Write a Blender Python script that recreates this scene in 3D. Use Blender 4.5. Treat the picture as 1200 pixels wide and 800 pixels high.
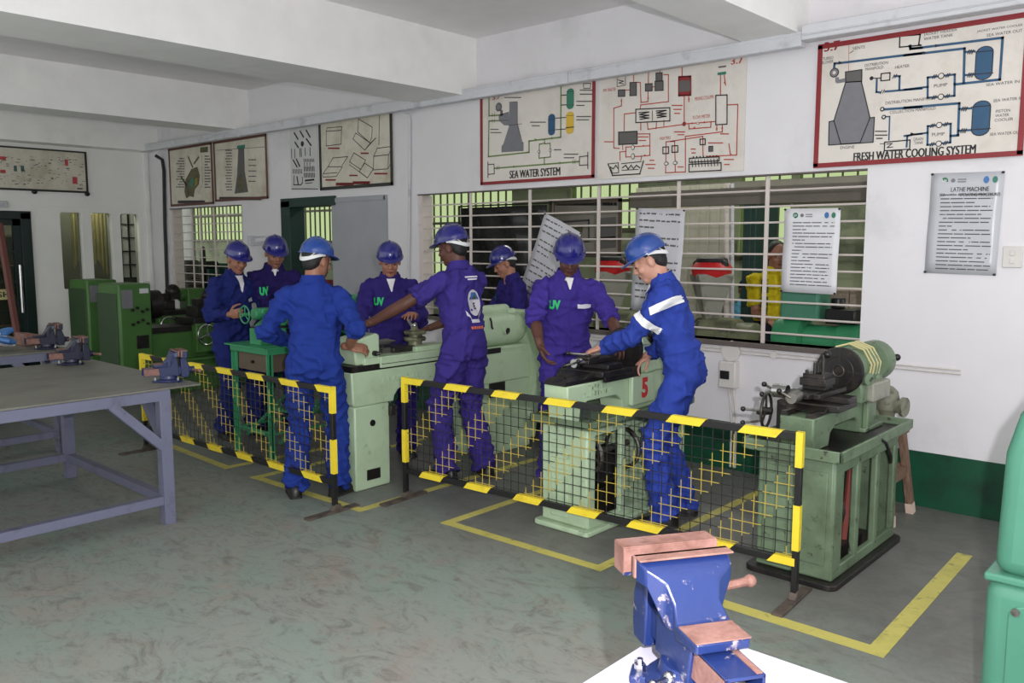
import bpy, bmesh, math, random
import numpy as np
from mathutils import Vector, Matrix, Quaternion
from mathutils.bvhtree import BVHTree

random.seed(7)
rng = np.random.RandomState(11)
scene = bpy.context.scene
for o in list(bpy.data.objects):
    bpy.data.objects.remove(o)
COL = scene.collection

# ------------------------------------------------------------------ camera
CAM_H = 1.62
PITCH = math.radians(6.63)
YAW = math.radians(42.1)
FPX = 990.0
cam_data = bpy.data.cameras.new('camera')
cam_data.sensor_width = 36.0
cam_data.lens = FPX / 1200.0 * 36.0
cam_data.clip_start = 0.05
cam = bpy.data.objects.new('camera', cam_data)
COL.objects.link(cam)
cam.location = (0, 0, CAM_H)
cam.rotation_euler = (math.pi / 2 - PITCH, 0, YAW)
scene.camera = cam

# ------------------------------------------------------------------ world: even daylight
world = bpy.data.worlds.new('daylight')
scene.world = world
world.use_nodes = True
wn = world.node_tree.nodes
wn['Background'].inputs[0].default_value = (0.965, 1.0, 0.975, 1)
wn['Background'].inputs[1].default_value = 1.32

# ------------------------------------------------------------------ lights
def lamp(name, typ, loc, energy, color=(1, 1, 1), **kw):
    d = bpy.data.lights.new(name, typ)
    d.energy = energy
    d.color = color
    for k, v in kw.items():
        setattr(d, k, v)
    o = bpy.data.objects.new(name, d)
    COL.objects.link(o)
    o.location = loc
    return o

RT = Vector((math.cos(YAW), math.sin(YAW), 0))
FWH = Vector((-math.sin(YAW), math.cos(YAW), 0))
# the photographer's flash gun, held beside the lens
flash = lamp('camera_flash', 'POINT', Vector((0, 0, CAM_H)) + RT * 0.13 + Vector((0, 0, 0.10)), 430, (1.0, 0.965, 0.995), shadow_soft_size=0.02)

scene.view_settings.view_transform = 'Standard'
scene.view_settings.look = 'None'
scene.view_settings.gamma = 1.0
scene.view_settings.use_curve_mapping = False
scene.view_settings.exposure = 0.0

# ------------------------------------------------------------------ survey helpers (photo pixel -> point on a known plane)
_fw = np.array([-math.sin(YAW) * math.cos(PITCH), math.cos(YAW) * math.cos(PITCH), -math.sin(PITCH)])
_rt = np.array([math.cos(YAW), math.sin(YAW), 0.0])
_up = np.cross(_rt, _fw)
def ray(x, y):
    return _fw * FPX + _rt * (x - 600) - _up * (y - 400)
def onz(x, y, z=0.0):
    d = ray(x, y); t = (z - CAM_H) / d[2]
    return Vector((d[0] * t, d[1] * t, z))
def ony(x, y, Y):
    d = ray(x, y); t = Y / d[1]
    return Vector((d[0] * t, Y, CAM_H + d[2] * t))
def onx(x, y, X):
    d = ray(x, y); t = X / d[0]
    return Vector((X, d[1] * t, CAM_H + d[2] * t))

# ------------------------------------------------------------------ materials
def lin(c):
    c = c / 255.0
    return c / 12.92 if c <= 0.04045 else ((c + 0.055) / 1.055) ** 2.4
def rgb(r, g, b):
    return (lin(r), lin(g), lin(b), 1.0)

MATS = {}
def mat(name, c, c2=None, rough=0.6, metal=0.0, scale=12.0, lo=0.5, hi=0.62, bump=0.0, bscale=60.0, var=0.10,
        vscale=5.0, spec=0.5, coat=0.0, stretch=(1, 1, 1), c3=None, s3=3.0, lo3=0.5, hi3=0.6, emit=0.0, alpha=1.0, sheen=0.0):
    m = bpy.data.materials.new(name)
    m.use_nodes = True
    nt = m.node_tree; N = nt.nodes; L = nt.links
    b = N['Principled BSDF']
    b.inputs['Roughness'].default_value = rough
    b.inputs['Metallic'].default_value = metal
    b.inputs['Specular IOR Level'].default_value = spec
    b.inputs['Coat Weight'].default_value = coat
    if sheen:
        b.inputs['Sheen Weight'].default_value = sheen
    tc = N.new('ShaderNodeTexCoord')
    mp = N.new('ShaderNodeMapping'); mp.inputs['Scale'].default_value = stretch
    L.new(tc.outputs['Object'], mp.inputs['Vector'])
    def noise(sc, det=4.0, ro=0.55):
        n = N.new('ShaderNodeTexNoise'); n.inputs['Scale'].default_value = sc
        n.inputs['Detail'].default_value = det; n.inputs['Roughness'].default_value = ro
        L.new(mp.outputs['Vector'], n.inputs['Vector'])
        return n.outputs['Fac']
    def mix(fac, a, bb):
        x = N.new('ShaderNodeMix'); x.data_type = 'RGBA'
        if isinstance(fac, float): x.inputs['Factor'].default_value = fac
        else: L.new(fac, x.inputs['Factor'])
        for s, v in ((6, a), (7, bb)):
            if isinstance(v, tuple): x.inputs[s].default_value = v
            else: L.new(v, x.inputs[s])
        return x.outputs[2]
    def ramp(f, lo_, hi_):
        r = N.new('ShaderNodeMapRange'); r.inputs['From Min'].default_value = lo_; r.inputs['From Max'].default_value = hi_
        L.new(f, r.inputs['Value'])
        return r.outputs['Result']
    cur = c
    if var:
        d = tuple(max(0.0, k * (1 - var)) for k in c[:3]) + (1.0,)
        u = tuple(min(1.0, k * (1 + var)) for k in c[:3]) + (1.0,)
        cur = mix(ramp(noise(vscale, 5.0), 0.3, 0.7), d, u)
    if c3:
        cur = mix(ramp(noise(s3, 6.0, 0.65), lo3, hi3), cur, c3)
    if c2:
        cur = mix(ramp(noise(scale, 8.0, 0.65), lo, hi), cur, c2)
    if isinstance(cur, tuple): b.inputs['Base Color'].default_value = cur
    else: L.new(cur, b.inputs['Base Color'])
    if bump:
        bp = N.new('ShaderNodeBump'); bp.inputs['Strength'].default_value = bump; bp.inputs['Distance'].default_value = 0.01
        L.new(noise(bscale, 4.0), bp.inputs['Height'])
        L.new(bp.outputs['Normal'], b.inputs['Normal'])
    MATS[name] = m
    return m

wall_paint = mat('white wall paint', rgb(220, 218, 221), rgb(196, 195, 197), rough=0.55, scale=1.3, lo=0.55, hi=0.8, bump=0.08, bscale=14, var=0.03, vscale=2)
green_band = mat('dark green wall paint', rgb(14, 74, 50), rgb(20, 40, 34), rough=0.4, scale=4, lo=0.5, hi=0.75, bump=0.05, bscale=30)
ceil_paint = mat('ceiling paint', rgb(238, 235, 235), rough=0.7, bump=0.05, bscale=20, var=0.03)
beam_paint = mat('beam paint', rgb(242, 241, 239), rgb(228, 227, 225), rough=0.6, scale=1.6, lo=0.55, hi=0.8, bump=0.12, bscale=7, var=0.03)
left_paint = mat('left wall paint', rgb(236, 236, 232), rough=0.55, bump=0.03, var=0.04, vscale=2)
cream = mat('cream grille paint', rgb(206, 196, 190), rgb(150, 130, 118), rough=0.45, scale=9, lo=0.62, hi=0.72, var=0.05)
conduit_grey = mat('grey conduit paint', rgb(200, 201, 206), rgb(170, 170, 174), rough=0.45, scale=6, lo=0.55, hi=0.7, var=0.05)
black_rub = mat('black rubber', rgb(22, 22, 24), rough=0.5, var=0.1)
dark_frame = mat('dark green door frame paint', rgb(16, 50, 44), rough=0.4, var=0.1)
grey_door = mat('grey door paint', rgb(158, 160, 166), rough=0.5, var=0.04)
pale_board = mat('poster board', rgb(214, 208, 200), rgb(190, 182, 170), rough=0.35, scale=2.0, lo=0.5, hi=0.75, var=0.03)
aged_board = mat('aged poster board', rgb(208, 203, 188), rgb(180, 172, 152), rough=0.5, scale=3.0, lo=0.45, hi=0.7, var=0.05)
white_paper = mat('white paper', rgb(214, 214, 218), rough=0.5, var=0.02)
red_ink = mat('dark red paint', rgb(132, 30, 36), rough=0.5, var=0.08)
orange_ink = mat('red orange ink', rgb(176, 58, 44), rough=0.5, var=0.05)
black_ink = mat('black ink', rgb(26, 25, 28), rough=0.6, var=0.0)
grey_ink = mat('grey ink', rgb(116, 116, 122), rough=0.6, var=0.05, vscale=20)
midgrey_ink = mat('mid grey ink', rgb(92, 90, 88), rough=0.6, var=0.0)
dark_ink = mat('dark print', rgb(70, 68, 70), rough=0.6, var=0.0)
blue_ink = mat('blue ink', rgb(34, 78, 112), rough=0.5, var=0.08, vscale=20)
green_ink = mat('olive green ink', rgb(96, 122, 58), rough=0.5, var=0.05)
teal_ink = mat('teal ink', rgb(50, 118, 96), rough=0.5, var=0.05)
yellow_ink = mat('yellow ink', rgb(206, 170, 52), rough=0.5, var=0.05)
olive_ink = mat('olive brown ink', rgb(96, 92, 66), rough=0.6, scale=20, c2=rgb(60, 62, 50), var=0.1)
logo_green = mat('logo green', rgb(30, 110, 70), rough=0.5, var=0.0)
logo_blue = mat('logo blue', rgb(60, 110, 170), rough=0.5, var=0.0)
pale_lathe = mat('pale green machine paint', rgb(174, 196, 164), rgb(92, 104, 80), rough=0.38, scale=7, lo=0.62, hi=0.74, bump=0.04, bscale=30, var=0.08, c3=rgb(146, 164, 134), s3=2.5, lo3=0.5, hi3=0.75)
worn_lathe = mat('worn green machine paint', rgb(108, 128, 102), rgb(54, 50, 40), rough=0.45, scale=22, lo=0.60, hi=0.68, bump=0.08, bscale=40, var=0.1, c3=rgb(80, 94, 72), s3=3, lo3=0.45, hi3=0.7)
mid_green = mat('mid green machine paint', rgb(66, 108, 50), rgb(38, 60, 30), rough=0.42, scale=5, lo=0.6, hi=0.75, var=0.1)
sea_green = mat('sea green machine paint', rgb(56, 140, 96), rgb(40, 84, 58), rough=0.4, scale=8, lo=0.6, hi=0.75, var=0.08)
bright_green = mat('mint green machine paint', rgb(74, 130, 108), rgb(54, 96, 78), rough=0.35, scale=26, lo=0.66, hi=0.72, bump=0.05, bscale=60, var=0.04)
steel_dark = mat('oily dark steel', rgb(52, 50, 48), rgb(84, 76, 66), rough=0.42, metal=0.55, scale=9, lo=0.5, hi=0.7, bump=0.08, var=0.12)
steel_black = mat('black oiled iron', rgb(32, 30, 30), rgb(58, 50, 44), rough=0.38, metal=0.3, scale=14, lo=0.5, hi=0.72, bump=0.08, var=0.15)
chrome = mat('bright steel', rgb(190, 190, 190), rough=0.22, metal=1.0, var=0.05)
dirty_steel = mat('dirty steel', rgb(130, 128, 122), rgb(80, 70, 60), rough=0.4, metal=0.8, scale=12, var=0.1)
rust = mat('rusty steel', rgb(136, 100, 90), rgb(100, 66, 56), rough=0.7, scale=18, lo=0.4, hi=0.65, bump=0.15, bscale=80, var=0.1, c3=rgb(170, 146, 140), s3=9, lo3=0.55, hi3=0.7)
vise_blue = mat('blue vise enamel', rgb(26, 42, 90), rgb(140, 130, 136), rough=0.3, scale=24, lo=0.60, hi=0.66, bump=0.12, bscale=30, var=0.12, c3=rgb(19, 31, 70), s3=6, lo3=0.5, hi3=0.75)
vise_navy = mat('navy vise enamel', rgb(34, 44, 84), rgb(120, 118, 130), rough=0.35, scale=20, lo=0.66, hi=0.72, var=0.12)
table_top_m = mat('steel table top', rgb(118, 118, 110), rgb(96, 94, 86), rough=0.42, metal=0.15, scale=4, lo=0.45, hi=0.7, var=0.08, stretch=(1, 0.5, 1))
table_frame_m = mat('slate blue table frame', rgb(104, 106, 128), rgb(84, 84, 100), rough=0.45, scale=7, lo=0.55, hi=0.72, var=0.06)
pale_top_m = mat('pale steel bench top', rgb(186, 184, 198), rgb(172, 170, 182), rough=0.4, scale=5, lo=0.5, hi=0.7, var=0.04)
fence_black = mat('black fence paint', rgb(26, 25, 26), rgb(70, 62, 56), rough=0.4, scale=30, lo=0.66, hi=0.72, var=0.1)
tape_yellow = mat('yellow tape', rgb(232, 208, 52), rgb(206, 180, 44), rough=0.45, scale=9, lo=0.55, hi=0.7, var=0.05)
floor_yellow = mat('yellow floor paint', rgb(190, 182, 96), rgb(120, 118, 80), rough=0.6, scale=14, lo=0.58, hi=0.70, var=0.1, c3=rgb(160, 154, 80), s3=5, lo3=0.5, hi3=0.7)
wood = mat('worn grey wood', rgb(132, 104, 86), rgb(96, 74, 60), rough=0.75, scale=8, lo=0.4, hi=0.65, bump=0.15, stretch=(8, 8, 1), var=0.1)
wood_raw = mat('bare wood foot', rgb(206, 184, 170), rough=0.8, var=0.1)
plastic_grey = mat('off white plastic', rgb(208, 204, 200), rough=0.4, var=0.04)
black_plastic = mat('black plastic', rgb(20, 20, 22), rough=0.35, var=0.05)
grey_green = mat('grey green casting', rgb(122, 124, 106), rgb(86, 84, 72), rough=0.5, scale=12, bump=0.06, var=0.1)
cable_cream = mat('cream cable', rgb(186, 180, 130), rough=0.5, var=0.05)
red_paint = mat('red paint', rgb(196, 34, 40), rough=0.4, var=0.05)
tarp_black = mat('black plastic sheet', rgb(34, 34, 36), rough=0.25, bump=0.5, bscale=9, var=0.15)
olive_machine = mat('olive grey machine paint', rgb(112, 116, 88), rgb(78, 80, 62), rough=0.45, scale=6, var=0.1)
grey_machine = mat('grey machine paint', rgb(146, 146, 134), rgb(110, 108, 98), rough=0.45, scale=6, var=0.08)
concrete = mat('grey concrete', rgb(128, 124, 118), rgb(104, 100, 94), rough=0.8, scale=3, var=0.1)

# ------------------------------------------------------------------ mesh helpers
def basis(d):
    d = Vector(d).normalized()
    a = Vector((0, 0, 1)) if abs(d.z) < 0.95 else Vector((1, 0, 0))
    x = d.cross(a).normalized()
    y = d.cross(x).normalized()
    return x, y, d

class MB:
    def __init__(s):
        s.v = []; s.f = []
    def add(s, vs, fs, M=None):
        k = len(s.v)
        if M is not None: vs = [M @ Vector(p) for p in vs]
        s.v += [tuple(p) for p in vs]
        s.f += [tuple(i + k for i in f) for f in fs]
        return s
    def box(s, x0, x1, y0, y1, z0, z1, M=None):
        if x0 > x1: x0, x1 = x1, x0
        if y0 > y1: y0, y1 = y1, y0
        if z0 > z1: z0, z1 = z1, z0
        vs = [(x0, y0, z0), (x1, y0, z0), (x1, y1, z0), (x0, y1, z0), (x0, y0, z1), (x1, y0, z1), (x1, y1, z1), (x0, y1, z1)]
        fs = [(3, 2, 1, 0), (4, 5, 6, 7), (0, 1, 5, 4), (1, 2, 6, 5), (2, 3, 7, 6), (3, 0, 4, 7)]
        return s.add(vs, fs, M)
    def bar(s, p0, p1, w, h, upv=(0, 0, 1)):
        p0 = Vector(p0); p1 = Vector(p1); d = (p1 - p0); l = d.length; d.normalize()
        u = Vector(upv)
        if abs(u.dot(d)) > 0.97: u = Vector((1, 0, 0))
        x = d.cross(u).normalized(); y = x.cross(d).normalized()
        M = Matrix((( x.x, d.x, y.x, p0.x), (x.y, d.y, y.y, p0.y), (x.z, d.z, y.z, p0.z), (0, 0, 0, 1)))
        return s.box(-w / 2, w / 2, 0, l, -h / 2, h / 2, M)
    def tube(s, pts, r, n=8, cap=True):
        pts = [Vector(p) for p in pts]
        rs = r if isinstance(r, (list, tuple)) else [r] * len(pts)
        k0 = len(s.v); m = len(pts)
        px = None
        for i, p in enumerate(pts):
            d = (pts[min(i + 1, m - 1)] - pts[max(i - 1, 0)])
            if d.length < 1e-9: d = Vector((0, 0, 1))
            d.normalize()
            if px is None: x, y, _ = basis(d)
            else:
                x = px - d * px.dot(d)
                if x.length < 1e-6: x = basis(d)[0]
                x.normalize(); y = d.cross(x)
            px = x
            for j in range(n):
                a = 2 * math.pi * j / n
                s.v.append(tuple(p + (x * math.cos(a) + y * math.sin(a)) * rs[i]))
        for i in range(m - 1):
            for j in range(n):
                a = k0 + i * n + j; b = k0 + i * n + (j + 1) % n
                s.f.append((a, b, b + n, a + n))
        if cap:
            s.f.append(tuple(k0 + j for j in range(n))[::-1])
            s.f.append(tuple(k0 + (m - 1) * n + j for j in range(n)))
        return s
    def cyl(s, p0, p1, r, r1=None, n=16):
        return s.tube([p0, p1], [r, r if r1 is None else r1], n)
    def lathe(s, prof, p0, axis, n=24):
        x, y, d = basis(axis); p0 = Vector(p0); k0 = len(s.v)
        for (r, h) in prof:
            for j in range(n):
                a = 2 * math.pi * j / n
                s.v.append(tuple(p0 + d * h + (x * math.cos(a) + y * math.sin(a)) * r))
        m = len(prof)
        for i in range(m - 1):
            for j in range(n):
                a = k0 + i * n + j; b = k0 + i * n + (j + 1) % n
                s.f.append((a, b, b + n, a + n))
        s.f.append(tuple(k0 + j for j in range(n))[::-1])
        s.f.append(tuple(k0 + (m - 1) * n + j for j in range(n)))
        return s
    def prism(s, poly, axis, a, b, M=None):
        def mk(u, v, w):
            return {'x': (w, u, v), 'y': (u, w, v), 'z': (u, v, w)}[axis]
        n = len(poly)
        vs = [mk(u, v, a) for u, v in poly] + [mk(u, v, b) for u, v in poly]
        fs = [tuple(range(n))[::-1], tuple(range(n, 2 * n))] + [(i, (i + 1) % n, (i + 1) % n + n, i + n) for i in range(n)]
        return s.add(vs, fs, M)
    def ell(s, c, r, R=None, nu=16, nv=10):
        c = Vector(c); k0 = len(s.v)
        def P(p):
            q = Vector((p[0] * r[0], p[1] * r[1], p[2] * r[2]))
            if R is not None: q = R @ q
            return tuple(c + q)
        s.v.append(P((0, 0, -1)))
        for i in range(1, nv):
            t = -math.pi / 2 + math.pi * i / nv
            for j in range(nu):
                a = 2 * math.pi * j / nu
                s.v.append(P((math.cos(t) * math.cos(a), math.cos(t) * math.sin(a), math.sin(t))))
        s.v.append(P((0, 0, 1)))
        for j in range(nu):
            s.f.append((k0, k0 + 1 + (j + 1) % nu, k0 + 1 + j))
            e = k0 + 1 + (nv - 2) * nu
            s.f.append((e + j, e + (j + 1) % nu, e + nu))
        for i in range(nv - 2):
            for j in range(nu):
                a = k0 + 1 + i * nu + j; b = k0 + 1 + i * nu + (j + 1) % nu
                s.f.append((a, b, b + nu, a + nu))
        return s
    def capsule(s, p0, p1, r0, r1, n=12):
        p0 = Vector(p0); p1 = Vector(p1); d = p1 - p0; l = d.length
        if l < 1e-6: return s.ell(p0, (r0, r0, r0))
        u = d / l; pts = []; rs = []
        for k in (0.05, 0.35, 0.65, 0.88):
            pts.append(p0 - u * r0 * math.cos(k * math.pi / 2)); rs.append(r0 * math.sin(k * math.pi / 2))
        pts += [p0, p0.lerp(p1, 0.5), p1]; rs += [r0, (r0 + r1) / 2, r1]
        for k in (0.88, 0.65, 0.35, 0.05):
            pts.append(p1 + u * r1 * math.cos(k * math.pi / 2)); rs.append(r1 * math.sin(k * math.pi / 2))
        return s.tube(pts, rs, n)
    def torus(s, c, axis, R, r, n=28, m=8):
        x, y, d = basis(axis); c = Vector(c)
        k0 = len(s.v)
        for i in range(n):
            a = 2 * math.pi * i / n; e = x * math.cos(a) + y * math.sin(a)
            for j in range(m):
                b = 2 * math.pi * j / m
                s.v.append(tuple(c + e * (R + r * math.cos(b)) + d * (r * math.sin(b))))
        for i in range(n):
            for j in range(m):
                s.f.append((k0 + i * m + j, k0 + ((i + 1) % n) * m + j, k0 + ((i + 1) % n) * m + (j + 1) % m, k0 + i * m + (j + 1) % m))
        return s
    def mesh(s, name, smooth=35):
        me = bpy.data.meshes.new(name)
        me.from_pydata(s.v, [], s.f)
        bm = bmesh.new(); bm.from_mesh(me)
        bmesh.ops.recalc_face_normals(bm, faces=bm.faces)
        bm.to_mesh(me); bm.free()
        if smooth:
            me.shade_smooth()
            me.set_sharp_from_angle(angle=math.radians(smooth))
        return me
    def build(s, name, m, parent=None, bevel=0.0, smooth=35, loc=None, world=False):
        """one mesh object; vertices are in the parent's space (or in world space with world=True)"""
        if world and parent is not None:
            Mi = parent.matrix_basis.inverted()
            s.v = [tuple(Mi @ Vector(p)) for p in s.v]
        if loc is not None:
            L_ = Vector(loc)
            s.v = [tuple(Vector(p) - L_) for p in s.v]
        me = s.mesh(name, smooth)
        o = link(name, me, m, parent)
        if loc is not None: o.location = loc
        if bevel: bev(o, bevel)
        return o

def link(name, me, m, parent=None):
    o = bpy.data.objects.new(name, me)
    COL.objects.link(o)
    if m is not None and me is not None:
        if len(me.materials): me.materials[0] = m
        else: me.materials.append(m)
    if parent is not None: o.parent = parent
    return o

def bev(o, w, seg=2):
    b = o.modifiers.new('bevel', 'BEVEL'); b.width = w; b.segments = seg; b.limit_method = 'ANGLE'
    b.angle_limit = math.radians(40); b.use_clamp_overlap = True
    return o

def tag(o, label=None, cat=None, group=None, kind=None):
    if label: o['label'] = label
    if cat: o['category'] = cat
    if group: o['group'] = group
    if kind: o['kind'] = kind
    return o

def thing(name, label, cat, loc=(0, 0, 0), rz=0.0, group=None):
    o = bpy.data.objects.new(name, None)
    o.empty_display_size = 0.1
    COL.objects.link(o)
    o.location = loc; o.rotation_euler = (0, 0, rz)
    o.matrix_basis = Matrix.Translation(Vector(loc)) @ Matrix.Rotation(rz, 4, 'Z')
    return tag(o, label, cat, group)

def struct(o):
    o['kind'] = 'structure'
    return o

def copy_tree(o, parent=None):
    c = o.copy(); COL.objects.link(c); c.parent = parent
    for ch in list(o.children): copy_tree(ch, c)
    return c

def text_mesh(txt, name='lettering', bold=0.0):
    cu = bpy.data.curves.new('txt', 'FONT'); cu.body = txt; cu.offset = bold; cu.resolution_u = 3
    cu.align_x = 'LEFT'
    ob = bpy.data.objects.new('txt', cu)
    me = ob.to_mesh()
    vs = [tuple(v.co) for v in me.vertices]; fs = [tuple(p.vertices) for p in me.polygons]
    ob.to_mesh_clear(); bpy.data.objects.remove(ob); bpy.data.curves.remove(cu)
    xs = [v[0] for v in vs]; ys = [v[1] for v in vs]
    x0, x1, y0, y1 = min(xs), max(xs), min(ys), max(ys)
    return [((v[0] - x0) / (x1 - x0), (v[1] - y0) / (y1 - y0)) for v in vs], fs

class Print:
    """flat print on a wall-parallel sheet: inputs are photo pixels carried onto the sheet's own plane y = Y"""
    def __init__(s, Y, parent, lift=0.0015):
        s.Y = Y; s.parent = parent; s.lift = lift; s.g = {}
    def P(s, px, py): 
        q = ony(px, py, s.Y); return (q.x, q.z)
    def mb(s, m, layer=1):
        return s.g.setdefault((m.name, layer), (MB(), m, layer))[0]
    def poly(s, pts, m, layer=1, conv=True):
        q = [s.P(*p) for p in pts] if conv else pts
        y = s.Y - s.lift * layer
        s.mb(m, layer).add([(a, y, b) for a, b in q], [tuple(range(len(q)))])
    def line(s, pts, m, w=0.006, layer=1, closed=False):
        q = [s.P(*p) for p in pts]
        if closed: q.append(q[0])
        for (a, b), (c, d) in zip(q[:-1], q[1:]):
            l = math.hypot(c - a, d - b)
            if l < 1e-6: continue
            ux, uz = (c - a) / l, (d - b) / l; h = w / 2
            a_, b_, c_, d_ = a - ux * h, b - uz * h, c + ux * h, d + uz * h
            s.poly([(a_ - uz * h, b_ + ux * h), (c_ - uz * h, d_ + ux * h), (c_ + uz * h, d_ - ux * h), (a_ + uz * h, b_ - ux * h)], m, layer, False)
    def circ(s, px, py, r, m, layer=1, n=14, rz=None):
        q = s.P(px, py)
        s.poly([(q[0] + r * math.cos(2 * math.pi * i / n), q[1] + (rz or r) * math.sin(2 * math.pi * i / n)) for i in range(n)], m, layer, False)
    def capsule(s, px0, py0, px1, py1, m, layer=1):
        """upright tank, corners given as pixel box"""
        a = s.P(px0, py1); b = s.P(px1, py0); r = (b[0] - a[0]) / 2; cx = (a[0] + b[0]) / 2
        pts = [(cx + r * math.cos(t), b[1] - r * 0.8 + r * 0.8 * math.sin(t)) for t in np.linspace(0, math.pi, 9)]
        pts += [(cx + r * math.cos(t), a[1] + r * 0.8 + r * 0.8 * math.sin(t)) for t in np.linspace(math.pi, 2 * math.pi, 9)]
        s.poly(pts, m, layer, False)
        return a, b
    def text(s, txt, px0, py, px1, hpx, m, layer=1, bold=0.0):
        """baseline starts at (px0, py), ends at px1; cap height hpx pixels"""
        a = s.P(px0, py); b = s.P(px1, py); h = s.P(px0, py - hpx)[1] - a[1]
        vs, fs = text_mesh(txt)
        y = s.Y - s.lift * layer
        for k in range(3 if bold else 1):        # heavier strokes: the lettering struck again a hair to the side
            s.mb(m, layer).add([(a[0] + u * (b[0] - a[0]) + k * 0.045 * h, y - 0.0002 * k, a[1] + v * h) for u, v in vs], fs)
    def scribble(s, px0, py, px1, m, w=0.006, seed=0):
        """an illegible caption: broken dashes"""
        r = random.Random(seed + int(px0 * 7 + py * 13)); x = px0
        while x < px1:
            l = r.uniform(1.5, 4.0)
            s.line([(x, py), (min(px1, x + l), py)], m, w)
            x += l + 1.0
    def finish(s):
        for (nm, layer), (mb, m, _) in s.g.items():
            mb.build(nm.replace(' ', '_') + '_print', m, s.parent, smooth=0, world=True)['kind'] = 'stuff'

# ------------------------------------------------------------------ room shell
WY = 5.475           # face of the wall with the charts
LX = -11.75          # face of the far left wall
ZC = 3.40            # ceiling
def slab_wall(name, axis, face, thick, u0, u1, z0, z1, holes, m):
    """wall with rectangular openings built from slabs; axis 'y': plane y=face, u = x; axis 'x': plane x=face, u = y"""
    mb = MB()
    us = sorted(set([u0, u1] + [h[0] for h in holes] + [h[1] for h in holes]))
    for a, b in zip(us[:-1], us[1:]):
        c = (a + b) / 2
        hs = sorted([(h[2], h[3]) for h in holes if h[0] < c < h[1]])
        z = z0
        for h0, h1 in hs + [(z1, z1)]:
            if h0 > z + 1e-6:
                if axis == 'y': mb.box(a, b, face, face + thick, z, h0)
                else: mb.box(face + thick, face, a, b, z, h0)
            z = max(z, h1)
    o = mb.build(name, m, None, smooth=0)
    return struct(o)

WX0, WX1 = -6.17, -1.95
WZ0, WZ1 = 0.93, 2.085
SX0, SX1 = -11.20, -9.35
DX0, DX1 = -8.38, -6.70
holes_main = [(WX0, WX1, WZ0, WZ1), (SX0, SX1, WZ0, WZ1), (DX0, DX1, 0.0, 2.09)]
wall_main = slab_wall('wall_main', 'y', WY, 0.16, -12.2, 1.8, 0.0, ZC, holes_main, wall_paint)
band = MB(); z1 = 0.345
for a, b in ((DX1 + 0.02, 1.8), (-11.75, DX0 - 0.08)):
    band.box(a, b, WY - 0.004, WY, 0.0, z1)
struct(band.build('trim_1', green_band, None, smooth=0))

LW = [(4.275, 4.535), (4.665, 4.925), (5.045, 5.295)]
holes_left = [(a, b, 1.02, 2.02) for a, b in LW] + [(2.75, 3.90, 0.0, 2.0)]
wall_left = slab_wall('wall_left', 'x', LX, -0.14, -1.4, WY, 0.0, ZC, holes_left, left_paint)
seam = MB()
seam.box(LX, LX + 0.012, 3.95, WY - 0.01, 2.09, 2.115)
seam.box(LX, LX + 0.006, 3.95, WY - 0.01, 0.80, 0.812)
struct(seam.build('trim_2', left_paint, None, smooth=0))
seam = MB(); seam.box(LX, LX + 0.03, 5.40, 5.44, 0.02, 2.9)
struct(seam.build('trim_3', left_paint, None, smooth=0))

# floor: worn grey-green paint
fm = bpy.data.materials.new('worn floor paint'); fm.use_nodes = True
nt = fm.node_tree; N = nt.nodes; Lk = nt.links; bs = N['Principled BSDF']
tc = N.new('ShaderNodeTexCoord')
def fnoise(sc, det, ro, dist=0.0, st=(1, 1, 1)):
    mp = N.new('ShaderNodeMapping'); mp.inputs['Scale'].default_value = st; mp.inputs['Rotation'].default_value = (0, 0, 0.5)
    Lk.new(tc.outputs['Object'], mp.inputs['Vector'])
    n = N.new('ShaderNodeTexNoise'); n.inputs['Scale'].default_value = sc; n.inputs['Detail'].default_value = det
    n.inputs['Roughness'].default_value = ro; n.inputs['Distortion'].default_value = dist
    Lk.new(mp.outputs['Vector'], n.inputs['Vector']); return n.outputs['Fac']
def frange(f, a, b):
    r = N.new('ShaderNodeMapRange'); r.inputs['From Min'].default_value = a; r.inputs['From Max'].default_value = b
    Lk.new(f, r.inputs['Value']); return r.outputs['Result']
def fmix(fac, a, b):
    x = N.new('ShaderNodeMix'); x.data_type = 'RGBA'
    Lk.new(fac, x.inputs['Factor'])
    for sidx, v in ((6, a), (7, b)):
        if isinstance(v, tuple): x.inputs[sidx].default_value = v
        else: Lk.new(v, x.inputs[sidx])
    return x.outputs[2]
base = fmix(frange(fnoise(0.9, 8, 0.6), 0.38, 0.62), rgb(136, 138, 132), rgb(124, 140, 130))
base = fmix(frange(fnoise(2.2, 10, 0.72, 1.2), 0.52, 0.66), base, rgb(138, 132, 124))
base = fmix(frange(fnoise(5.0, 10, 0.75, 1.5, (1, 2.2, 1)), 0.56, 0.70), base, rgb(96, 100, 94))
base = fmix(frange(fnoise(1.4, 10, 0.7, 2.0), 0.62, 0.72), base, rgb(106, 136, 120))
base = fmix(frange(fnoise(3.5, 12, 0.8, 2.5, (1, 1.8, 1)), 0.50, 0.64), base, rgb(104, 104, 98))
base = fmix(frange(fnoise(7.0, 12, 0.8, 3.0, (2.0, 1, 1)), 0.58, 0.68), base, rgb(148, 150, 142))
base = fmix(frange(fnoise(11.0, 10, 0.8, 2.0, (1, 2.5, 1)), 0.60, 0.68), base, rgb(70, 76, 76))
base = fmix(frange(fnoise(28, 6, 0.7), 0.62, 0.75), base, rgb(152, 152, 144))
sepn = N.new('ShaderNodeSeparateXYZ'); Lk.new(tc.outputs['Object'], sepn.inputs[0])
adn = N.new('ShaderNodeMath'); adn.operation = 'MULTIPLY_ADD'; Lk.new(fnoise(1.1, 6, 0.6), adn.inputs[0]); adn.inputs[1].default_value = 1.0; Lk.new(sepn.outputs[1], adn.inputs[2])
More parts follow.
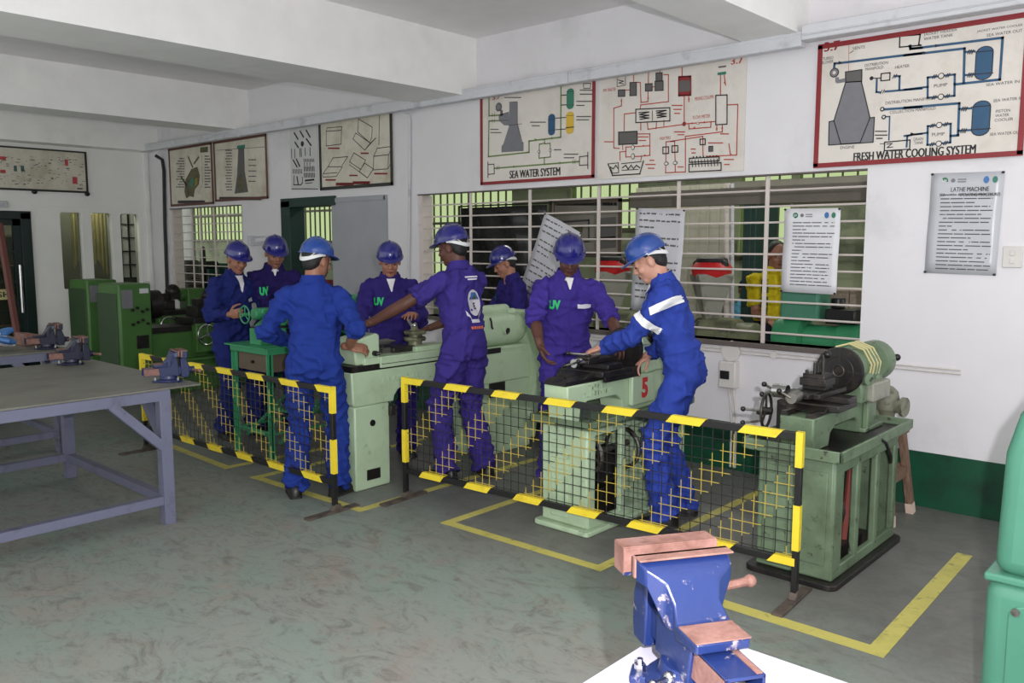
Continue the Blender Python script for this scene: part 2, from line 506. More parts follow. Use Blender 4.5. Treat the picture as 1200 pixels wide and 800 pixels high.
grey = fmix(frange(fnoise(4.0, 10, 0.75, 1.5), 0.4, 0.65), rgb(104, 103, 98), rgb(84, 84, 80))
grey = fmix(frange(fnoise(9.0, 10, 0.8, 2.0, (1, 2.2, 1)), 0.58, 0.68), grey, rgb(66, 66, 64))
zone = frange(adn.outputs[0], 3.35, 4.1)      # bare grey concrete in the machine bays, green paint left in the walkway
zm = N.new('ShaderNodeMath'); zm.operation = 'MULTIPLY'; Lk.new(zone, zm.inputs[0]); zm.inputs[1].default_value = 0.85
base = fmix(zm.outputs[0], base, grey)
Lk.new(base, bs.inputs['Base Color'])
bs.inputs['Roughness'].default_value = 0.5
bp = N.new('ShaderNodeBump'); bp.inputs['Strength'].default_value = 0.12; bp.inputs['Distance'].default_value = 0.01
Lk.new(fnoise(18, 6, 0.6), bp.inputs['Height']); Lk.new(bp.outputs['Normal'], bs.inputs['Normal'])
mb = MB(); mb.box(-16, 1.8, -1.4, 12.5, -0.1, 0.0)
struct(mb.build('floor', fm, None, smooth=0))

# ceiling and beams
mb = MB(); mb.box(-12.2, 1.8, -1.4, WY + 0.16, ZC, ZC + 0.12)
struct(mb.build('ceiling', ceil_paint, None, smooth=0))
BZ = 2.94
for i, (a, b) in enumerate(((-5.98, -5.37), (-9.55, -9.12), (-11.75, -11.45), (-2.74, -2.36))):
    mb = MB(); mb.box(a, b, -1.4, WY, (2.90, 2.94, 2.86, 2.94)[i], ZC)
    struct(mb.build('trim_%d' % (i + 4), beam_paint, None, smooth=0))

# ------------------------------------------------------------------ cable trunking under the beams
TY = 5.33
def tr(px, py): return ony(px, py, TY)
t = thing('cable_trunking', 'long pale grey cable trunking running along the chart wall below the beams', 'cable trunking', (-6.2, TY, 2.85))
zt = 2.852
segs = [(-11.6, -9.0), (-9.0, -6.05), (-6.05, -4.2), (-4.2, -2.33)]
for a, b in segs:
    mb = MB(); mb.box(a, b - 0.004, TY - 0.035, TY + 0.035, zt, zt + 0.085)
    mb.box(a, b - 0.004, TY - 0.038, TY - 0.02, zt + 0.07, zt + 0.092)
    mb.build('trunking_length', conduit_grey, t, bevel=0.006, world=True)
mb = MB(); mb.box(-2.33, 1.6, TY - 0.05, TY + 0.05, zt + 0.03, zt + 0.125)
mb.box(-2.33, 1.6, TY - 0.057, TY - 0.04, zt + 0.055, zt + 0.068)
mb.build('trunking_length', conduit_grey, t, bevel=0.008, world=True)
for x in (-11.5, -8.6, -6.4, -5.6, -2.5, -0.8):
    mb = MB(); mb.box(x - 0.02, x + 0.02, TY + 0.03, WY - 0.001, zt + 0.03, zt + 0.055)
    mb.build('bracket', conduit_grey, t, world=True)
mb = MB(); mb.tube([ony(240, 163, 5.29), ony(252, 158, 5.29), ony(265, 156, 5.3), ony(280, 160, 5.3)], 0.01, 6)
mb.build('loose_wire', conduit_grey, t, world=True)

def cable(name, label, pts, r, m, cat='cable', n=8):
    mb = MB(); mb.tube(pts, r, n)
    o = mb.build(name, m, None, loc=tuple(pts[-1]))
    return tag(o, label, cat)
c0 = ony(186, 184, WY - 0.05)
cable('power_cable', 'thick black cable hanging from the trunking down the wall by the far corner',
      [ony(182, 182, WY - 0.1), ony(190, 187, WY - 0.03), ony(192, 200, WY - 0.03), ony(193, 260, WY - 0.03), ony(196, 345, WY - 0.03)], 0.022, black_rub)
cable('wall_conduit', 'thin grey conduit dropping from the trunking beside the wide barred window',
      [ony(474, 130, WY - 0.1), ony(478, 133, WY - 0.04), ony(480, 140, WY - 0.02), ony(480, 200, WY - 0.02), ony(479, 300, WY - 0.02), ony(478, 400, WY - 0.02)], 0.012, conduit_grey, 'conduit')

# ------------------------------------------------------------------ windows and doors of the chart wall
def bars_window(name, x0, x1, z0, z1, y, nh, dz, vx, frame_m, r=0.0075, parent_frame=True):
    mb = MB()
    mb.box(x0 - 0.01, x1 + 0.01, WY - 0.03, WY + 0.17, z0 - 0.035, z0)             # sill
    mb.box(x0 - 0.005, x1, WY + 0.001, WY + 0.05, z1 - 0.012, z1 + 0.003)          # head
    o = struct(mb.build(name, frame_m, None, bevel=0.004))
    mb = MB(); mb.box(x0, x0 + 0.05, WY + 0.02, WY + 0.15, z0, z1 - 0.012); mb.build('jamb', cream, o)
    hb = MB(); hb.tube([(-0.5, 0, 0), (0.5, 0, 0)], r, 6); hm = hb.mesh('grille_bar'); hm.materials.append(cream)
    for i in range(nh):
        b = link('grille_bar', hm, cream, o); b.location = ((x0 + x1) / 2, y, z1 - dz * (i + 1)); b.scale = (x1 - x0 - 0.02, 1, 1)
    vb = MB(); vb.box(-0.014, 0.014, -0.016, -0.007, -0.5, 0.5); vm = vb.mesh('grille_upright'); vm.materials.append(cream)
    for x in vx:
        b = link('grille_upright', vm, cream, o); b.location = (x, y, (z0 + z1) / 2); b.scale = (1, 1, z1 - z0)
    return o
sill_m = mat('dark sill', rgb(96, 88, 84), rough=0.5, var=0.1)
GY = WY + 0.04
bars_window('window_1', WX0, WX1, WZ0, WZ1, GY, 10, 0.108, [ony(p, 300, GY).x for p in (553, 622, 702, 795, 898)], sill_m)
bars_window('window_2', SX0, SX1, WZ0, WZ1, GY, 10, 0.108, [ony(p, 260, GY).x for p in (226, 236, 252, 267)], sill_m)

# open doorway with dark green frame and grey sliding leaf
mb = MB()
mb.box(DX0 - 0.09, DX0 + 0.09, WY - 0.03, WY + 0.17, 0.0, 2.09)
mb.box(DX0 - 0.09, ony(394, 229, WY).x, WY - 0.03, WY + 0.17, 2.02, 2.12)
d2 = struct(mb.build('door_2', dark_frame, None, bevel=0.004))
mb = MB(); xa = ony(389, 235, WY).x; mb.box(xa, DX1 + 0.09, WY - 0.012, WY + 0.03, 0.0, 2.10)
lf = mb.build('door_leaf', grey_door, d2, bevel=0.004)
mb = MB(); mb.box(xa + 0.02, DX1 + 0.07, WY - 0.02, WY - 0.012, 2.05, 2.09); mb.box(DX1 + 0.05, DX1 + 0.09, WY - 0.02, WY - 0.012, 0.0, 2.09)
mb.build('leaf_edging', grey_door, lf)
tag(cable('door_curtain', 'pale blue cloth strip hanging inside the open doorway', [(-8.0, WY + 0.5, 2.05), (-7.99, WY + 0.5, 1.3), (-8.02, WY + 0.5, 0.0)], 0.07, mat('pale blue cloth', rgb(176, 206, 204), rough=0.8), 'curtain'))
tag(cable('orange_pole', 'orange brown upright pole inside the open doorway', [(-7.9, WY + 0.9, 2.3), (-7.9, WY + 0.9, 0.0)], 0.035, mat('orange brown paint', rgb(170, 100, 56), rough=0.6), 'pole'))
mb = MB(); mb.box(-8.30, -8.14, WY + 0.25, WY + 0.42, 0.0, 1.18); mb.box(-8.31, -8.13, WY + 0.24, WY + 0.43, 1.12, 1.2); mb.box(-8.26, -8.18, WY + 0.235, WY + 0.25, 0.6, 0.62)
tag(mb.build('red_cabinet', mat('brick red paint', rgb(126, 40, 34), rough=0.5), None, bevel=0.01, loc=(-8.22, WY + 0.33, 0)), 'narrow brick red cabinet standing inside the open doorway', 'cabinet')

# ------------------------------------------------------------------ far left wall: dark door, three slit windows, long diagram
glass = bpy.data.materials.new('window glass'); glass.use_nodes = True
gn = glass.node_tree; gb = gn.nodes['Principled BSDF']; tr_ = gn.nodes.new('ShaderNodeBsdfTransparent'); mx = gn.nodes.new('ShaderNodeMixShader')
tr_.inputs[0].default_value = (0.75, 0.78, 0.74, 1); mx.inputs[0].default_value = 0.12
gb.inputs['Base Color'].default_value = rgb(60, 66, 62); gb.inputs['Roughness'].default_value = 0.08
gn.links.new(tr_.outputs[0], mx.inputs[1]); gn.links.new(gb.outputs[0], mx.inputs[2]); gn.links.new(mx.outputs[0], gn.nodes['Material Output'].inputs[0])

def rr(u0, u1, v0, v1, r, n=5):
    pts = []
    for cx, cy, a0 in ((u1 - r, v1 - r, 0), (u0 + r, v1 - r, 90), (u0 + r, v0 + r, 180), (u1 - r, v0 + r, 270)):
        for k in range(n):
            a = math.radians(a0 + 90 * k / (n - 1)); pts.append((cx + r * math.cos(a), cy + r * math.sin(a)))
    return pts
for i, (a, b) in enumerate(LW):
    mb = MB(); inner = rr(a - 0.004, b + 0.004, 1.012, 2.025, 0.045)
    outer = [(a - 0.03 if u < (a + b) / 2 else b + 0.03, 0.99 if v < 1.5 else 2.05) for u, v in inner]
    outer = [((u if abs(u - (a + b) / 2) > 0.02 else u), v) for u, v in outer]
    n = len(inner)
    # frame plate with a rounded opening
    vs = [(LX + 0.004, u, v) for u, v in inner] + [(LX + 0.004, u, v) for u, v in outer] + [(LX - 0.05, u, v) for u, v in inner]
    fs = [(k, (k + 1) % n, (k + 1) % n + n, k + n) for k in range(n)] + [(k, (k + 1) % n, (k + 1) % n + 2 * n, k + 2 * n) for k in range(n)]
    mb.add(vs, fs)
    w = struct(mb.build('window_%d' % (i + 3), left_paint, None, smooth=0))
    mb = MB(); mb.box(LX - 0.075, LX - 0.07, a, b, 1.02, 2.02); mb.build('pane', glass, w)
# the dim office behind that wall
office = mat('office wall paint', rgb(120, 120, 108), rough=0.8)
mb = MB(); mb.box(-13.0, -12.9, 1.5, 5.9, 0, 2.6); mb.box(-12.9, LX - 0.14, 1.4, 1.5, 0, 2.6); mb.box(-12.9, LX - 0.14, 5.9, 6.0, 0, 2.6); mb.box(-13.0, LX - 0.14, 1.4, 6.0, 2.6, 2.7)
struct(mb.build('wall_office', office, None, smooth=0))
mb = MB()
for k in range(28):
    y = 4.62 + k * 0.016; mb.cyl((-12.3 + 0.02 * math.sin(k * 1.9), y, 1.28 + 0.1 * math.sin(k * .4)), (-12.3 + 0.02 * math.sin(k * 1.9), y, 2.35), 0.014, n=6)
tag(mb.build('office_curtain', mat('yellowish curtain', rgb(186, 176, 130), rough=0.9), None, loc=(-12.3, 4.8, 1.28)), 'yellowish curtain hanging behind the first slit window of the far wall', 'curtain')
# barred office window seen through the third slit window
mb = MB(); mb.box(-12.9, -12.88, 5.4, 5.88, 1.1, 2.1)
ow = tag(mb.build('office_window', mat('frosted pane', rgb(226, 222, 224), rough=0.4, var=0.02), None, loc=(-12.9, 5.6, 1.1)), 'pale barred office window seen through the third slit window', 'window')
for k in range(5):
    mb = MB(); mb.box(-12.88, -12.86, 5.4 + k * 0.12 - 0.01, 5.4 + k * 0.12 + 0.01, 1.1, 2.1); mb.build('mullion', black_plastic, ow, world=True)
for k in range(6):
    mb = MB(); mb.box(-12.88, -12.86, 5.4, 5.88, 1.1 + k * 0.2 - 0.008, 1.1 + k * 0.2 + 0.008); mb.build('mullion', black_plastic, ow, world=True)
lamp('office_fill', 'POINT', (-12.3, 4.75, 2.45), 40, (1, 0.97, 0.88), shadow_soft_size=0.2)  # unseen fill light, added to brighten the office behind the slit windows
# dark framed door
mb = MB(); mb.box(LX - 0.1, LX + 0.03, 3.80, 3.92, 0, 2.0); mb.box(LX - 0.1, LX + 0.03, 2.7, 3.92, 1.92, 2.02); mb.box(LX - 0.1, LX + 0.03, 2.7, 2.80, 0, 2.0)
d1 = struct(mb.build('door_1', mat('black green door paint', rgb(12, 34, 32), rough=0.4), None, bevel=0.004))
mb = MB(); mb.box(LX - 0.07, LX - 0.03, 3.72, 3.80, 0, 1.92); mb.box(LX - 0.07, LX - 0.03, 2.8, 3.80, 1.84, 1.92); mb.box(LX - 0.07, LX - 0.03, 2.8, 3.80, 0.0, 0.12)
lf = mb.build('door_leaf', MATS['black green door paint'], d1)
for z in (0.75, 1.12, 1.5):
    mb = MB(); mb.box(LX - 0.065, LX - 0.035, 2.8, 3.72, z, z + 0.03); mb.build('glazing_bar', MATS['black green door paint'], lf)
mb = MB(); mb.box(LX - 0.053, LX - 0.048, 2.8, 3.75, 0.1, 1.86); mb.build('pane', glass, lf)
mb = MB(); mb.cyl((LX + 0.02, 3.76, 0.75), (LX + 0.02, 3.76, 1.35), 0.022); mb.cyl((LX + 0.02, 3.76, 0.8), (LX - 0.05, 3.76, 0.8), 0.012); mb.cyl((LX + 0.02, 3.76, 1.3), (LX - 0.05, 3.76, 1.3), 0.012)
mb.build('pull_handle', chrome, lf)
mb = MB(); mb.box(LX - 0.03, LX - 0.022, 3.30, 3.68, 0.92, 1.05)
sg = tag(mb.build('door_sign', mat('cream sign', rgb(206, 196, 140), rough=0.5), None, loc=(LX - 0.03, 3.5, 0.92)), 'small cream sign with dark capitals on the dark glazed door', 'sign')
vs, fs = text_mesh('PUSH', bold=0.02)
mb = MB(); mb.add([(LX - 0.0205, 3.34 + u * 0.30, 0.95 + v * 0.07) for u, v in vs], fs); mb.build('lettering', black_ink, sg, smooth=0, world=True)
# shelf with jars in the dark room beyond the door
mb = MB()
for z in (0.5, 0.9, 1.3, 1.7): mb.box(-12.88, -12.6, 2.4, 4.2, z, z + 0.03)
for y in (2.4, 3.3, 4.17): mb.box(-12.88, -12.6, y, y + 0.03, 0, 1.75)
tag(mb.build('store_shelf', mat('shelf board', rgb(120, 108, 92), rough=0.7), None, loc=(-12.75, 3.3, 0)), 'open board shelving in the dim store behind the glazed door', 'shelf')
mb = MB(); mb.box(LX, LX + 0.05, 3.46, 3.66, 2.06, 2.14); mb.box(LX, LX + 0.09, 3.48, 3.6, 2.08, 2.12)
tag(mb.build('door_closer', conduit_grey, None, bevel=0.006, loc=(LX, 3.56, 2.06)), 'grey box fixed to the far wall above the dark glazed door', 'wall box')

# red-brown post leaning beside the door
tag(cable('leaning_post', 'red brown wooden post leaning near the dark glazed door', [onx(-1, 262, -9.3), onx(22, 402, -9.1)], 0.035, mat('red brown paint', rgb(92, 46, 38), rough=0.6), 'post', 6))
# socket on the far wall
mb = MB(); mb.box(LX, LX + 0.03, 5.31, 5.39, 0.98, 1.09); o = tag(mb.build('wall_socket', plastic_grey, None, bevel=0.004, loc=(LX, 5.35, 0.98)), 'white wall socket with a black plug beside the third slit window', 'socket')
mb = MB(); mb.box(LX + 0.03, LX + 0.07, 5.33, 5.375, 0.99, 1.05); mb.build('plug', black_plastic, o, bevel=0.004, world=True)

# ------------------------------------------------------------------ charts and posters
def board(name, label, px, m, Y=WY, thick=0.018, frame=None, fw=0.02, group=None, cat='poster'):
    """px: bottom-left, bottom-right, top-right, top-left pixels on the wall plane; squared up"""
    q = [ony(a, b, Y) for a, b in px]
    x0 = (q[0].x + q[3].x) / 2; x1 = (q[1].x + q[2].x) / 2; z0 = (q[0].z + q[1].z) / 2; z1 = (q[2].z + q[3].z) / 2
    t = thing(name, label, cat, ((x0 + x1) / 2, Y, z0), group=group)
    mb = MB(); mb.box(x0, x1, Y - thick, Y - 0.001, z0, z1); mb.build('backing_board', m, t, world=True)
    if frame:
        for (a, b, c, d) in ((x0 - fw / 3, x1 + fw / 3, z0 - fw / 3, z0 + fw), (x0 - fw / 3, x1 + fw / 3, z1 - fw, z1 + fw / 3), (x0 - fw / 3, x0 + fw, z0, z1), (x1 - fw, x1 + fw / 3, z0, z1)):
            mb = MB(); mb.box(a, b, Y - thick - 0.006, Y - thick + 0.002, c, d); mb.build('frame_strip', frame, t, world=True)
    return t, (x0, x1, z0, z1)

# --- sea water system
t, _ = board('cooling_chart', 'framed sea water system chart with grey engine drawing', [(565, 216), (698, 208), (698, 94), (566, 112)], pale_board, frame=red_ink)
p = Print(WY - 0.0185, t)
K = 160 / 853.0
def q(x, y): return (560 + x * K, 70 + y * K)
p.poly([q(148, 578), q(148, 540), q(160, 525), q(195, 415), q(198, 265), q(248, 262), q(248, 400), q(275, 515), q(286, 515), q(286, 570)], grey_ink)
p.line([q(195, 410), q(275, 400)], black_ink, 0.004, 2); p.line([q(198, 265), q(248, 262), q(248, 400), q(280, 520)], black_ink, 0.004, 2)
p.poly([q(130, 345), q(195, 325), q(197, 410), q(165, 410), q(132, 380)], grey_ink)
p.line([q(130, 345), q(195, 327)], black_ink, 0.004, 2); p.line([q(132, 380), q(195, 378)], black_ink, 0.004, 2)
p.circ(*q(131, 295), 0.038, midgrey_ink); p.circ(*q(131, 295), 0.024, grey_ink, 2); p.poly([q(140, 310), q(155, 315), q(158, 350), q(140, 350)], midgrey_ink)
p.line([q(70, 225), q(70, 350), q(130, 346)], green_ink, 0.012)
p.line([q(130, 380), q(70, 383), q(66, 605), q(320, 578), q(320, 508), q(518, 484), q(520, 150)], green_ink, 0.012)
p.capsule(*q(555, 175), *q(602, 312), teal_ink, 2); p.capsule(*q(552, 320), *q(600, 466), yellow_ink, 2); p.capsule(*q(440, 335), *q(484, 475), blue_ink, 2)
for a, b in ((195, 265), (345, 425)):
    pass
p.line([q(556, 200), q(602, 198)], black_ink, 0.003, 3); p.line([q(556, 285), q(602, 282)], black_ink, 0.003, 3); p.line([q(553, 350), q(600, 348)], black_ink, 0.003, 3); p.line([q(553, 425), q(600, 420)], black_ink, 0.008, 3)
p.line([q(441, 375), q(484, 373)], black_ink, 0.003, 3); p.line([q(441, 440), q(484, 438)], black_ink, 0.003, 3)
for y0 in (222, 283): p.line([q(522, y0), q(556, y0 - 2)], black_ink, 0.008)
for y0 in (365, 437): p.line([q(486, y0), q(552, y0 - 5)], black_ink, 0.007)
p.line([q(416, 496), q(418, 520), q(385, 528), q(383, 615), q(454, 607), q(452, 522), q(418, 525)], green_ink, 0.009); p.line([q(416, 612), q(416, 650)], green_ink, 0.01)
p.circ(*q(383, 574), 0.014, black_ink, 2); p.circ(*q(383, 574), 0.009, pale_board, 3); p.circ(*q(453, 565), 0.014, black_ink, 2); p.circ(*q(453, 565), 0.009, pale_board, 3)
p.line([q(105, 678), q(632, 636)], green_ink, 0.012)
p.line([q(64, 640), q(64, 735)], black_ink, 0.008, 2); p.line([q(64, 655), q(102, 652), q(104, 712), q(64, 716)], black_ink, 0.007, 2)
p.line([q(688, 578), q(688, 680)], black_ink, 0.008, 2); p.line([q(688, 600), q(636, 606), q(636, 660), q(688, 656)], black_ink, 0.007, 2)
for x0, y0 in ((122, 676), (134, 675), (596, 638), (608, 637), (92, 345), (105, 344), (92, 382), (105, 381)): p.line([q(x0, y0 - 12), q(x0, y0 + 12)], black_ink, 0.004, 2)
for x0, y0 in ((232, 668), (520, 645), (365, 500), (470, 490)): p.poly([q(x0 - 9, y0 - 9), q(x0 + 9, y0 - 1), q(x0 - 9, y0 + 9)], green_ink, 2)
p.poly([q(66, 490), q(72, 490), q(69, 505)], black_ink, 2)
p.line([q(660, 150), q(705, 146), q(703, 178), q(662, 180), q(660, 150)], black_ink, 0.006)
p.text('SEA WATER SYSTEM', *q(198, 742), q(512, 0)[0], 42 * K * 1.15, black_ink, 1, 0.01)
p.text('3.7', *q(92, 252), q(138, 0)[0], 6, red_ink, 1, 0.02)
for x0, x1, yy in ((168, 270, 236), (80, 128, 435), (82, 145, 455), (330, 425, 390), (340, 385, 412), (640, 715, 190), (640, 720, 215), (618, 718, 260), (618, 668, 285), (618, 705, 355), (618, 695, 375), (478, 520, 562), (540, 625, 590), (540, 600, 612)):
    p.scribble(*q(x0, yy), q(x1, 0)[0], midgrey_ink, 0.009)
p.finish()

# --- fuel / cooling flow diagram with red lines
t, _ = board('flow_chart', 'unframed white flow diagram with red pipe lines next to the sea water chart', [(703, 210), (874, 200), (874, 66), (702, 92)], pale_board, thick=0.012)
p = Print(WY - 0.0125, t)
K2 = 190 / 981.0
def q(x, y): return (690 + x * K2, 60 + y * K2)
R_ = orange_ink
for pts in ([(198, 290), (198, 330), (152, 345), (152, 585), (185, 588)], [(290, 188), (312, 190), (316, 310), (358, 305), (362, 130)], [(455, 142), (482, 142), (482, 305), (315, 325), (312, 345)],
            [(285, 372), (216, 380), (214, 480)], [(565, 95), (565, 150)], [(578, 268), (578, 440)], [(355, 430), (358, 472), (580, 442)], [(580, 440), (765, 425)], [(605, 445), (608, 470), (738, 460), (740, 428)],
            [(838, 325), (902, 322), (895, 628), (720, 636)], [(808, 450), (808, 488), (585, 515), (585, 730), (465, 735), (468, 548), (520, 545)], [(520, 545), (524, 730)], [(690, 515), (495, 545)], [(690, 515), (692, 635)],
            [(797, 145), (797, 262)], [(820, 145), (828, 205)], [(200, 235), (250, 235)], [(390, 215), (402, 215)], [(190, 660), (188, 610), (225, 605)], [(290, 500), (370, 500), (370, 630), (320, 635)], [(365, 572), (225, 580), (225, 640), (320, 635)], [(848, 560), (858, 628)], [(315, 660), (320, 635)], [(775, 450), (775, 480)], [(272, 145), (272, 180)], [(430, 120), (430, 130)], [(205, 565), (207, 595)], [(605, 270), (606, 305)], [(410, 425), (408, 468)], [(455, 418), (455, 450)], [(315, 435), (315, 475)]):
    p.line([q(*a) for a in pts], R_, 0.0075)
def rectp(x0, y0, x1, y1, m, w=0.008, fill=None):
    s_ = -0.06 * 0
    if fill: p.poly([q(x0, y0), q(x1, y0 - (x1 - x0) * 0.05), q(x1, y1 - (x1 - x0) * 0.05), q(x0, y1)], fill, 2)
    p.line([q(x0, y0), q(x1, y0 - (x1 - x0) * 0.05), q(x1, y1 - (x1 - x0) * 0.05), q(x0, y1)], m, w, 3, True)
rectp(182, 490, 294, 565, black_ink, 0.008, midgrey_ink)
rectp(180, 235, 220, 275, black_ink, 0.006, midgrey_ink); rectp(250, 190, 290, 270, black_ink, 0.006, midgrey_ink); rectp(344, 198, 386, 242, black_ink, 0.006, midgrey_ink); rectp(402, 182, 452, 240, black_ink, 0.006, midgrey_ink); rectp(408, 132, 446, 182, black_ink, 0.006, midgrey_ink)
rectp(546, 155, 618, 270, red_ink, 0.01, midgrey_ink); p.poly([q(546, 155), q(618, 150), q(618, 175), q(546, 180)], red_ink, 3); p.poly([q(546, 246), q(618, 242), q(618, 266), q(546, 271)], red_ink, 3)
rectp(286, 352, 492, 432, black_ink); p.line([q(386, 360), q(386, 420)], black_ink, 0.005, 3)
p.line([q(305, 372), q(365, 368), q(308, 384), q(365, 388), q(310, 398), q(365, 404), q(312, 412)], black_ink, 0.008, 3); p.line([q(410, 362), q(470, 358), q(412, 374), q(470, 378), q(414, 388), q(470, 394), q(416, 402)], black_ink, 0.008, 3)
rectp(770, 268, 838, 445, black_ink); rectp(450, 580, 484, 620, black_ink); rectp(505, 573, 540, 612, black_ink); rectp(675, 532, 706, 566, black_ink); rectp(728, 576, 752, 606, black_ink, 0.006, midgrey_ink)
rectp(610, 648, 790, 672, black_ink); rectp(608, 684, 802, 730, black_ink)
for k in range(9): p.line([q(626 + k * 19, 660 - k), q(630 + k * 19, 700 - k)], black_ink, 0.006, 3)
for k in range(8): p.circ(*q(635 + k * 20, 640 - k), 0.006, black_ink, 3, 6)
p.line([q(118, 682), q(145, 752), q(310, 742), q(332, 665)], black_ink, 0.009, 3); p.line([q(118, 682), q(180, 675), q(182, 735), q(145, 738), q(132, 700)], black_ink, 0.006, 3); p.line([q(200, 680), q(318, 668)], black_ink, 0.006, 3); p.line([q(202, 720), q(300, 715)], black_ink, 0.006, 3)
p.line([q(135, 700), q(150, 712), q(165, 690), q(178, 708)], black_ink, 0.007, 3); p.line([q(205, 705), q(225, 690), q(240, 712), q(258, 690), q(272, 710), q(290, 690), q(310, 705)], black_ink, 0.008, 3)
for (x, y, r) in ((268, 582, .016), (268, 636, .018), (662, 436, .014), (470, 680, .02), (524, 676, .02)):
    p.circ(*q(x, y), r, black_ink if x < 600 else R_, 2, 12, r * (1.3 if x == 268 else 0.7)); p.circ(*q(x, y), r * 0.72, pale_board, 3, 12, r * (1.0 if x == 268 else 0.45))
p.circ(*q(578, 440), 0.016, red_ink, 2); p.poly([q(780, 130), q(832, 122), q(832, 140), q(780, 146)], teal_ink, 2); p.poly([q(785, 92), q(832, 86), q(832, 96), q(785, 102)], midgrey_ink, 2)
p.line([q(172, 165), q(172, 215), q(222, 205), q(222, 155)], midgrey_ink, 0.006); p.line([q(180, 175), q(212, 182), q(182, 192), q(212, 198)], black_ink, 0.006, 2)
for x, y in ((198, 300), (360, 285), (824, 190), (775, 470), (808, 465), (606, 290), (626, 436), (700, 430), (860, 626), (640, 462), (330, 572), (340, 630)): p.circ(*q(x, y), 0.007, R_, 2, 8)
p.text('3.7', *q(860, 82), q(932, 0)[0], 8, orange_ink, 1, 0.015)
p.text('FLOW METER', *q(630, 412), q(735, 0)[0], 4.0, orange_ink)
p.text('HEATERS', *q(430, 538), q(495, 0)[0], 3.6, orange_ink)
p.text('MIXING COLUMN', *q(642, 300), q(755, 0)[0], 4.2, orange_ink)
p.text('PW WATER', *q(88, 250), q(165, 0)[0], 4.0, orange_ink)
for x0, x1, yy in ((505, 565, 328), (515, 560, 352), (520, 550, 376), (300, 360, 518), (305, 345, 540), (95, 150, 548), (370, 395, 660), (345, 402, 685), (360, 395, 708), (520, 580, 488), (540, 575, 505), (798, 845, 500), (725, 810, 555), (620, 645, 592), (625, 645, 615), (820, 880, 655), (822, 850, 685), (540, 575, 700)):
    p.scribble(*q(x0, yy), q(x1, 0)[0], orange_ink, 0.008)
p.finish()

# --- fresh water cooling system
t, fb = board('cooling_chart', 'framed fresh water cooling system chart with two blue tanks', [(956, 194), (1203, 183), (1203, 24), (962, 48)], pale_board, frame=red_ink, fw=0.022)
p = Print(WY - 0.0185, t)
A = lambda x, y: (950 + x * 130 / 578.0, 20 + y * 130 / 578.0)
B = lambda x, y: (1060 + x * 140 / 589.0, 10 + y * 140 / 589.0)
p.poly([A(122, 540), A(183, 340), A(265, 335), A(310, 525), A(258, 655), A(158, 662)], grey_ink); p.poly([A(182, 286), A(268, 274), A(267, 335), A(183, 340)], midgrey_ink)
p.poly([A(97, 545), A(122, 540), A(158, 662), A(94, 667)], grey_ink); p.poly([A(310, 525), A(333, 522), A(326, 652), A(258, 655)], grey_ink)
p.line([A(122, 540), A(183, 340), A(265, 335), A(310, 525), A(258, 655), A(158, 662), A(122, 540)], black_ink, 0.006, 2); p.line([A(182, 286), A(268, 274), A(267, 335), A(183, 340)], black_ink, 0.006, 2, True)
p.line([A(122, 540), A(97, 545), A(94, 667), A(326, 652), A(333, 522), A(310, 525)], black_ink, 0.006, 2)
p.circ(*A(124, 290), 0.03, black_ink, 1); p.circ(*A(124, 290), 0.024, grey_ink, 2); p.circ(*A(124, 290), 0.011, pale_board, 3); p.poly([A(128, 315), A(146, 312), A(150, 325), A(182, 318), A(182, 338), A(140, 346), A(130, 340)], grey_ink, 2)
BL = blue_ink
p.line([A(122, 268), A(125, 242), A(150, 240), A(578, 188)], BL, 0.014); p.line([B(0, 231), B(296, 197), B(292, 365)], BL, 0.014)
p.line([A(520, 150), A(520, 165), A(578, 160)], BL, 0.014); p.line([B(25, 185), B(30, 199), B(484, 144), B(470, 350), B(248, 374)], BL, 0.014)
for (x, y) in (B(100, 219), B(160, 184), A(155, 238), A(530, 610), B(40, 622)): p.poly([(x - 2, y - 2), (x + 3, y - 0.5), (x - 2, y + 2)], black_ink, 2)
p.line([A(465, 100), A(568, 90)], black_ink, 0.008); p.line([A(465, 100), A(463, 157), A(575, 147), B(70, 178), B(78, 128), A(465, 100)], black_ink, 0.008)
p.line([A(345, 325), A(343, 390), A(360, 392)], BL, 0.012); p.line([A(390, 388), A(578, 372)], BL, 0.012); p.line([B(0, 400), B(115, 386)], BL, 0.012); p.line([A(440, 308), A(464, 308), A(462, 378)], BL, 0.012)
p.circ(*A(318, 319), 0.012, black_ink, 2); p.line([A(325, 319), A(366, 318)], black_ink, 0.006); p.line([A(368, 295), A(414, 290), A(412, 328), A(366, 332)], black_ink, 0.007, 1, True)
for bx in (((115, 340), (248, 325), (246, 430), (114, 440)), ((115, 580), (228, 568), (226, 660), (113, 672))):
    p.line([B(*b) for b in bx], BL, 0.012, 1, True)
    for (x0, y0), (x1, y1) in ((bx[0], bx[1]), (bx[3], bx[2])):
        cx, cy = (x0 + x1) / 2, (y0 + y1) / 2
        p.circ(*B(cx, cy), 0.018, black_ink, 2); p.circ(*B(cx, cy), 0.013, pale_board, 3)
        for dx in (-38, -28, 28, 38): p.line([B(cx + dx - 4, cy - dx * .1 + 8), B(cx + dx + 4, cy - dx * .1 - 8)], black_ink, 0.006, 2)
p.text('PUMP', *B(145, 390), B(210, 0)[0], 3.8, dark_ink); p.text('PUMP', *B(135, 630), B(197, 0)[0], 3.8, dark_ink)
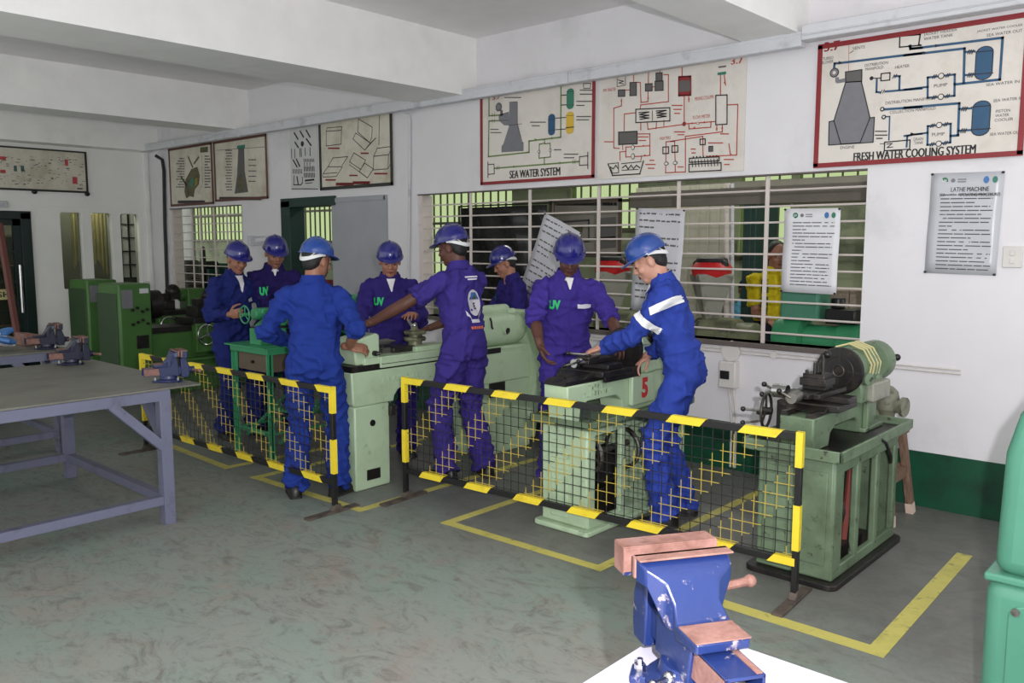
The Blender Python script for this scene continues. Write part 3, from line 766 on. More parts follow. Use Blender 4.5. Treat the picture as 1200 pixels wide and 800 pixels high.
for c in ((343, 178, 443, 358), (326, 448, 430, 632)):
    p.capsule(*B(c[0], c[1]), *B(c[2], c[3]), black_ink, 2); p.capsule(*B(c[0] + 5, c[1] + 5), *B(c[2] - 5, c[3] - 5), blue_ink, 3)
    p.line([B(c[0] + 6, c[1] + 38), B(c[2] - 6, c[1] + 30)], black_ink, 0.005, 4); p.line([B(c[0] + 6, c[3] - 34), B(c[2] - 6, c[3] - 40)], black_ink, 0.005, 4)
for (x, y) in ((302, 214), (302, 328), (272, 495), (268, 602)):
    x1 = 345 if y < 400 else 328
    p.line([B(x, y), B(x1, y - 3)], BL, 0.012)
    for dx in (14, 24, 34): p.line([B(x + dx - 4, y + 9), B(x + dx + 4, y - 9)], black_ink, 0.006, 2)
p.line([A(380, 481), A(578, 468)], BL, 0.014); p.line([B(0, 489), B(270, 467), B(264, 625), B(228, 628)], BL, 0.014)
p.circ(*A(374, 480), 0.014, black_ink, 2); p.circ(*A(374, 480), 0.007, pale_board, 3); p.circ(*A(382, 521), 0.014, black_ink, 2); p.circ(*A(382, 521), 0.007, pale_board, 3)
p.line([A(390, 519), A(412, 518), A(408, 640)], BL, 0.008); p.line([A(386, 652), A(518, 640), A(516, 688), A(384, 696)], black_ink, 0.007, 1, True); p.line([A(500, 675), A(504, 620), A(530, 612), A(578, 608)], BL, 0.011); p.line([B(0, 628), B(115, 612)], BL, 0.011)
p.line([A(398, 662), A(425, 658), A(400, 680), A(428, 677)], black_ink, 0.005, 2); p.line([A(362, 660), A(386, 660)], black_ink, 0.004)
for (x, y) in ((368, 390), (380, 388), (432, 310), (444, 308)): p.line([A(x - 4, y + 9), A(x + 5, y - 9)], black_ink, 0.005, 2)
p.text('FRESH WATER COOLING SYSTEM', *A(222, 750), B(345, 0)[0], 9.5, black_ink, 1, 0.012)
p.text('3.7', *A(70, 182), A(148, 0)[0], 11, red_ink, 1, 0.02)
for s, x0, y0, x1, f in (('VENTS', 218, 172, 282, A), ('DISTRIBUTION', 282, 260, 402, A), ('MANIFOLD', 285, 280, 378, A), ('HEATER', 440, 270, 515, A), ('DISTRIBUTION MANIFOLD', 390, 456, 640, A), ('COLLECTION MANIFOLD', 412, 505, 650, A), ('ENGINE', 155, 688, 228, A), ('TURBO', 62, 226, 118, A), ('BLOWER', 60, 246, 118, A),
                        ('JACKET HEADER', 95, 138, 258, B), ('WATER TANK', 95, 158, 238, B), ('JACKET WATER COOLER', 357, 122, 580, B), ('SEA WATER OUT', 405, 140, 580, B), ('SEA WATER IN', 402, 384, 565, B), ('SEA WATER IN', 438, 462, 583, B), ('PISTON', 450, 514, 520, B), ('WATER', 447, 536, 515, B), ('COOLER', 444, 558, 535, B), ('SEA WATER OUT', 420, 628, 578, B), ('DRAIN', 45, 652, 92, B), ('TANK', 47, 670, 92, B)):
    x, y = f(x0, y0); p.text(s, x, y, f(x1, 0)[0], 3.4, dark_ink)
for (x0, y0, x1) in ((338, 595, 395), (338, 615, 402), (345, 632, 372)): p.scribble(*A(x0, y0), A(x1, 0)[0], midgrey_ink, 0.008)
p.line([A(200, 130), A(198, 280)], orange_ink, 0.0025); p.line([A(200, 125), A(460, 92)], orange_ink, 0.0025); p.line([A(205, 188), A(222, 176)], black_ink, 0.004)
p.finish()

# --- kinds of weld joints
t, _ = board('welding_chart', 'aged dark framed chart of box shaped weld joints above the grey door leaf', [(377, 222), (461, 217), (461, 120), (376, 136)], aged_board, frame=mat('black frame', rgb(38, 40, 36), rough=0.5), fw=0.025)
p = Print(WY - 0.0185, t); K3 = 150 / 923.0
def q(x, y): return (330 + x * K3, 110 + y * K3)
D_ = dark_ink
for pts in ([(322, 270), (432, 262), (430, 362), (322, 375), (322, 270)], [(322, 270), (328, 245), (436, 236), (432, 262)], [(555, 180), (655, 240), (650, 315), (635, 350), (550, 275), (555, 180)], [(515, 325), (535, 282), (640, 355), (600, 405), (515, 325)], [(640, 355), (680, 318), (600, 405)],
            [(370, 462), (478, 452), (430, 525), (335, 525), (370, 462)], [(335, 525), (300, 575), (300, 600), (395, 595), (440, 525)], [(300, 575), (400, 568)], [(522, 425), (606, 478), (572, 545), (490, 490), (522, 425)], [(600, 500), (662, 540), (620, 605), (560, 560), (600, 500)], [(490, 510), (620, 605)],
            [(665, 450), (772, 438), (768, 540), (662, 548), (665, 450)], [(665, 450), (690, 392), (800, 378), (785, 505), (768, 540)], [(772, 438), (800, 380)], [(706, 150), (702, 365)]):
    p.line([q(*a) for a in pts], D_, 0.008)
for x0, y0, x1 in ((338, 392, 415), (575, 428, 630), (320, 620, 388), (492, 588, 550), (672, 575, 760)): p.scribble(*q(x0, y0), q(x1, 0)[0], red_ink, 0.016)
p.scribble(*q(398, 650), q(515, 0)[0], red_ink, 0.03); p.scribble(*q(520, 640), q(632, 0)[0], red_ink, 0.03)
p.finish()

# --- tool chart
t, _ = board('tool_chart', 'narrow white sheet crowded with small black tool pictures beside the weld joint chart', [(341, 222), (373, 219), (373, 138), (341, 143)], mat('chart sheet', rgb(200, 200, 198), rough=0.5, var=0.03), thick=0.008)
p = Print(WY - 0.0085, t)
r = random.Random(3)
for (x0, y0, x1, y1) in ((92, 282, 118, 325), (135, 270, 158, 310), (178, 262, 205, 310), (98, 350, 120, 385), (180, 325, 212, 370), (85, 478, 112, 525), (108, 472, 130, 520)): p.line([q(x0, y0), q(x1, y1)], black_ink, 0.02)
for (x0, y0, y1) in ((72, 400, 465), (95, 400, 460), (132, 395, 450), (142, 395, 450), (170, 392, 445), (205, 390, 445)): p.line([q(x0, y0), q(x0 + 2, y1)], black_ink, 0.012)
p.circ(*q(150, 360), 0.03, black_ink, 1, 12)
for k in range(9): p.line([q(160 + k * 9, 470), q(162 + k * 9, 488)], black_ink, 0.009); p.line([q(162 + k * 9, 525), q(164 + k * 9, 555)], black_ink, 0.011); p.line([q(164 + k * 9, 572), q(166 + k * 9, 600)], black_ink, 0.011)
for k in range(8): p.line([q(82 + k * 9, 545), q(84 + k * 9, 572)], black_ink, 0.009)
p.line([q(92, 590), q(88, 655), q(140, 655), q(152, 640), q(150, 600)], black_ink, 0.011); p.line([q(112, 600), q(120, 650)], black_ink, 0.02); p.line([q(172, 625), q(232, 618)], black_ink, 0.02); p.line([q(172, 645), q(222, 640)], black_ink, 0.009)
p.scribble(*q(68, 200), q(262, 0)[0], olive_ink, 0.02); p.scribble(*q(75, 685), q(262, 0)[0], midgrey_ink, 0.012)
for k in range(6): p.circ(*q(165 + (k % 3) * 20, 500 + (k // 3) * 12), 0.008, black_ink, 1, 8)
p.finish()

# --- two aged engine charts near the corner
K4 = 160 / 1164.0
def q(x, y): return (190 + x * K4, 150 + y * K4)
t, _ = board('engine_chart', 'aged chart with a green engine cutaway beside the far corner', [(201.5, 242.5), (250.5, 237.5), (250.5, 166), (200, 176)], aged_board, frame=mat('red brown frame', rgb(96, 60, 54), rough=0.5), fw=0.022)
p = Print(WY - 0.0185, t)
p.poly([q(200, 440), q(250, 350), q(300, 330), q(322, 400), q(315, 480), q(280, 520), q(270, 590), q(240, 580), q(205, 600), q(190, 540)], olive_ink)
p.poly([q(230, 470), q(260, 420), q(280, 450), q(250, 510)], teal_ink, 2); p.poly([q(285, 430), q(300, 420), q(305, 470), q(280, 500)], mat('dull yellow ink', rgb(150, 130, 50), rough=0.6), 2)
for a, b in (((225, 250), (260, 330)), ((275, 300), (310, 250)), ((165, 420), (205, 480))): p.line([q(*a), q(*b)], olive_ink, 0.03)
for k in range(12):
    p.scribble(*q(365, 240 + k * 24), q(365 + r.randint(25, 55), 0)[0], midgrey_ink, 0.016); p.scribble(*q(150 - (k % 3) * 14, 260 + k * 22), q(190, 0)[0], midgrey_ink, 0.014)
p.line([q(340, 235), q(345, 470), q(310, 560)], red_ink, 0.006); p.poly([q(325, 165), q(392, 158), q(392, 205), q(325, 210)], olive_ink); p.scribble(*q(140, 630), q(360, 0)[0], dark_ink, 0.04)
p.finish()
t, _ = board('engine_chart', 'aged chart with a tall grey engine section beside the green cutaway chart', [(253.5, 236.5), (314.5, 231.5), (314.5, 157), (253, 167)], aged_board, frame=MATS['red brown frame'], fw=0.022)
p = Print(WY - 0.0185, t)
p.poly([q(618, 560), q(640, 400), q(650, 175), q(700, 170), q(705, 370), q(735, 545)], midgrey_ink); p.poly([q(640, 470), q(670, 380), q(705, 470), q(690, 540), q(660, 545)], olive_ink, 2); p.poly([q(640, 178), q(642, 150), q(710, 140), q(708, 170)], teal_ink, 2)
for k in range(15): p.scribble(*q(540 + (k % 3) * 6, 190 + k * 24), q(595, 0)[0], midgrey_ink, 0.013)
for k in range(5): p.scribble(*q(740, 270 + k * 50 - k * k), q(800, 0)[0], midgrey_ink, 0.013)
p.scribble(*q(495, 600), q(845, 0)[0], dark_ink, 0.04); p.line([q(470, 190), q(880, 160)], midgrey_ink, 0.006)
p.finish()

# --- long diagram on the far left wall
t = thing('long_diagram', 'long pale diagram board with small red boxes above the slit windows', 'poster', (LX, 3.6, 2.29))
mb = MB(); mb.box(LX + 0.001, LX + 0.02, 1.9, 4.63, 2.29, 2.80); mb.build('backing_board', aged_board, t, world=True)
for (a, b, c, d) in ((1.9, 4.64, 2.275, 2.30), (1.9, 4.64, 2.79, 2.81), (4.615, 4.64, 2.28, 2.81)):
    mb = MB(); mb.box(LX + 0.001, LX + 0.028, a, b, c, d); mb.build('frame_strip', MATS['black frame'], t, world=True)
for (y, zz) in ((4.62, 2.265), (3.98, 2.265)):
    mb = MB(); mb.ell((LX + 0.03, y, zz), (0.02, 0.035, 0.03)); mb.build('clip', black_plastic, t, world=True)
mbr, mbk, mbg = MB(), MB(), MB()
def lw(mbx, px, py, w, h): 
    qv = onx(px, py, LX + 0.0215); mbx.add([(qv.x, qv.y - w, qv.z - h), (qv.x, qv.y + w, qv.z - h), (qv.x, qv.y + w, qv.z + h), (qv.x, qv.y - w, qv.z + h)], [(0, 1, 2, 3)])
S_ = 210 / 1200.0
for (x, y, w, h) in ((445, 345, .02, .04), (502, 465, .03, .045), (15, 315, .04, .02), (20, 405, .03, .02)): lw(mbr, x * S_, 130 + y * S_, w, h)
for (x, y) in ((103, 385), (150, 385)): lw(mbg, x * S_, 130 + y * S_, 0.018, 0.035)
rr_ = random.Random(5)
for k in range(110): lw(mbk, rr_.uniform(0, 560) * S_, 130 + rr_.uniform(300, 500) * S_, rr_.uniform(.004, .02), rr_.uniform(.002, .005))
lw(mbk, 535 * S_, 130 + 520 * S_, .035, .01)
mbr.build('red_box_print', mat('faded red ink', rgb(186, 70, 74), rough=0.6), t, smooth=0, world=True); mbg.build('teal_print', mat('dark teal ink', rgb(66, 96, 92), rough=0.6), t, smooth=0, world=True); mbk.build('fine_print', midgrey_ink, t, smooth=0, world=True)['kind'] = 'stuff'

# ------------------------------------------------------------------ notices
def notice(name, label, c, w, h, rot, Y, lines, m=white_paper, curl=0.0, logos=True, title=None, pins=True, seed=1, hand=False):
    """paper hung at wall plane Y, centre pixel c"""
    q0 = ony(c[0], c[1], Y)
    t = thing(name, label, 'notice', q0); 
    t.rotation_euler = (0, rot, 0); t.matrix_basis = Matrix.Translation(q0) @ Matrix.Rotation(rot, 4, 'Y')
    mb = MB(); n = 8
    f = lambda u, v: -0.004 - curl * (u * u + 0.5 * v * v) - 0.004 * math.sin(3 * u + 5 * v)
    vs = [((i / n - .5) * w, f(i / n * 2 - 1, j / n * 2 - 1), (j / n - .5) * h) for j in range(n + 1) for i in range(n + 1)]
    fs = [(j * (n + 1) + i, j * (n + 1) + i + 1, (j + 1) * (n + 1) + i + 1, (j + 1) * (n + 1) + i) for j in range(n) for i in range(n)]
    mb.add(vs, fs)
    sh = mb.build('sheet', m, t, smooth=180)
    so = sh.modifiers.new('thickness', 'SOLIDIFY'); so.thickness = 0.0012; so.offset = 0
    r = random.Random(seed)
    mk = MB()
    def strip(mbx, u0, u1, v, th):
        for a in np.arange(u0, u1 - 1e-6, 0.04):
            b = min(u1, a + 0.04)
            g = lambda u: f(u / w * 2, v / h * 2) - 0.0018
            mbx.add([(a, g(a), v - th), (b, g(b), v - th), (b, g(b), v + th), (a, g(a), v + th)], [(0, 1, 2, 3)])
    top = h / 2 - (0.13 if title else (0.10 if logos else 0.03)) * (h / 0.6)
    dv = (top + h / 2 - 0.03) / lines
    v = top; k = 0
    while v > -h / 2 + 0.03:
        end = w / 2 - 0.03 - (r.uniform(0.02, w * 0.6) if k % 3 == 2 else r.uniform(0, 0.03))
        u = -w / 2 + (0.06 if logos else 0.03)
        while u < end:
            l = r.uniform(0.015, 0.05) if hand else r.uniform(0.03, 0.09)
            strip(mk, u, min(end, u + l), v + (r.uniform(-.002, .002) if hand else 0), dv * (0.12 if hand else 0.13))
            u += l + (0.010 if hand else 0.006)
        v -= dv * (1.5 if (hand and k % 3 == 2) else 1.0); k += 1
    mk.build('text_rows', dark_ink if not hand else midgrey_ink, t, smooth=0)['kind'] = 'stuff'
    if logos:
        y = -0.0065 - curl
        for (u, m_, rr1) in ((-w / 2 + 0.075, logo_green, 0.019), (-w / 2 + 0.12, grey_ink, 0.012), (w / 2 - 0.09, logo_blue, 0.015), (w / 2 - 0.045, teal_ink, 0.014)):
            mb = MB(); mb.add([(u + rr1 * math.cos(a), y, h / 2 - 0.045 + rr1 * (1 if u < 0 else 1.35) * math.sin(a)) for a in np.linspace(0, 2 * math.pi, 17)[:-1]], [tuple(range(16))]); mb.build('logo', m_, t, smooth=0)
        mb = MB()
        for dz in (0.006, -0.008): mb.add([(-w / 2 + 0.145, y, h / 2 - 0.045 + dz - .003), (-w / 2 + 0.19, y, h / 2 - 0.045 + dz - .003), (-w / 2 + 0.19, y, h / 2 - 0.045 + dz + .003), (-w / 2 + 0.145, y, h / 2 - 0.045 + dz + .003)], [(0, 1, 2, 3)])
        mb.build('logo_caption', grey_ink, t, smooth=0)
        vs, fs = text_mesh('UV', bold=0.03); mb = MB(); mb.add([(-w / 2 + 0.063 + a * 0.024, y - 0.001, h / 2 - 0.052 + b * 0.014) for a, b in vs], fs); mb.build('logo_letters', white_paper, t, smooth=0)
    if title:
        for i, (s, uw, hh, dz) in enumerate(title):
            vs, fs = text_mesh(s); mb = MB(); [mb.add([(-uw / 2 + 0.02 + a * uw + kk * 0.001, -0.007 - curl * .4 - kk * 0.0002, dz + b * hh) for a, b in vs], fs) for kk in range(2)]; mb.build('title', black_ink, t, smooth=0)['kind'] = 'stuff'
    if pins:
        for sx in (-1, 1):
            for sz in (-1, 1):
                mb = MB(); mb.ell((sx * (w / 2 - .006), f(1, 1) - .004, sz * (h / 2 - .006)), (.009, .004, .007)); mb.build('pin', black_plastic, t)
    return t
notice('procedure_notice', 'lathe machine operating procedure sheet pinned to the white wall', (1129, 262), 0.385, 0.59, 0.02, WY - 0.004, 19, mat('laminated paper', rgb(186, 188, 194), rough=0.3, var=0.02),
       title=[('LATHE MACHINE', 0.20, 0.026, 0.185), ('STANDARD OPERATING PROCEDURES', 0.32, 0.018, 0.158)], seed=2)
notice('safety_notice', 'typed white sheet with small logos tied to the window bars beside the wall', (950, 294), 0.375, 0.555, 0.015, WY + 0.005, 19, seed=3, curl=0.004)
notice('handwritten_notice', 'upright handwritten sheet tied to the window bars behind the reflective striped coverall', (771, 306), 0.42, 0.78, 0.06, WY + 0.005, 14, mat('matte paper', rgb(196, 196, 202), rough=0.7, var=0.02), curl=0.006, logos=False, seed=4, hand=True)
notice('handwritten_notice', 'tilted handwritten sheet hanging askew on the window bars', (643, 313), 0.42, 0.80, 0.42, WY + 0.005, 14, MATS['matte paper'], curl=0.006, logos=False, seed=6, hand=True)

# tape marks, switch and breaker box on the wall
mb = MB(); q0 = ony(1187, 301, WY); mb.box(q0.x - 0.05, q0.x + 0.05, WY - 0.014, WY, q0.z - 0.06, q0.z + 0.06)
sw = tag(mb.build('light_switch', plastic_grey, None, bevel=0.004, loc=(q0.x, WY, q0.z)), 'off white double light switch on the wall right of the pinned procedure sheet', 'switch')
for dz in (-0.022, 0.022):
    mb = MB(); mb.box(q0.x - 0.012, q0.x + 0.012, WY - 0.022, WY - 0.014, q0.z + dz - 0.014, q0.z + dz + 0.014); mb.build('rocker', plastic_grey, sw, bevel=0.002, world=True)
q0 = ony(857, 438, WY)
mb = MB(); mb.box(q0.x - 0.065, q0.x + 0.065, WY - 0.07, WY, q0.z - 0.095, q0.z + 0.095)
bx = tag(mb.build('breaker_box', plastic_grey, None, bevel=0.008, loc=(q0.x, WY, q0.z)), 'off white breaker box with black switch under the barred window', 'breaker box')
mb = MB(); mb.box(q0.x - 0.05, q0.x + 0.022, WY - 0.078, WY - 0.07, q0.z - 0.03, q0.z + 0.03); mb.build('breaker_switch', black_plastic, bx, bevel=0.003, world=True)
mb = MB(); mb.cyl((q0.x, WY - 0.02, q0.z + 0.165), (q0.x, WY, q0.z + 0.165), 0.075, n=8); mb.build('junction_cover', plastic_grey, bx, world=True)
for k, dx in enumerate((-0.01, 0.025)):
    mb = MB(); mb.tube([(q0.x + dx, WY - 0.02, q0.z - 0.09), (q0.x + dx + 0.015, WY - 0.012, q0.z - 0.2), (q0.x + dx + 0.03, WY - 0.012, 0.35), (q0.x + dx + 0.03, WY - 0.012, 0.02)], 0.008, 6); mb.build('cable', plastic_grey, bx, world=True)
for s, x0, x1 in ((0.0, q0.x + 0.075, WX1 + 0.6), (0.0, q0.x - 2.6, q0.x - 0.075)):
    mb = MB()
    for dz in (0.155, 0.178): mb.tube([(x0, WY - 0.009, q0.z + dz), (x1, WY - 0.009, q0.z + dz)], 0.007, 6)
    mb.build('surface_cable', plastic_grey, bx, world=True)
mb = MB(); mb.cyl((q0.x + 0.32, WY - 0.02, q0.z + 0.166), (q0.x + 0.32, WY, q0.z + 0.166), 0.025, n=10); mb.build('cable_clip', plastic_grey, bx, world=True)
# picture rail bracket left of the doorway
mb = MB()
for a, b in ((294, 325), ): 
    for y in (278, 284, 287): mb.tube([ony(a, y, WY - 0.02), ony(b, y - 2, WY - 0.02)], 0.012, 6)
    mb.box(ony(295, 280, WY).x, ony(299, 280, WY).x, WY - 0.06, WY, ony(295, 288, WY).z, ony(295, 276, WY).z)
tag(mb.build('wall_rack', conduit_grey, None, loc=tuple(ony(310, 283, WY))), 'small grey rod rack on the wall between barred window and doorway', 'wall rack')

# ------------------------------------------------------------------ workshop behind the barred window
FY = 9.8
def fpx(a, b, c, d, Y=FY):
    q0 = ony(a, d, Y); q1 = ony(c, b, Y); return (q0.x, q1.x, q0.z, q1.z)
fholes = [fpx(470, 212, 600, 325), fpx(668, 212, 748, 268), fpx(864, 196, 928, 300), fpx(934, 190, 1060, 236), fpx(200, 232, 300, 281), fpx(320, 220, 420, 282)]
far_paint = mat('far workshop wall', rgb(150, 158, 128), rgb(120, 126, 104), rough=0.8, scale=2, var=0.06)
slab_wall('wall_far', 'y', FY, 0.15, -24, 1.8, 0, 3.4, fholes, far_paint)
mb = MB(); mb.box(-24, 1.8, WY + 0.16, FY + 0.15, 3.4, 3.5); struct(mb.build('ceiling', ceil_paint, None, smooth=0))
mb = MB(); mb.box(-24, -16, 5.0, FY + .2, -0.1, 0.0); struct(mb.build('floor', concrete, None, smooth=0))
ggl = bpy.data.materials.new('green glass'); ggl.use_nodes = True
gn = ggl.node_tree; gb = gn.nodes['Principled BSDF']; tr_ = gn.nodes.new('ShaderNodeBsdfTransparent'); mx = gn.nodes.new('ShaderNodeMixShader')
tr_.inputs[0].default_value = (0.66, 0.72, 0.52, 1); mx.inputs[0].default_value = 0.06
gb.inputs['Roughness'].default_value = 0.1; gb.inputs['Base Color'].default_value = rgb(120, 160, 90)
gn.links.new(tr_.outputs[0], mx.inputs[1]); gn.links.new(gb.outputs[0], mx.inputs[2]); gn.links.new(mx.outputs[0], gn.nodes['Material Output'].inputs[0])
mul = mat('brown mullion', rgb(96, 92, 70), rough=0.6)
for i, (a, b, c, d) in enumerate(fholes):
    mb = MB(); mb.box(a - .03, b + .03, FY - 0.03, FY, c - 0.05, c); mb.box(a - .03, b + .03, FY - 0.02, FY, d, d + 0.04)
    w = struct(mb.build('window_%d' % (i + 6), mul, None))
    n = max(2, int((b - a) / 0.16))
    for k in range(n):
        x0 = a + (b - a) * k / n; x1 = a + (b - a) * (k + 1) / n
        mb = MB(); mb.box(x0 + .003, x1 - .003, FY + 0.05, FY + 0.056, c, d); mb.build('pane', ggl, w)
        if k: mb = MB(); mb.box(x0 - .007, x0 + .007, FY + 0.03, FY + 0.06, c, d); mb.build('mullion', mul, w)
    mb = MB(); zz = c + (d - c) * 0.6; mb.box(a, b, FY + 0.02, FY + 0.07, zz - .02, zz + .02); mb.build('transom', mul, w)
# roof beam and wall pieces visible at the upper right of the barred window
for k, (px, py, Y, h) in enumerate(((905, 228, 7.6, 0.16), (905, 216, 8.8, 0.1))):
    q0 = ony(px, py, Y); mb = MB(); mb.box(q0.x - 1.6, 2.5, Y, Y + 0.14, q0.z - h / 2, q0.z + h / 2)
    struct(mb.build('trim_%d' % (20 + k), mat('grey brown beam %d' % k, rgb(132, 126, 118), rough=0.7), None))
# black sheet hung behind the bars
q0 = fpx(541, 240, 642, 345, 6.35)
mb = MB(); n = 14
vs = [(q0[0] + (q0[1] - q0[0]) * i / n, 6.35 + 0.03 * math.sin(i * 1.3 + j * .5) + 0.02 * math.sin(j * 1.7), q0[2] - 0.25 + (q0[3] - q0[2] + 0.25) * j / n) for j in range(n + 1) for i in range(n + 1)]
fs = [(j * (n + 1) + i, j * (n + 1) + i + 1, (j + 1) * (n + 1) + i + 1, (j + 1) * (n + 1) + i) for j in range(n) for i in range(n)]
mb.add(vs, fs)
o = mb.build('plastic_sheet', tarp_black, None, smooth=180, loc=((q0[0] + q0[1]) / 2, 6.35, q0[2] - .25)); so = o.modifiers.new('thickness', 'SOLIDIFY'); so.thickness = 0.004
tag(o, 'crinkled black plastic sheet hanging in the workshop behind the bars', 'plastic sheet')
mb = MB(); xa_, xb_ = q0[0] - .05, q0[1] + .05
mb.tube([(xa_, 6.37, 0), (xa_, 6.37, q0[3] + .02), (xb_, 6.37, q0[3] + .02), (xb_, 6.37, 0)], 0.015, 6)
mb.build('support_frame', steel_dark, o, world=False).location = (-(q0[0] + q0[1]) / 2, -6.35, -(q0[2] - .25))
# grey chart board behind the bars
t, _ = board('workshop_board', 'grey diagram board standing behind the bars next to the black sheet', [(646, 300), (729, 300), (729, 233), (646, 236)], mat('grey board', rgb(136, 132, 122), rough=0.7, var=0.08), Y=6.7, thick=0.02, frame=mat('brown frame', rgb(84, 72, 62), rough=0.6), fw=0.03)
for dx in (-0.32, 0.32):
    mb = MB(); mb.box(dx - 0.02, dx + 0.02, 0.0, 0.03, -t.location.z, 0.5); mb.build('easel_leg', MATS['brown frame'], t)
p = Print(6.679, t)
p.scribble(652, 239, 722, dark_ink, 0.03); p.line([(660, 260), (690, 258), (690, 280), (720, 278)], dark_ink, 0.02); p.poly([(700, 256), (722, 254), (722, 290), (700, 292)], midgrey_ink); p.line([(655, 285), (690, 283)], dark_ink, 0.015)
p.poly([(664, 265), (684, 263), (680, 285), (668, 286)], olive_ink); p.finish()
# light grey partition and dark upright behind the third bay
mb = MB(); q0 = fpx(742, 215, 850, 420, 8.2); mb.box(q0[0], q0[1], 8.2, 8.3, 0, q0[3])
for k in range(9): x = q0[0] + (q0[1] - q0[0]) * (k + .5) / 9; mb.box(x - .01, x + .01, 8.185, 8.2, 0, q0[3])
tag(mb.build('ribbed_partition', mat('beige partition', rgb(176, 172, 158), rough=0.6), None, loc=((q0[0] + q0[1]) / 2, 8.25, 0)), 'beige ribbed partition standing deep in the workshop behind the bars', 'partition')
mb = MB(); q0 = fpx(866, 225, 887, 420, 8.0); mb.box(q0[0], q0[1], 8.0, 8.5, 0, q0[3]); mb.box(q0[0] + .05, q0[1] - .05, 7.99, 8.0, 0.9, q0[3] - .1)
tag(mb.build('tall_locker', mat('dark teal paint', rgb(30, 58, 54), rough=0.5), None, bevel=0.01, loc=((q0[0] + q0[1]) / 2, 8.25, 0)), 'tall dark teal locker deep in the workshop behind the yellow shirted person', 'locker')
for k, px in enumerate((852, 858)):
    cable('partition_post', ('cream upright post beside the ribbed partition in the workshop', 'thin grey upright pipe beside the cream post in the workshop')[k], [ony(px, 215, 7.9), ony(px, 420, 7.9)], (0.035, 0.02)[k], (cream, conduit_grey)[k], 'post')
# beige block pile behind the green pump
t = thing('block_stack', 'stack of beige blocks behind the green pump in the workshop', 'block stack', (ony(1004, 380, 7.4).x, 7.4, 0))
q0 = ony(985, 345, 6.9); bm_ = MB(); bm_.box(0, 0.42, 0, 0.2, 0, 0.165); bmesh_ = bm_.mesh('block', 0); bmesh_.materials.append(mat('beige block', rgb(168, 152, 138), rgb(140, 124, 112), rough=0.8, scale=6))
for r_ in range(7):
    for c_ in range(3):
        b = link('block', bmesh_, MATS['beige block'], t); b.location = (-0.5 + c_ * 0.43 + (0.2 if r_ % 2 else 0), 0, r_ * 0.175)

def hopper_machine(label, px, Y, s=1.0):
    q0 = ony(px, 400, Y); t = thing('hopper_machine', label, 'machine', (q0.x, Y, 0), group='hopper machines behind the bars')
    mb = MB(); mb.box(-0.3, 0.3, -0.18, 0.18, 0.0, 0.62); mb.box(-0.34, 0.34, -0.22, 0.22, 0, 0.06); mb.build('base_cabinet', olive_machine, t, bevel=0.015)
    mb = MB(); mb.lathe([(0.02, -0.42), (0.13, -0.42), (0.15, -0.38), (0.15, -0.1), (0.19, -0.08), (0.19, 0.2), (0.16, 0.22), (0.16, 0.36), (0.1, 0.4), (0.02, 0.4)], (0, 0, 0.82), (1, 0, 0), 22); mb.build('motor_drum', olive_machine, t)
    for x in (-0.15, 0.0, 0.12):
        mb = MB(); mb.torus((x, 0, 0.82), (1, 0, 0), 0.17, 0.012); mb.build('drum_rib', olive_machine, t)
    mb = MB(); mb.lathe([(0.06, 0.95), (0.08, 1.0), (0.2, 1.32), (0.21, 1.36), (0.19, 1.37), (0.02, 1.37)], (-0.05, 0, 0), (0, 0, 1), 4); mb.build('hopper', grey_machine, t, bevel=0.005)
    mb = MB(); mb.lathe([(0.13, 1.32), (0.16, 1.36), (0.17, 1.42), (0.12, 1.48), (0.02, 1.5)], (-0.05, 0, 0), (0, 0, 1), 16); mb.build('lid', red_paint, t)
    mb = MB(); mb.torus((-0.05, 0, 1.47), (0, 0, 1), 0.1, 0.035); mb.ell((-0.16, -0.02, 1.44), (.05, .05, .05)); mb.ell((0.06, -0.02, 1.44), (.05, .05, .05)); mb.build('black_seal', black_rub, t)
    return t
hopper_machine('olive machine with a red topped grey hopper, seen between the upright sheet and yellow shirt', 838, 6.35)
hopper_machine('olive machine with a red topped grey hopper, seen between the two handwritten sheets', 722, 6.35)
# sea green pump set
q0 = ony(962, 392, 6.25); t = thing('pump_set', 'sea green pump with ribbed barrel standing behind the window bars', 'pump', (q0.x, 6.25, 0))
mb = MB(); mb.box(-0.36, 0.36, -0.2, 0.2, 0, 0.72); mb.build('plinth', concrete, t, bevel=0.01)
mb = MB(); mb.lathe([(0.02, -0.33), (0.15, -0.33), (0.17, -0.3), (0.17, -0.12), (0.11, -0.1), (0.11, 0.14), (0.13, 0.15), (0.13, 0.3), (0.1, 0.34), (0.02, 0.34)], (0, 0, 0.9), (1, 0, 0), 22); mb.build('barrel', sea_green, t)
mb = MB(); mb.box(-0.34, 0.3, -0.13, 0.13, 0.72, 0.78); mb.box(-0.28, -0.16, -0.1, 0.1, 0.72, 0.9); mb.box(0.15, 0.25, -0.1, 0.1, 0.72, 0.9); mb.build('foot', sea_green, t, bevel=0.008)
mb = MB(); mb.box(-0.28, 0.02, -0.12, 0.12, 1.05, 1.32); mb.cyl((-0.13, 0, 1.32), (-0.13, 0, 1.36), 0.06); mb.build('housing', mat('faded sea green paint', rgb(74, 134, 110), rough=0.5), t, bevel=0.02)
mb = MB(); mb.box(0.06, 0.28, -0.09, 0.09, 1.03, 1.14); mb.cyl((0.12, 0, 1.14), (0.12, 0, 1.22), 0.05); mb.build('terminal_box', black_plastic, t, bevel=0.01)
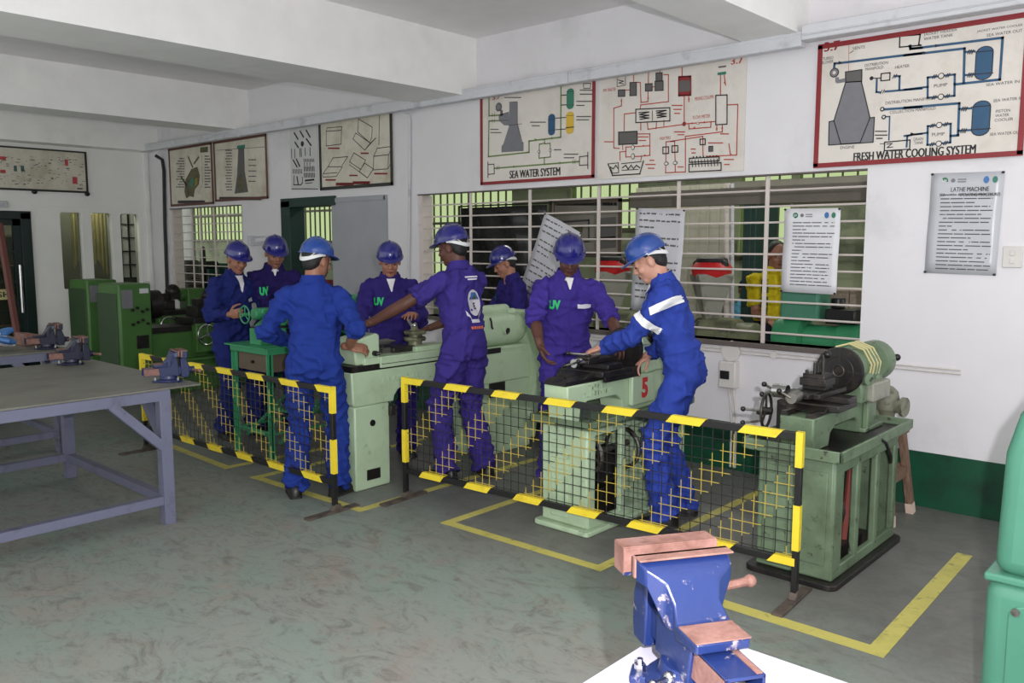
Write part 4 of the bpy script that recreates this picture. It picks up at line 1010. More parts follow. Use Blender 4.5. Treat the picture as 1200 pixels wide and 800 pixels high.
# teal engine behind the small barred window
q0 = ony(250, 330, 7.0); t = thing('teal_engine', 'teal engine with a round flywheel behind the small barred window', 'engine', (q0.x, 7.0, 0))
mb = MB(); mb.box(-1.0, 0.6, -0.3, 0.3, 0, 0.9); mb.build('engine_block', mat('teal paint', rgb(44, 96, 82), rough=0.45), t, bevel=0.03)
for k in range(5): mb = MB(); mb.lathe([(0.13, 0.9), (0.13, 1.25), (0.09, 1.3), (0.02, 1.3)], (-0.85 + k * 0.32, 0, 0), (0, 0, 1), 12); mb.build('cylinder_head', MATS['teal paint'], t)
mb = MB(); mb.torus((0.35, -0.35, 1.28), (0.5, 1, 0), 0.26, 0.04); mb.tube([(0.15, -0.3, 1.28), (0.55, -0.42, 1.28)], 0.02, 6); mb.tube([(0.35, -0.35, 1.03), (0.35, -0.35, 1.5)], 0.02, 6); mb.cyl((0.35, -0.35, 1.28), (0.3, -0.1, 1.28), 0.06); mb.build('flywheel', steel_black, t)
q0 = ony(226, 330, 6.5); t = thing('radiator', 'dark finned radiator block behind the small barred window', 'radiator', (q0.x, 6.32, 0))
mb = MB(); mb.box(-0.4, 0.4, -0.1, 0.1, 0, 1.0); mb.build('stand', steel_dark, t)
for k in range(12): mb = MB(); mb.box(-0.42, 0.42, -0.12, 0.12, 1.0 + k * 0.03, 1.014 + k * 0.03); mb.build('fin', dirty_steel, t)
mb = MB(); mb.box(-0.36, 0.36, -0.1, 0.1, 1.0, 1.36); mb.build('core', steel_black, t)
# white screen behind the left end of the small barred window
mb = MB(); q0 = fpx(190, 236, 224, 335, 6.6); mb.box(q0[0] - .2, q0[1], 6.6, 6.64, 0, q0[3] + .2); mb.box(q0[0] - .2, q0[1], 6.59, 6.6, 1.2, 1.22)
tag(mb.build('white_screen', mat('white screen', rgb(206, 206, 200), rough=0.7), None, loc=(q0[1] - .3, 6.62, 0)), 'plain white screen behind the left end of the small barred window', 'screen')
lamp('workshop_fill', 'AREA', (-4.2, 7.6, 3.3), 55, (0.96, 1.0, 0.88), shape='RECTANGLE', size=5.0, size_y=0.3)  # added fill with no visible fixture, lifts the room behind the bars

# ------------------------------------------------------------------ floor markings
def marking(name, label, pts, w=0.06):
    t = thing(name, label, 'floor marking', (pts[0][0], pts[0][1], 0))
    for ii, (a, b) in enumerate(zip(pts[:-1], pts[1:])):
        zz = 0.0012 + 0.0009 * (ii % 2)
        d = Vector((b[0] - a[0], b[1] - a[1], 0)).normalized() * (w / 2)
        mb = MB(); mb.bar((a[0] - d.x, a[1] - d.y, zz), (b[0] + d.x, b[1] + d.y, zz), w, 0.0016)
        mb.build('stripe', floor_yellow, t, world=True)
    return t
marking('floor_marking', 'yellow floor outline around the pale lathe numbered 5', [(-3.48, 5.1), (-3.48, 3.29), (-2.41, 3.32), (-2.41, 5.1)])
marking('floor_marking', 'wide yellow floor outline in front of the lathe with the dark faceplate', [(-2.15, 3.36), (-1.07, 3.36), (-1.10, 4.72)], 0.075)
marking('floor_marking', 'yellow floor outline around the pale lathe with the round headstock', [(-5.17, 4.6), (-5.17, 3.06), (-4.05, 3.10), (-4.05, 5.0)])
marking('floor_marking', 'yellow floor outline corner beside the sea green bench lathe', [(-6.5, 3.10), (-5.56, 3.06), (-5.50, 4.2)])

# ------------------------------------------------------------------ mesh barriers
def stripe_mat(name, root, d, period, width, sgn):
    m = bpy.data.materials.new(name); m.use_nodes = True
    nt = m.node_tree; N = nt.nodes; L = nt.links; b = N['Principled BSDF']; b.inputs['Roughness'].default_value = 0.45
    tc = N.new('ShaderNodeTexCoord'); tc.object = root
    sp = N.new('ShaderNodeSeparateXYZ'); L.new(tc.outputs['Object'], sp.inputs[0])
    def M(op, a, bb):
        n = N.new('ShaderNodeMath'); n.operation = op
        for i, v in enumerate((a, bb)):
            if isinstance(v, (int, float)): n.inputs[i].default_value = v
            else: L.new(v, n.inputs[i])
        return n.outputs[0]
    i = M('FLOOR', M('ADD', M('MULTIPLY', sp.outputs[0], 1 / d), 0.3), 0)
    j = M('FLOOR', M('ADD', M('MULTIPLY', sp.outputs[2], 1 / d), 0.3), 0)
    k = M('FLOORED_MODULO', M('ADD', M('ADD', i, M('MULTIPLY', j, sgn)), 700.0), float(period))
    f = M('LESS_THAN', k, width - 0.5)
    x = N.new('ShaderNodeMix'); x.data_type = 'RGBA'; L.new(f, x.inputs['Factor'])
    x.inputs[6].default_value = rgb(30, 28, 28); x.inputs[7].default_value = rgb(176, 156, 68)
    L.new(x.outputs[2], b.inputs['Base Color'])
    return m
def barrier(label, p0, p1, sgn, H_=0.785):
    v = Vector((p1[0] - p0[0], p1[1] - p0[1], 0)); Lf = v.length
    t = thing('mesh_barrier', label, 'barrier', (p0[0], p0[1], 0), math.atan2(v.y, v.x))
    d = 0.0535; zb = 0.185; zt_ = H_ - 0.02
    wm = stripe_mat('striped mesh wire ' + label[:12], t, d, 7, 3, sgn)
    for x in (0, Lf):
        mb = MB(); mb.box(x - 0.014, x + 0.014, -0.014, 0.014, 0.012, H_); mb.build('post', fence_black, t, bevel=0.002)
        mb = MB(); mb.box(x - 0.025, x + 0.025, -0.21, 0.17, 0.0, 0.014); mb.prism([(-0.03, 0.014), (0.05, 0.014), (0.03, 0.05), (-0.01, 0.05)], 'x', x - 0.018, x + 0.018); mb.build('foot_plate', rust_foot, t, bevel=0.002)
    for z in (zt_, zb):
        mb = MB(); mb.box(0.014, Lf - 0.014, -0.013, 0.013, z - 0.017, z + 0.017); mb.build('rail', fence_black, t, bevel=0.002)
    vw = MB(); vw.tube([(0, 0, zb), (0, 0, zt_)], 0.0023, 5); vm = vw.mesh('mesh_wire'); vm.materials.append(wm)
    n = int(Lf / d)
    for i in range(1, n + 1):
        if i * d < Lf - 0.02:
            o = link('mesh_wire', vm, wm, t); o.location = (i * d, 0, 0)
    hw = MB(); hw.tube([(0.01, 0.004, 0), (Lf - 0.01, 0.004, 0)], 0.0023, 5); hm = hw.mesh('mesh_wire'); hm.materials.append(wm)
    j = int(zb / d) + 1
    while j * d < zt_ - 0.02:
        o = link('mesh_wire', hm, wm, t); o.location = (0, 0, j * d); j += 1
    # yellow tape, slanted ends, following the mesh stripes
    P_ = 7 * d
    def tape(x0, x1, z, sl):
        x0 = max(x0, 0.0); x1 = min(x1, Lf)
        if x1 - x0 < 0.04: return
        mb = MB(); a0 = 0.0 if x0 == 0 else sl; a1 = 0.0 if x1 == Lf else sl
        mb.prism([(x0 - a0, z - 0.0185), (x1 - a1, z - 0.0185), (x1 + a1, z + 0.0185), (x0 + a0, z + 0.0185)], 'y', -0.0148, 0.0148); mb.build('tape', tape_yellow, t)
    for z in (zt_, zb):
        j = math.floor(z / d + 0.3)
        k0 = (-sgn * j) % 7
        for k in range(-1, int(Lf / P_) + 2):
            x0 = (k0 + 7 * k - 0.3) * d
            tape(x0, x0 + 3.4 * d, z, 0.016 * (1 if sgn < 0 else -1))
    for x in (0, Lf):
        for z0, z1 in ((zt_ - 0.14, H_ + .001), (0.24, 0.45)):
            mb = MB(); mb.box(x - 0.0155, x + 0.0155, -0.0155, 0.0155, z0, z1); mb.build('tape', tape_yellow, t)
    return t
rust_foot = mat('dusty iron foot', rgb(84, 74, 66), rgb(56, 48, 44), rough=0.7, scale=12)
barrier('black and yellow mesh barrier in front of the lathe numbered 5', (-4.02, 3.44), (-1.52, 3.60), -1)
barrier('black and yellow mesh barrier in front of the bright blue coverall seen from behind', (-6.50, 2.90), (-4.13, 2.97), 1, 0.77)

# ------------------------------------------------------------------ steel benches
def bench(label, x0, x1, y0, y1, z, top_m, frame_m, top_t=0.012, leg_in=0.2, brace=True):
    t = thing('steel_table', label, 'table', ((x0 + x1) / 2, (y0 + y1) / 2, 0))
    mb = MB(); mb.box(x0, x1, y0, y1, z - top_t, z); mb.build('table_top', top_m, t, bevel=0.002, world=True)
    lx0, lx1, ly0, ly1 = x0 + 0.06, x1 - 0.03, y0 + leg_in, y1 - leg_in
    w = 0.065
    for x in (lx0, lx1):
        for y in (ly0, ly1):
            mb = MB(); mb.box(x - w / 2, x + w / 2, y - 0.01, y + w - 0.01 if y == ly0 else y + 0.01, 0, z - top_t) if False else mb.box(x - w / 2, x + w / 2, y - w / 2, y + w / 2, 0, z - top_t)
            mb.build('leg', frame_m, t, bevel=0.002, world=True)
    for x in (lx0, lx1):
        mb = MB(); mb.box(x - 0.02, x + 0.033, ly0 - .03, ly1 + .03, z - top_t - 0.06, z - top_t - .001); mb.build('apron', frame_m, t, world=True)
        mb = MB(); mb.box(x - 0.025, x + 0.025, ly0, ly1, 0.12, 0.17); mb.build('stretcher', frame_m, t, world=True)
        if brace:
            for y, s in ((ly0, 1), (ly1, -1)):
                mb = MB(); mb.bar((x + .01, y + s * 0.02, z - 0.34), (x + .01, y + s * 0.30, z - 0.06), 0.05, 0.05); mb.build('brace', frame_m, t, world=True)
    for y in (ly0, ly1):
        mb = MB(); mb.box(lx0, lx1, y - 0.02, y + 0.02, z - top_t - 0.06, z - top_t - .001); mb.build('apron', frame_m, t, world=True)
        mb = MB(); mb.box(lx0, lx1, y - 0.025, y + 0.025, 0.12, 0.17); mb.build('stretcher', frame_m, t, world=True)
        if brace:
            mb = MB(); mb.bar((lx1 - 0.02, y, z - 0.30), (lx1 - 0.26, y, z - 0.06), 0.045, 0.045); mb.build('brace', frame_m, t, world=True)
    return t
bench('large steel table with slate blue frame and a single vise on its near corner', -6.2, -4.66, 0.2, 2.42, 0.80, table_top_m, table_frame_m, leg_in=0.22)
bench('steel table with slate blue frame behind the large table, wrapper on top', -8.5, -6.93, 0.2, 2.56, 0.80, table_top_m, table_frame_m, leg_in=0.12)
bench('pale bare steel table carrying the bright blue vise', -0.91, 0.6, 0.25, 1.54, 0.80, pale_top_m, table_frame_m, leg_in=0.1, brace=False)

# ------------------------------------------------------------------ vises
vise_dark = mat('dark vise enamel', rgb(24, 28, 52), rgb(80, 78, 88), rough=0.35, scale=20, lo=0.66, hi=0.72, var=0.12)
def vise(label, loc, rz, enamel, open_=0.0, jaw_m=None, s=1.0, group=None):
    t = thing('bench_vise', label, 'vise', loc, rz, group)
    jaw_m = jaw_m or rust
    mb = MB(); mb.lathe([(0.02, 0), (0.088, 0), (0.09, 0.016), (0.08, 0.02), (0.066, 0.024), (0.06, 0.05), (0.02, 0.05)], (0, -0.02, 0), (0, 0, 1), 28)
    for a in (60, 180, 300):
        e = Vector((math.sin(math.radians(a)), math.cos(math.radians(a)), 0)); mb.bar(e * 0.05 + Vector((0, -.02, .008)), e * 0.115 + Vector((0, -.02, .008)), 0.05, 0.016)
    base = mb.build('swivel_base', enamel, t, bevel=0.003)
    for a in (60, 180, 300):
        e = Vector((math.sin(math.radians(a)), math.cos(math.radians(a)), 0)) * 0.098; mb = MB(); mb.cyl(e + Vector((0, -.02, .014)), e + Vector((0, -.02, .03)), 0.011, n=6); mb.cyl(e + Vector((0, -.02, .03)), e + Vector((0, -.02, .04)), 0.006, n=8); mb.build('bolt', chrome, base)
    mb = MB(); mb.cyl((-0.06, -0.045, 0.035), (-0.105, -0.075, 0.045), 0.006, n=8); mb.ell((-0.06, -0.045, 0.035), (.012, .012, .014)); mb.ell((-0.105, -.075, .045), (.009, .009, .009)); mb.build('clamp_lever', chrome, base)
    # fixed body: flared casting from base to jaw
    mb = MB()
    rows = [(-0.13, 0.118, 0.138, 0.052), (-0.055, 0.112, 0.140, 0.054), (-0.03, 0.115, 0.168, 0.047), (-0.012, 0.115, 0.200, 0.055), (0.004, 0.115, 0.222, 0.088), (0.035, 0.115, 0.235, 0.095)]
    k0 = 0; vs = []; fs = []
    for y, zl, zh, hw in rows: vs += [(-hw, y, zl if hw < 0.08 else 0.19), (hw, y, zl if hw < 0.08 else 0.19), (hw, y, zh), (-hw, y, zh)]
    for i in range(len(rows) - 1):
        a = i * 4
        for j in range(4): fs.append((a + j, a + (j + 1) % 4, a + 4 + (j + 1) % 4, a + 4 + j))
    fs += [(0, 1, 2, 3), tuple(len(vs) - 4 + k for k in range(4))]
    mb.add(vs, fs)
    mb.prism([(-0.085, 0.04), (0.05, 0.04), (0.045, 0.12), (0.035, 0.19), (0.0, 0.19), (-0.03, 0.125), (-0.1, 0.125)], 'x', -0.046, 0.046)
    fb_ = mb.build('fixed_body', enamel, t, bevel=0.004)
    mb = MB(); mb.box(-0.0525, 0.0525, -0.131, -0.062, 0.1382, 0.1405); mb.build('anvil_face', jaw_m, fb_)
    mb = MB(); mb.box(-0.096, 0.096, 0.012, 0.044, 0.2345, 0.2385); mb.box(-0.0965, 0.0965, 0.035, 0.045, 0.196, 0.2385); mb.build('jaw_plate', jaw_m, fb_, bevel=0.001)
    # square slide, hollow, seen end-on at the tail
    mb = MB(); y0, y1 = -0.205, 0.10 + open_
    mb.box(-0.037, -0.031, y0, y1, 0.052, 0.112); mb.box(0.031, 0.037, y0, y1, 0.052, 0.112); mb.box(-0.037, 0.037, y0, y1, 0.106, 0.1125)
    mb.build('slide', enamel, t, bevel=0.001)
    mb = MB(); mb.box(-0.0382, -0.0372, y0 + 0.004, -0.05, 0.056, 0.108); mb.box(0.0372, 0.0382, y0 + .004, -0.05, 0.056, 0.108); mb.box(0.022, 0.033, y0 + .004, -0.12, 0.1125, 0.1145); mb.box(-0.031, 0.031, y0 + .01, y1, 0.0525, 0.056); mb.build('worn_slide_face', rust, t)
    prof = []
    for k in range(40): prof += [(0.013, -0.19 + k * 0.008), (0.0165, -0.186 + k * 0.008)]
    mb = MB(); mb.lathe(prof, (0, 0, 0.08), (0, 1, 0), 10); mb.build('screw', dirty_steel, t)
    o = open_
    mb = MB(); mb.prism([(0.062 + o, 0.028), (0.118 + o, 0.028), (0.125 + o, 0.06), (0.122 + o, 0.12), (0.098 + o, 0.185), (0.062 + o, 0.185)], 'x', -0.05, 0.05)
    mb.prism([(0.062 + o, 0.178), (0.10 + o, 0.178), (0.104 + o, 0.2), (0.104 + o, 0.236), (0.058 + o, 0.236)], 'x', -0.098, 0.098)
    mj = mb.build('moving_jaw', enamel, t, bevel=0.005)
    mb = MB(); mb.box(-0.099, 0.099, 0.054 + o, 0.066 + o, 0.19, 0.2365); mb.box(-0.0985, 0.0985, 0.056 + o, 0.105 + o, 0.2345, 0.2395); mb.box(-0.0995, -0.0975, 0.056 + o, 0.104 + o, 0.184, 0.238); mb.build('jaw_plate', jaw_m, mj, bevel=0.001)
    mb = MB(); mb.lathe([(0.02, 0.118 + o), (0.03, 0.12 + o), (0.03, 0.135 + o), (0.024, 0.14 + o), (0.024, 0.168 + o), (0.012, 0.172 + o)], (0, 0, 0.08), (0, 1, 0), 16); hd = mb.build('screw_head', enamel, t)
    mb = MB(); mb.tube([(-0.02, 0.155 + o, 0.075), (0.235, 0.155 + o, 0.098)], 0.0095, 10); mb.ell((0.235, .155 + o, 0.098), (.014, .014, .014)); mb.ell((-0.02, .155 + o, 0.075), (.014, .014, .014)); mb.build('handle_bar', rust, hd)
    t.scale = (s, s, s)
    return t
vise('bright blue bench vise with rusty jaws on the pale bare table', (-0.768, 1.345, 0.80), math.radians(57), vise_blue, open_=0.026)
vise('worn navy bench vise on the corner of the large steel table', (-4.87, 2.345, 0.80), math.radians(-14), vise_navy, s=0.78)
vise('dark navy bench vise on the far corner of the large steel table', (-6.06, 2.24, 0.80), math.radians(-8), vise_dark, s=0.78)
vise('dark navy bench vise on the table behind the large steel table', (-7.10, 2.45, 0.80), math.radians(-8), vise_dark, s=0.82)
# wrapper and block on the rear table
mb = MB(); q0 = Vector((-7.22, 2.10, 0.80))
t = thing('crumpled_wrapper', 'crumpled white, red and blue wrapper on the rear steel table', 'wrapper', q0)
rw = random.Random(4)
for k in range(9):
    mb = MB(); e = [Vector((rw.uniform(-.07, .07), rw.uniform(-.09, .09), 0.0 + 0.02 * k)) for _ in range(1)][0]
    mb.ell((e.x, e.y, 0.045 + 0.013 * k), (rw.uniform(.06, .1), rw.uniform(.05, .09), 0.03), Matrix.Rotation(rw.uniform(-.5, .5), 3, 'X'), 7, 5)
    mb.build('wrapper_fold', (white_paper, white_paper, red_paint, logo_blue)[k % 4 if k % 4 < 4 else 0], t, smooth=10)
q0 = Vector((-7.50, 2.42, 0.80))
mb = MB(); mb.prism([(-.06, 0), (.06, 0), (.05, .09), (-.05, .1)], 'x', -0.12, 0.12); o = mb.build('rusty_block', rust, None, bevel=0.008); o.location = q0
tag(o, 'small rusty metal block lying on the rear steel table', 'metal block')

# ------------------------------------------------------------------ helpers for machines
def handwheel(parent, c, axis, R, name='handwheel', m=None, spokes=3, handle=True):
    m = m or steel_dark
    x, y, d = basis(axis); c = Vector(c)
    mb = MB(); mb.torus(c, axis, R, R * 0.09, 28, 8); mb.cyl(c - d * 0.03, c + d * 0.02, R * 0.2, n=14)
    for k in range(spokes):
        a = 2 * math.pi * k / spokes + 0.4; mb.tube([c, c + (x * math.cos(a) + y * math.sin(a)) * R], R * 0.07, 6)
    h = mb.build(name, m, parent)
    if handle:
        p_ = c + (x * math.cos(0.4) + y * math.sin(0.4)) * R * 0.92
        mb = MB(); mb.lathe([(0.004, 0), (0.006, 0.01), (0.011, 0.03), (0.012, 0.055), (0.008, 0.07), (0.002, 0.073)], p_, axis, 10); mb.build('crank_handle', black_plastic, h)
    return h
def lever(parent, p0, p1, r=0.007, ball=0.014, name='lever', m=None):
    mb = MB(); mb.tube([p0, p1], r, 8); lv = mb.build(name, m or dirty_steel, parent)
    mb = MB(); mb.ell(p1, (ball,) * 3, None, 10, 7); mb.build('knob', black_plastic, lv)
    return lv

# ------------------------------------------------------------------ lathe with dark faceplate (right)
def lathe_faceplate():
    t = thing('bench_lathe', 'worn green lathe with a large dark faceplate on an open cabinet stand', 'lathe', (-1.645, 4.27, 0))
    W = 0.19; D0, D1 = -0.42, 0.46
    mb = MB(); mb.prism(rr(-W - .04, W + .04, D0 - .05, D1 + .04, 0.05), 'z', 0, 0.028); mb.build('base_plate', steel_black, t, bevel=0.004)
    cab = MB()
    mb = MB(); mb.box(-W, W, D0, D0 + 0.025, 0.028, 0.615); mb.build('front_panel', worn_lathe, t, bevel=0.02)
    mb = MB(); mb.box(-W + .03, W - .03, D0 - 0.006, D0 + .001, 0.10, 0.55); mb.build('front_panel_relief', worn_lathe, t, bevel=0.006)
    mb = MB(); mb.box(-W, -W + 0.012, D0 + .025, D1, 0.028, 0.615); mb.build('side_panel', worn_lathe, t)
    mb = MB(); mb.box(-W, W, D1 - 0.02, D1, 0.028, 0.615); mb.build('rear_panel', worn_lathe, t, bevel=0.008)
    mb = MB(); mb.box(-W + .012, W, D0 + .02, D1 - .02, 0.59, 0.62); mb.build('cabinet_top', worn_lathe, t)
    for y in (D0 + 0.005, -0.13, 0.14, D1 - 0.05):
        mb = MB(); mb.box(W - 0.03, W + .004, y, y + (0.05 if y > -0.3 else 0.11), 0.028, 0.6); mb.build('cabinet_post', worn_lathe, t, bevel=0.008)
    mb = MB(); mb.box(-W + .014, W - .04, D0 + .03, D1 - .03, .029, .034); mb.box(-W + .0125, -W + .016, D0 + .03, D1 - .03, .03, .59); mb.build('shade_lining', mat('dark brown shade lining', rgb(48, 40, 36), rough=0.6), t)  # added dark sheets that paint shade into the open cabinet
    for z in (0.028, 0.54):
        mb = MB(); mb.box(W - 0.028, W + .003, D0 + .02, D1 - .02, z, z + 0.055); mb.build('cabinet_rail', worn_lathe, t, bevel=0.006)
    mb = MB(); mb.lathe([(0.02, -.1), (0.09, -.1), (0.1, -.07), (0.1, .06), (0.06, .1), (0.02, .1)], (-0.02, -0.05, 0.2), (0, 1, 0), 16); mb.build('motor', steel_black, t)
    mb = MB(); mb.lathe([(0.02, -.02), (0.12, -.02), (0.1, 0), (0.12, .02), (0.02, .02)], (0.06, -0.25, 0.32), (0, 1, 0), 18); mb.tube([(0.06, -.25, .32), (0.0, 0.1, .32)], 0.015, 8); mb.build('pulley', steel_dark, t)
    mb = MB(); mb.tube([(0.08, 0.02, 0.06), (0.1, 0.05, 0.58)], 0.018, 8); mb.tube([(0.05, 0.12, 0.3), (0.12, 0.1, 0.58)], 0.014, 8); mb.build('linkage_rod', mat('red oxide paint', rgb(126, 60, 52), rough=0.7), t)
    mb = MB(); mb.box(-0.1, 0.12, -0.15, 0.18, 0.03, 0.1); mb.build('motor_bed', steel_dark, t)
    # tray with lip
    mb = MB(); X, Y0, Y1 = W + .055, D0 - .07, D1 + .06
    mb.prism(rr(-X, X, Y0, Y1, .04), 'z', 0.62, 0.632); mb.box(-X, X, Y0, Y0 + .014, .625, .675); mb.box(-X, X, Y1 - .014, Y1, .625, .675); mb.box(-X, -X + .014, Y0, Y1, .625, .675); mb.box(X - .014, X, Y0, Y1, .625, .675)
    mb.build('chip_tray', worn_lathe, t, bevel=0.004)
    mb = MB(); mb.box(-X + .014, X - .014, Y0 + .014, Y1 - .014, .632, .637); mb.build('tray_oil_film', steel_black, t)
    # bed
    mb = MB(); mb.prism([(-0.40, 0.637), (-0.24, 0.637), (-0.22, 0.70), (-0.16, 0.725), (0.1, 0.725), (0.14, 0.70), (0.16, 0.637), (0.40, 0.637), (0.42, 0.80), (-0.43, 0.80), (-0.43, 0.70)], 'x', -0.085, 0.085)
    bed = mb.build('bed', worn_lathe, t, bevel=0.008)
    for x in (-0.062, 0.062):
        mb = MB(); mb.prism([(x - .022, 0.80), (x + .022, 0.80), (x + .012, 0.822), (x - .012, 0.822)], 'y', -0.43, 0.1); mb.build('bed_way', steel_dark, bed)
    # saddle, cross slide, tool post
    mb = MB(); mb.box(-0.15, 0.15, -0.30, -0.06, 0.815, 0.85); mb.box(-0.17, -0.11, -0.28, -0.08, 0.69, 0.84); mb.prism([(-0.34, .815), (-0.02, .815), (-0.06, .84), (-0.30, .84)], 'x', -0.1, 0.1); mb.build('saddle', steel_dark, t, bevel=0.005)
    mb = MB(); mb.box(-0.16, 0.17, -0.23, -0.12, 0.85, 0.88); mb.box(-0.08, 0.08, -0.36, -0.02, 0.88, 0.905); mb.box(-.05, .05, -.42, -.3, .885, .91); mb.build('cross_slide', steel_black, t, bevel=0.004)
    mb = MB(); mb.box(-0.055, 0.055, -0.25, -0.14, 0.905, 0.985); mb.box(-0.065, 0.065, -0.26, -0.13, 0.925, 0.965); mb.cyl((0, -0.195, 0.985), (0, -0.195, 1.03), 0.018, n=12)
    tp = mb.build('tool_post', steel_black, t, bevel=0.004)
    for dx in (-.04, 0, .04): mb = MB(); mb.cyl((dx, -0.235, .98), (dx, -0.235, 1.04 + dx), 0.008, n=6); mb.build('clamp_screw', steel_dark, tp)
    lever(t, (0, -0.195, 1.02), (0.06, -0.235, 1.085), 0.009, 0.018, 'tool_post_lever')
    mb = MB(); mb.cyl((-0.16, -0.175, 0.868), (-0.235, -0.175, 0.868), 0.035, n=14); mb.build('cross_slide_dial', chrome, t)
    lever(t, (-0.23, -0.175, 0.868), (-0.27, -0.215, 0.90), 0.007, 0.014, 'ball_crank'); lever(t, (-0.23, -0.175, 0.868), (-0.27, -0.235, 0.85), 0.007, 0.014, 'ball_crank')
    mb = MB(); mb.cyl((0, -.42, .9), (0, -.5, .9), 0.028, n=14); mb.build('top_slide_dial', dirty_steel, t); lever(t, (0, -.5, .9), (-0.05, -.52, .93), 0.006, 0.013, 'ball_crank')
    handwheel(t, (-0.20, -0.33, 0.79), (-1, -0.15, 0), 0.085)
    lever(t, (-0.21, -0.36, 0.79), (-0.28, -0.42, 0.80), 0.006, 0.013); lever(t, (-0.21, -0.36, 0.74), (-0.28, -0.42, 0.73), 0.006, 0.013)
    # headstock
    mb = MB(); mb.prism([(-0.12, 0.80), (0.12, 0.80), (0.12, 0.88), (0.09, 0.95), (0.05, 1.02), (-0.05, 1.02), (-0.09, 0.95), (-0.12, 0.88)], 'y', 0.09, 0.17); mb.prism([(-0.12, 0.80), (0.12, 0.80), (0.12, 0.86), (0.07, 1.02), (-0.07, 1.02), (-0.12, 0.86)], 'y', 0.36, 0.43); mb.box(-0.11, 0.11, 0.1, 0.42, 0.80, 0.87)
    mb.build('headstock', worn_lathe, t, bevel=0.012)
    mb = MB(); mb.lathe([(0.02, 0), (0.118, 0), (0.122, 0.006), (0.122, 0.026), (0.05, 0.03), (0.045, 0.06), (0.02, 0.06)], (0.015, 0.03, 0.97), (0, 1, 0), 40); fp = mb.build('faceplate', steel_black, t)
    mb = MB(); mb.torus((0.015, 0.029, 0.97), (0, 1, 0), 0.028, 0.004); mb.torus((0.015, 0.029, 0.97), (0, 1, 0), 0.075, 0.002); mb.build('faceplate_ring', steel_dark, fp)
    for k in range(4):
        a = math.pi / 4 + k * math.pi / 2 + 0.75; e = Vector((math.cos(a), 0, math.sin(a))); mb = MB(); mb.bar(Vector((0.015, 0.0296, 0.97)) + e * 0.04, Vector((0.015, 0.0296, 0.97)) + e * 0.115, 0.012, 0.003, (0, 1, 0)); mb.build('slot', black_rub, fp)
    mb = MB(); mb.lathe([(0.03, 0.17), (0.07, 0.172), (0.07, 0.23), (0.09, 0.232), (0.09, 0.29), (0.11, 0.292), (0.11, 0.355), (0.03, 0.358)], (0, 0, 0.97), (0, 1, 0), 26); mb.build('cone_pulley', worn_lathe, t)
    mb = MB(); mb.lathe([(0.02, 0.42), (0.10, 0.42), (0.11, 0.45), (0.11, 0.52), (0.08, 0.56), (0.03, 0.57), (0.03, 0.6), (0.015, 0.6)], (0.03, 0, 0.98), (0, 1, 0), 26); mb.build('end_drum', worn_lathe, t)
    lever(t, (0.03, 0.58, 0.98), (0.10, 0.66, 0.985), 0.014, 0.02, 'drum_crank', steel_dark)
    mb = MB(); mb.lathe([(0.012, 0), (0.03, 0.0), (0.034, 0.01), (0.034, 0.03), (0.012, 0.035)], (0.115, 0.13, 0.93), (0.9, -0.4, 0), 16); mb.build('gear_boss', worn_lathe, t)
    for k in range(4):
        mb = MB(); y = 0.20 + k * 0.045
        mb.tube([(-0.06, y - .03, 1.075), (0.0, y, 1.095), (0.07, y + .02, 1.065), (0.11, y + 0.03, 0.99), (0.10, y + .03, 0.93)], 0.006, 7); mb.build('drive_belt', cable_cream, t)
    mb = MB(); mb.box(0.09, 0.15, 0.17, 0.42, 0.80, 0.9); mb.build('gear_guard', grey_machine, t, bevel=0.01)
    mb = MB(); mb.box(0.085, 0.115, 0.2, 0.23, 0.637, 0.80); mb.box(-0.115, 0.115, 0.17, 0.44, 0.637, 0.66); mb.build('headstock_foot', worn_lathe, t, bevel=0.006)
    mb = MB(); mb.tube([(0.23, 0.02, 0.66), (0.26, 0.05, 0.63), (0.26, 0.13, 0.55), (0.24, 0.2, 0.5), (0.22, 0.24, 0.52)], 0.008, 7); mb.build('power_lead', black_rub, t)
    return t
lathe_faceplate()

# ------------------------------------------------------------------ wooden stool with a small pump head behind that lathe
t = thing('work_stool', 'rough wooden stool standing by the wall behind the faceplate lathe', 'stool', (-1.655, 5.12, 0))
mb = MB(); mb.box(-0.10, 0.10, -0.14, 0.14, 0.50, 0.545); mb.build('seat_board', wood, t, bevel=0.006)
for sx in (-1, 1):
    for sy in (-1, 1):
        mb = MB(); mb.bar((sx * 0.12, sy * 0.18, 0.0), (sx * 0.07, sy * 0.10, 0.5), 0.05, 0.04); lg = mb.build('leg', wood, t, bevel=0.004)
        mb = MB(); a = Vector((sx * 0.12, sy * 0.18, 0.0)); b = Vector((sx * 0.07, sy * 0.10, 0.5)); mb.bar(a + (b - a) * .002, a.lerp(b, 0.13), 0.0515, 0.0415); mb.build('bare_foot', wood_raw, lg)
for sy in (-1, 1): mb = MB(); mb.bar((-0.095, sy * 0.137, 0.27), (0.095, sy * 0.137, 0.27), 0.03, 0.07); mb.build('stretcher', wood, t)
for sx in (-1, 1): mb = MB(); mb.bar((sx * 0.093, -0.14, 0.27), (sx * 0.093, 0.14, 0.27), 0.03, 0.06); mb.build('stretcher', wood, t)
t = thing('water_pump', 'small grey green pump head sitting on the rough wooden stool', 'pump', (-1.665, 5.12, 0.545))
mb = MB(); mb.lathe([(0.03, 0), (0.09, 0), (0.09, 0.02), (0.055, 0.04), (0.06, 0.1), (0.085, 0.13), (0.09, 0.2), (0.075, 0.26), (0.04, 0.29), (0.015, 0.3)], (0.03, 0, 0), (0, 0, 1), 20); mb.build('dome', grey_green, t)
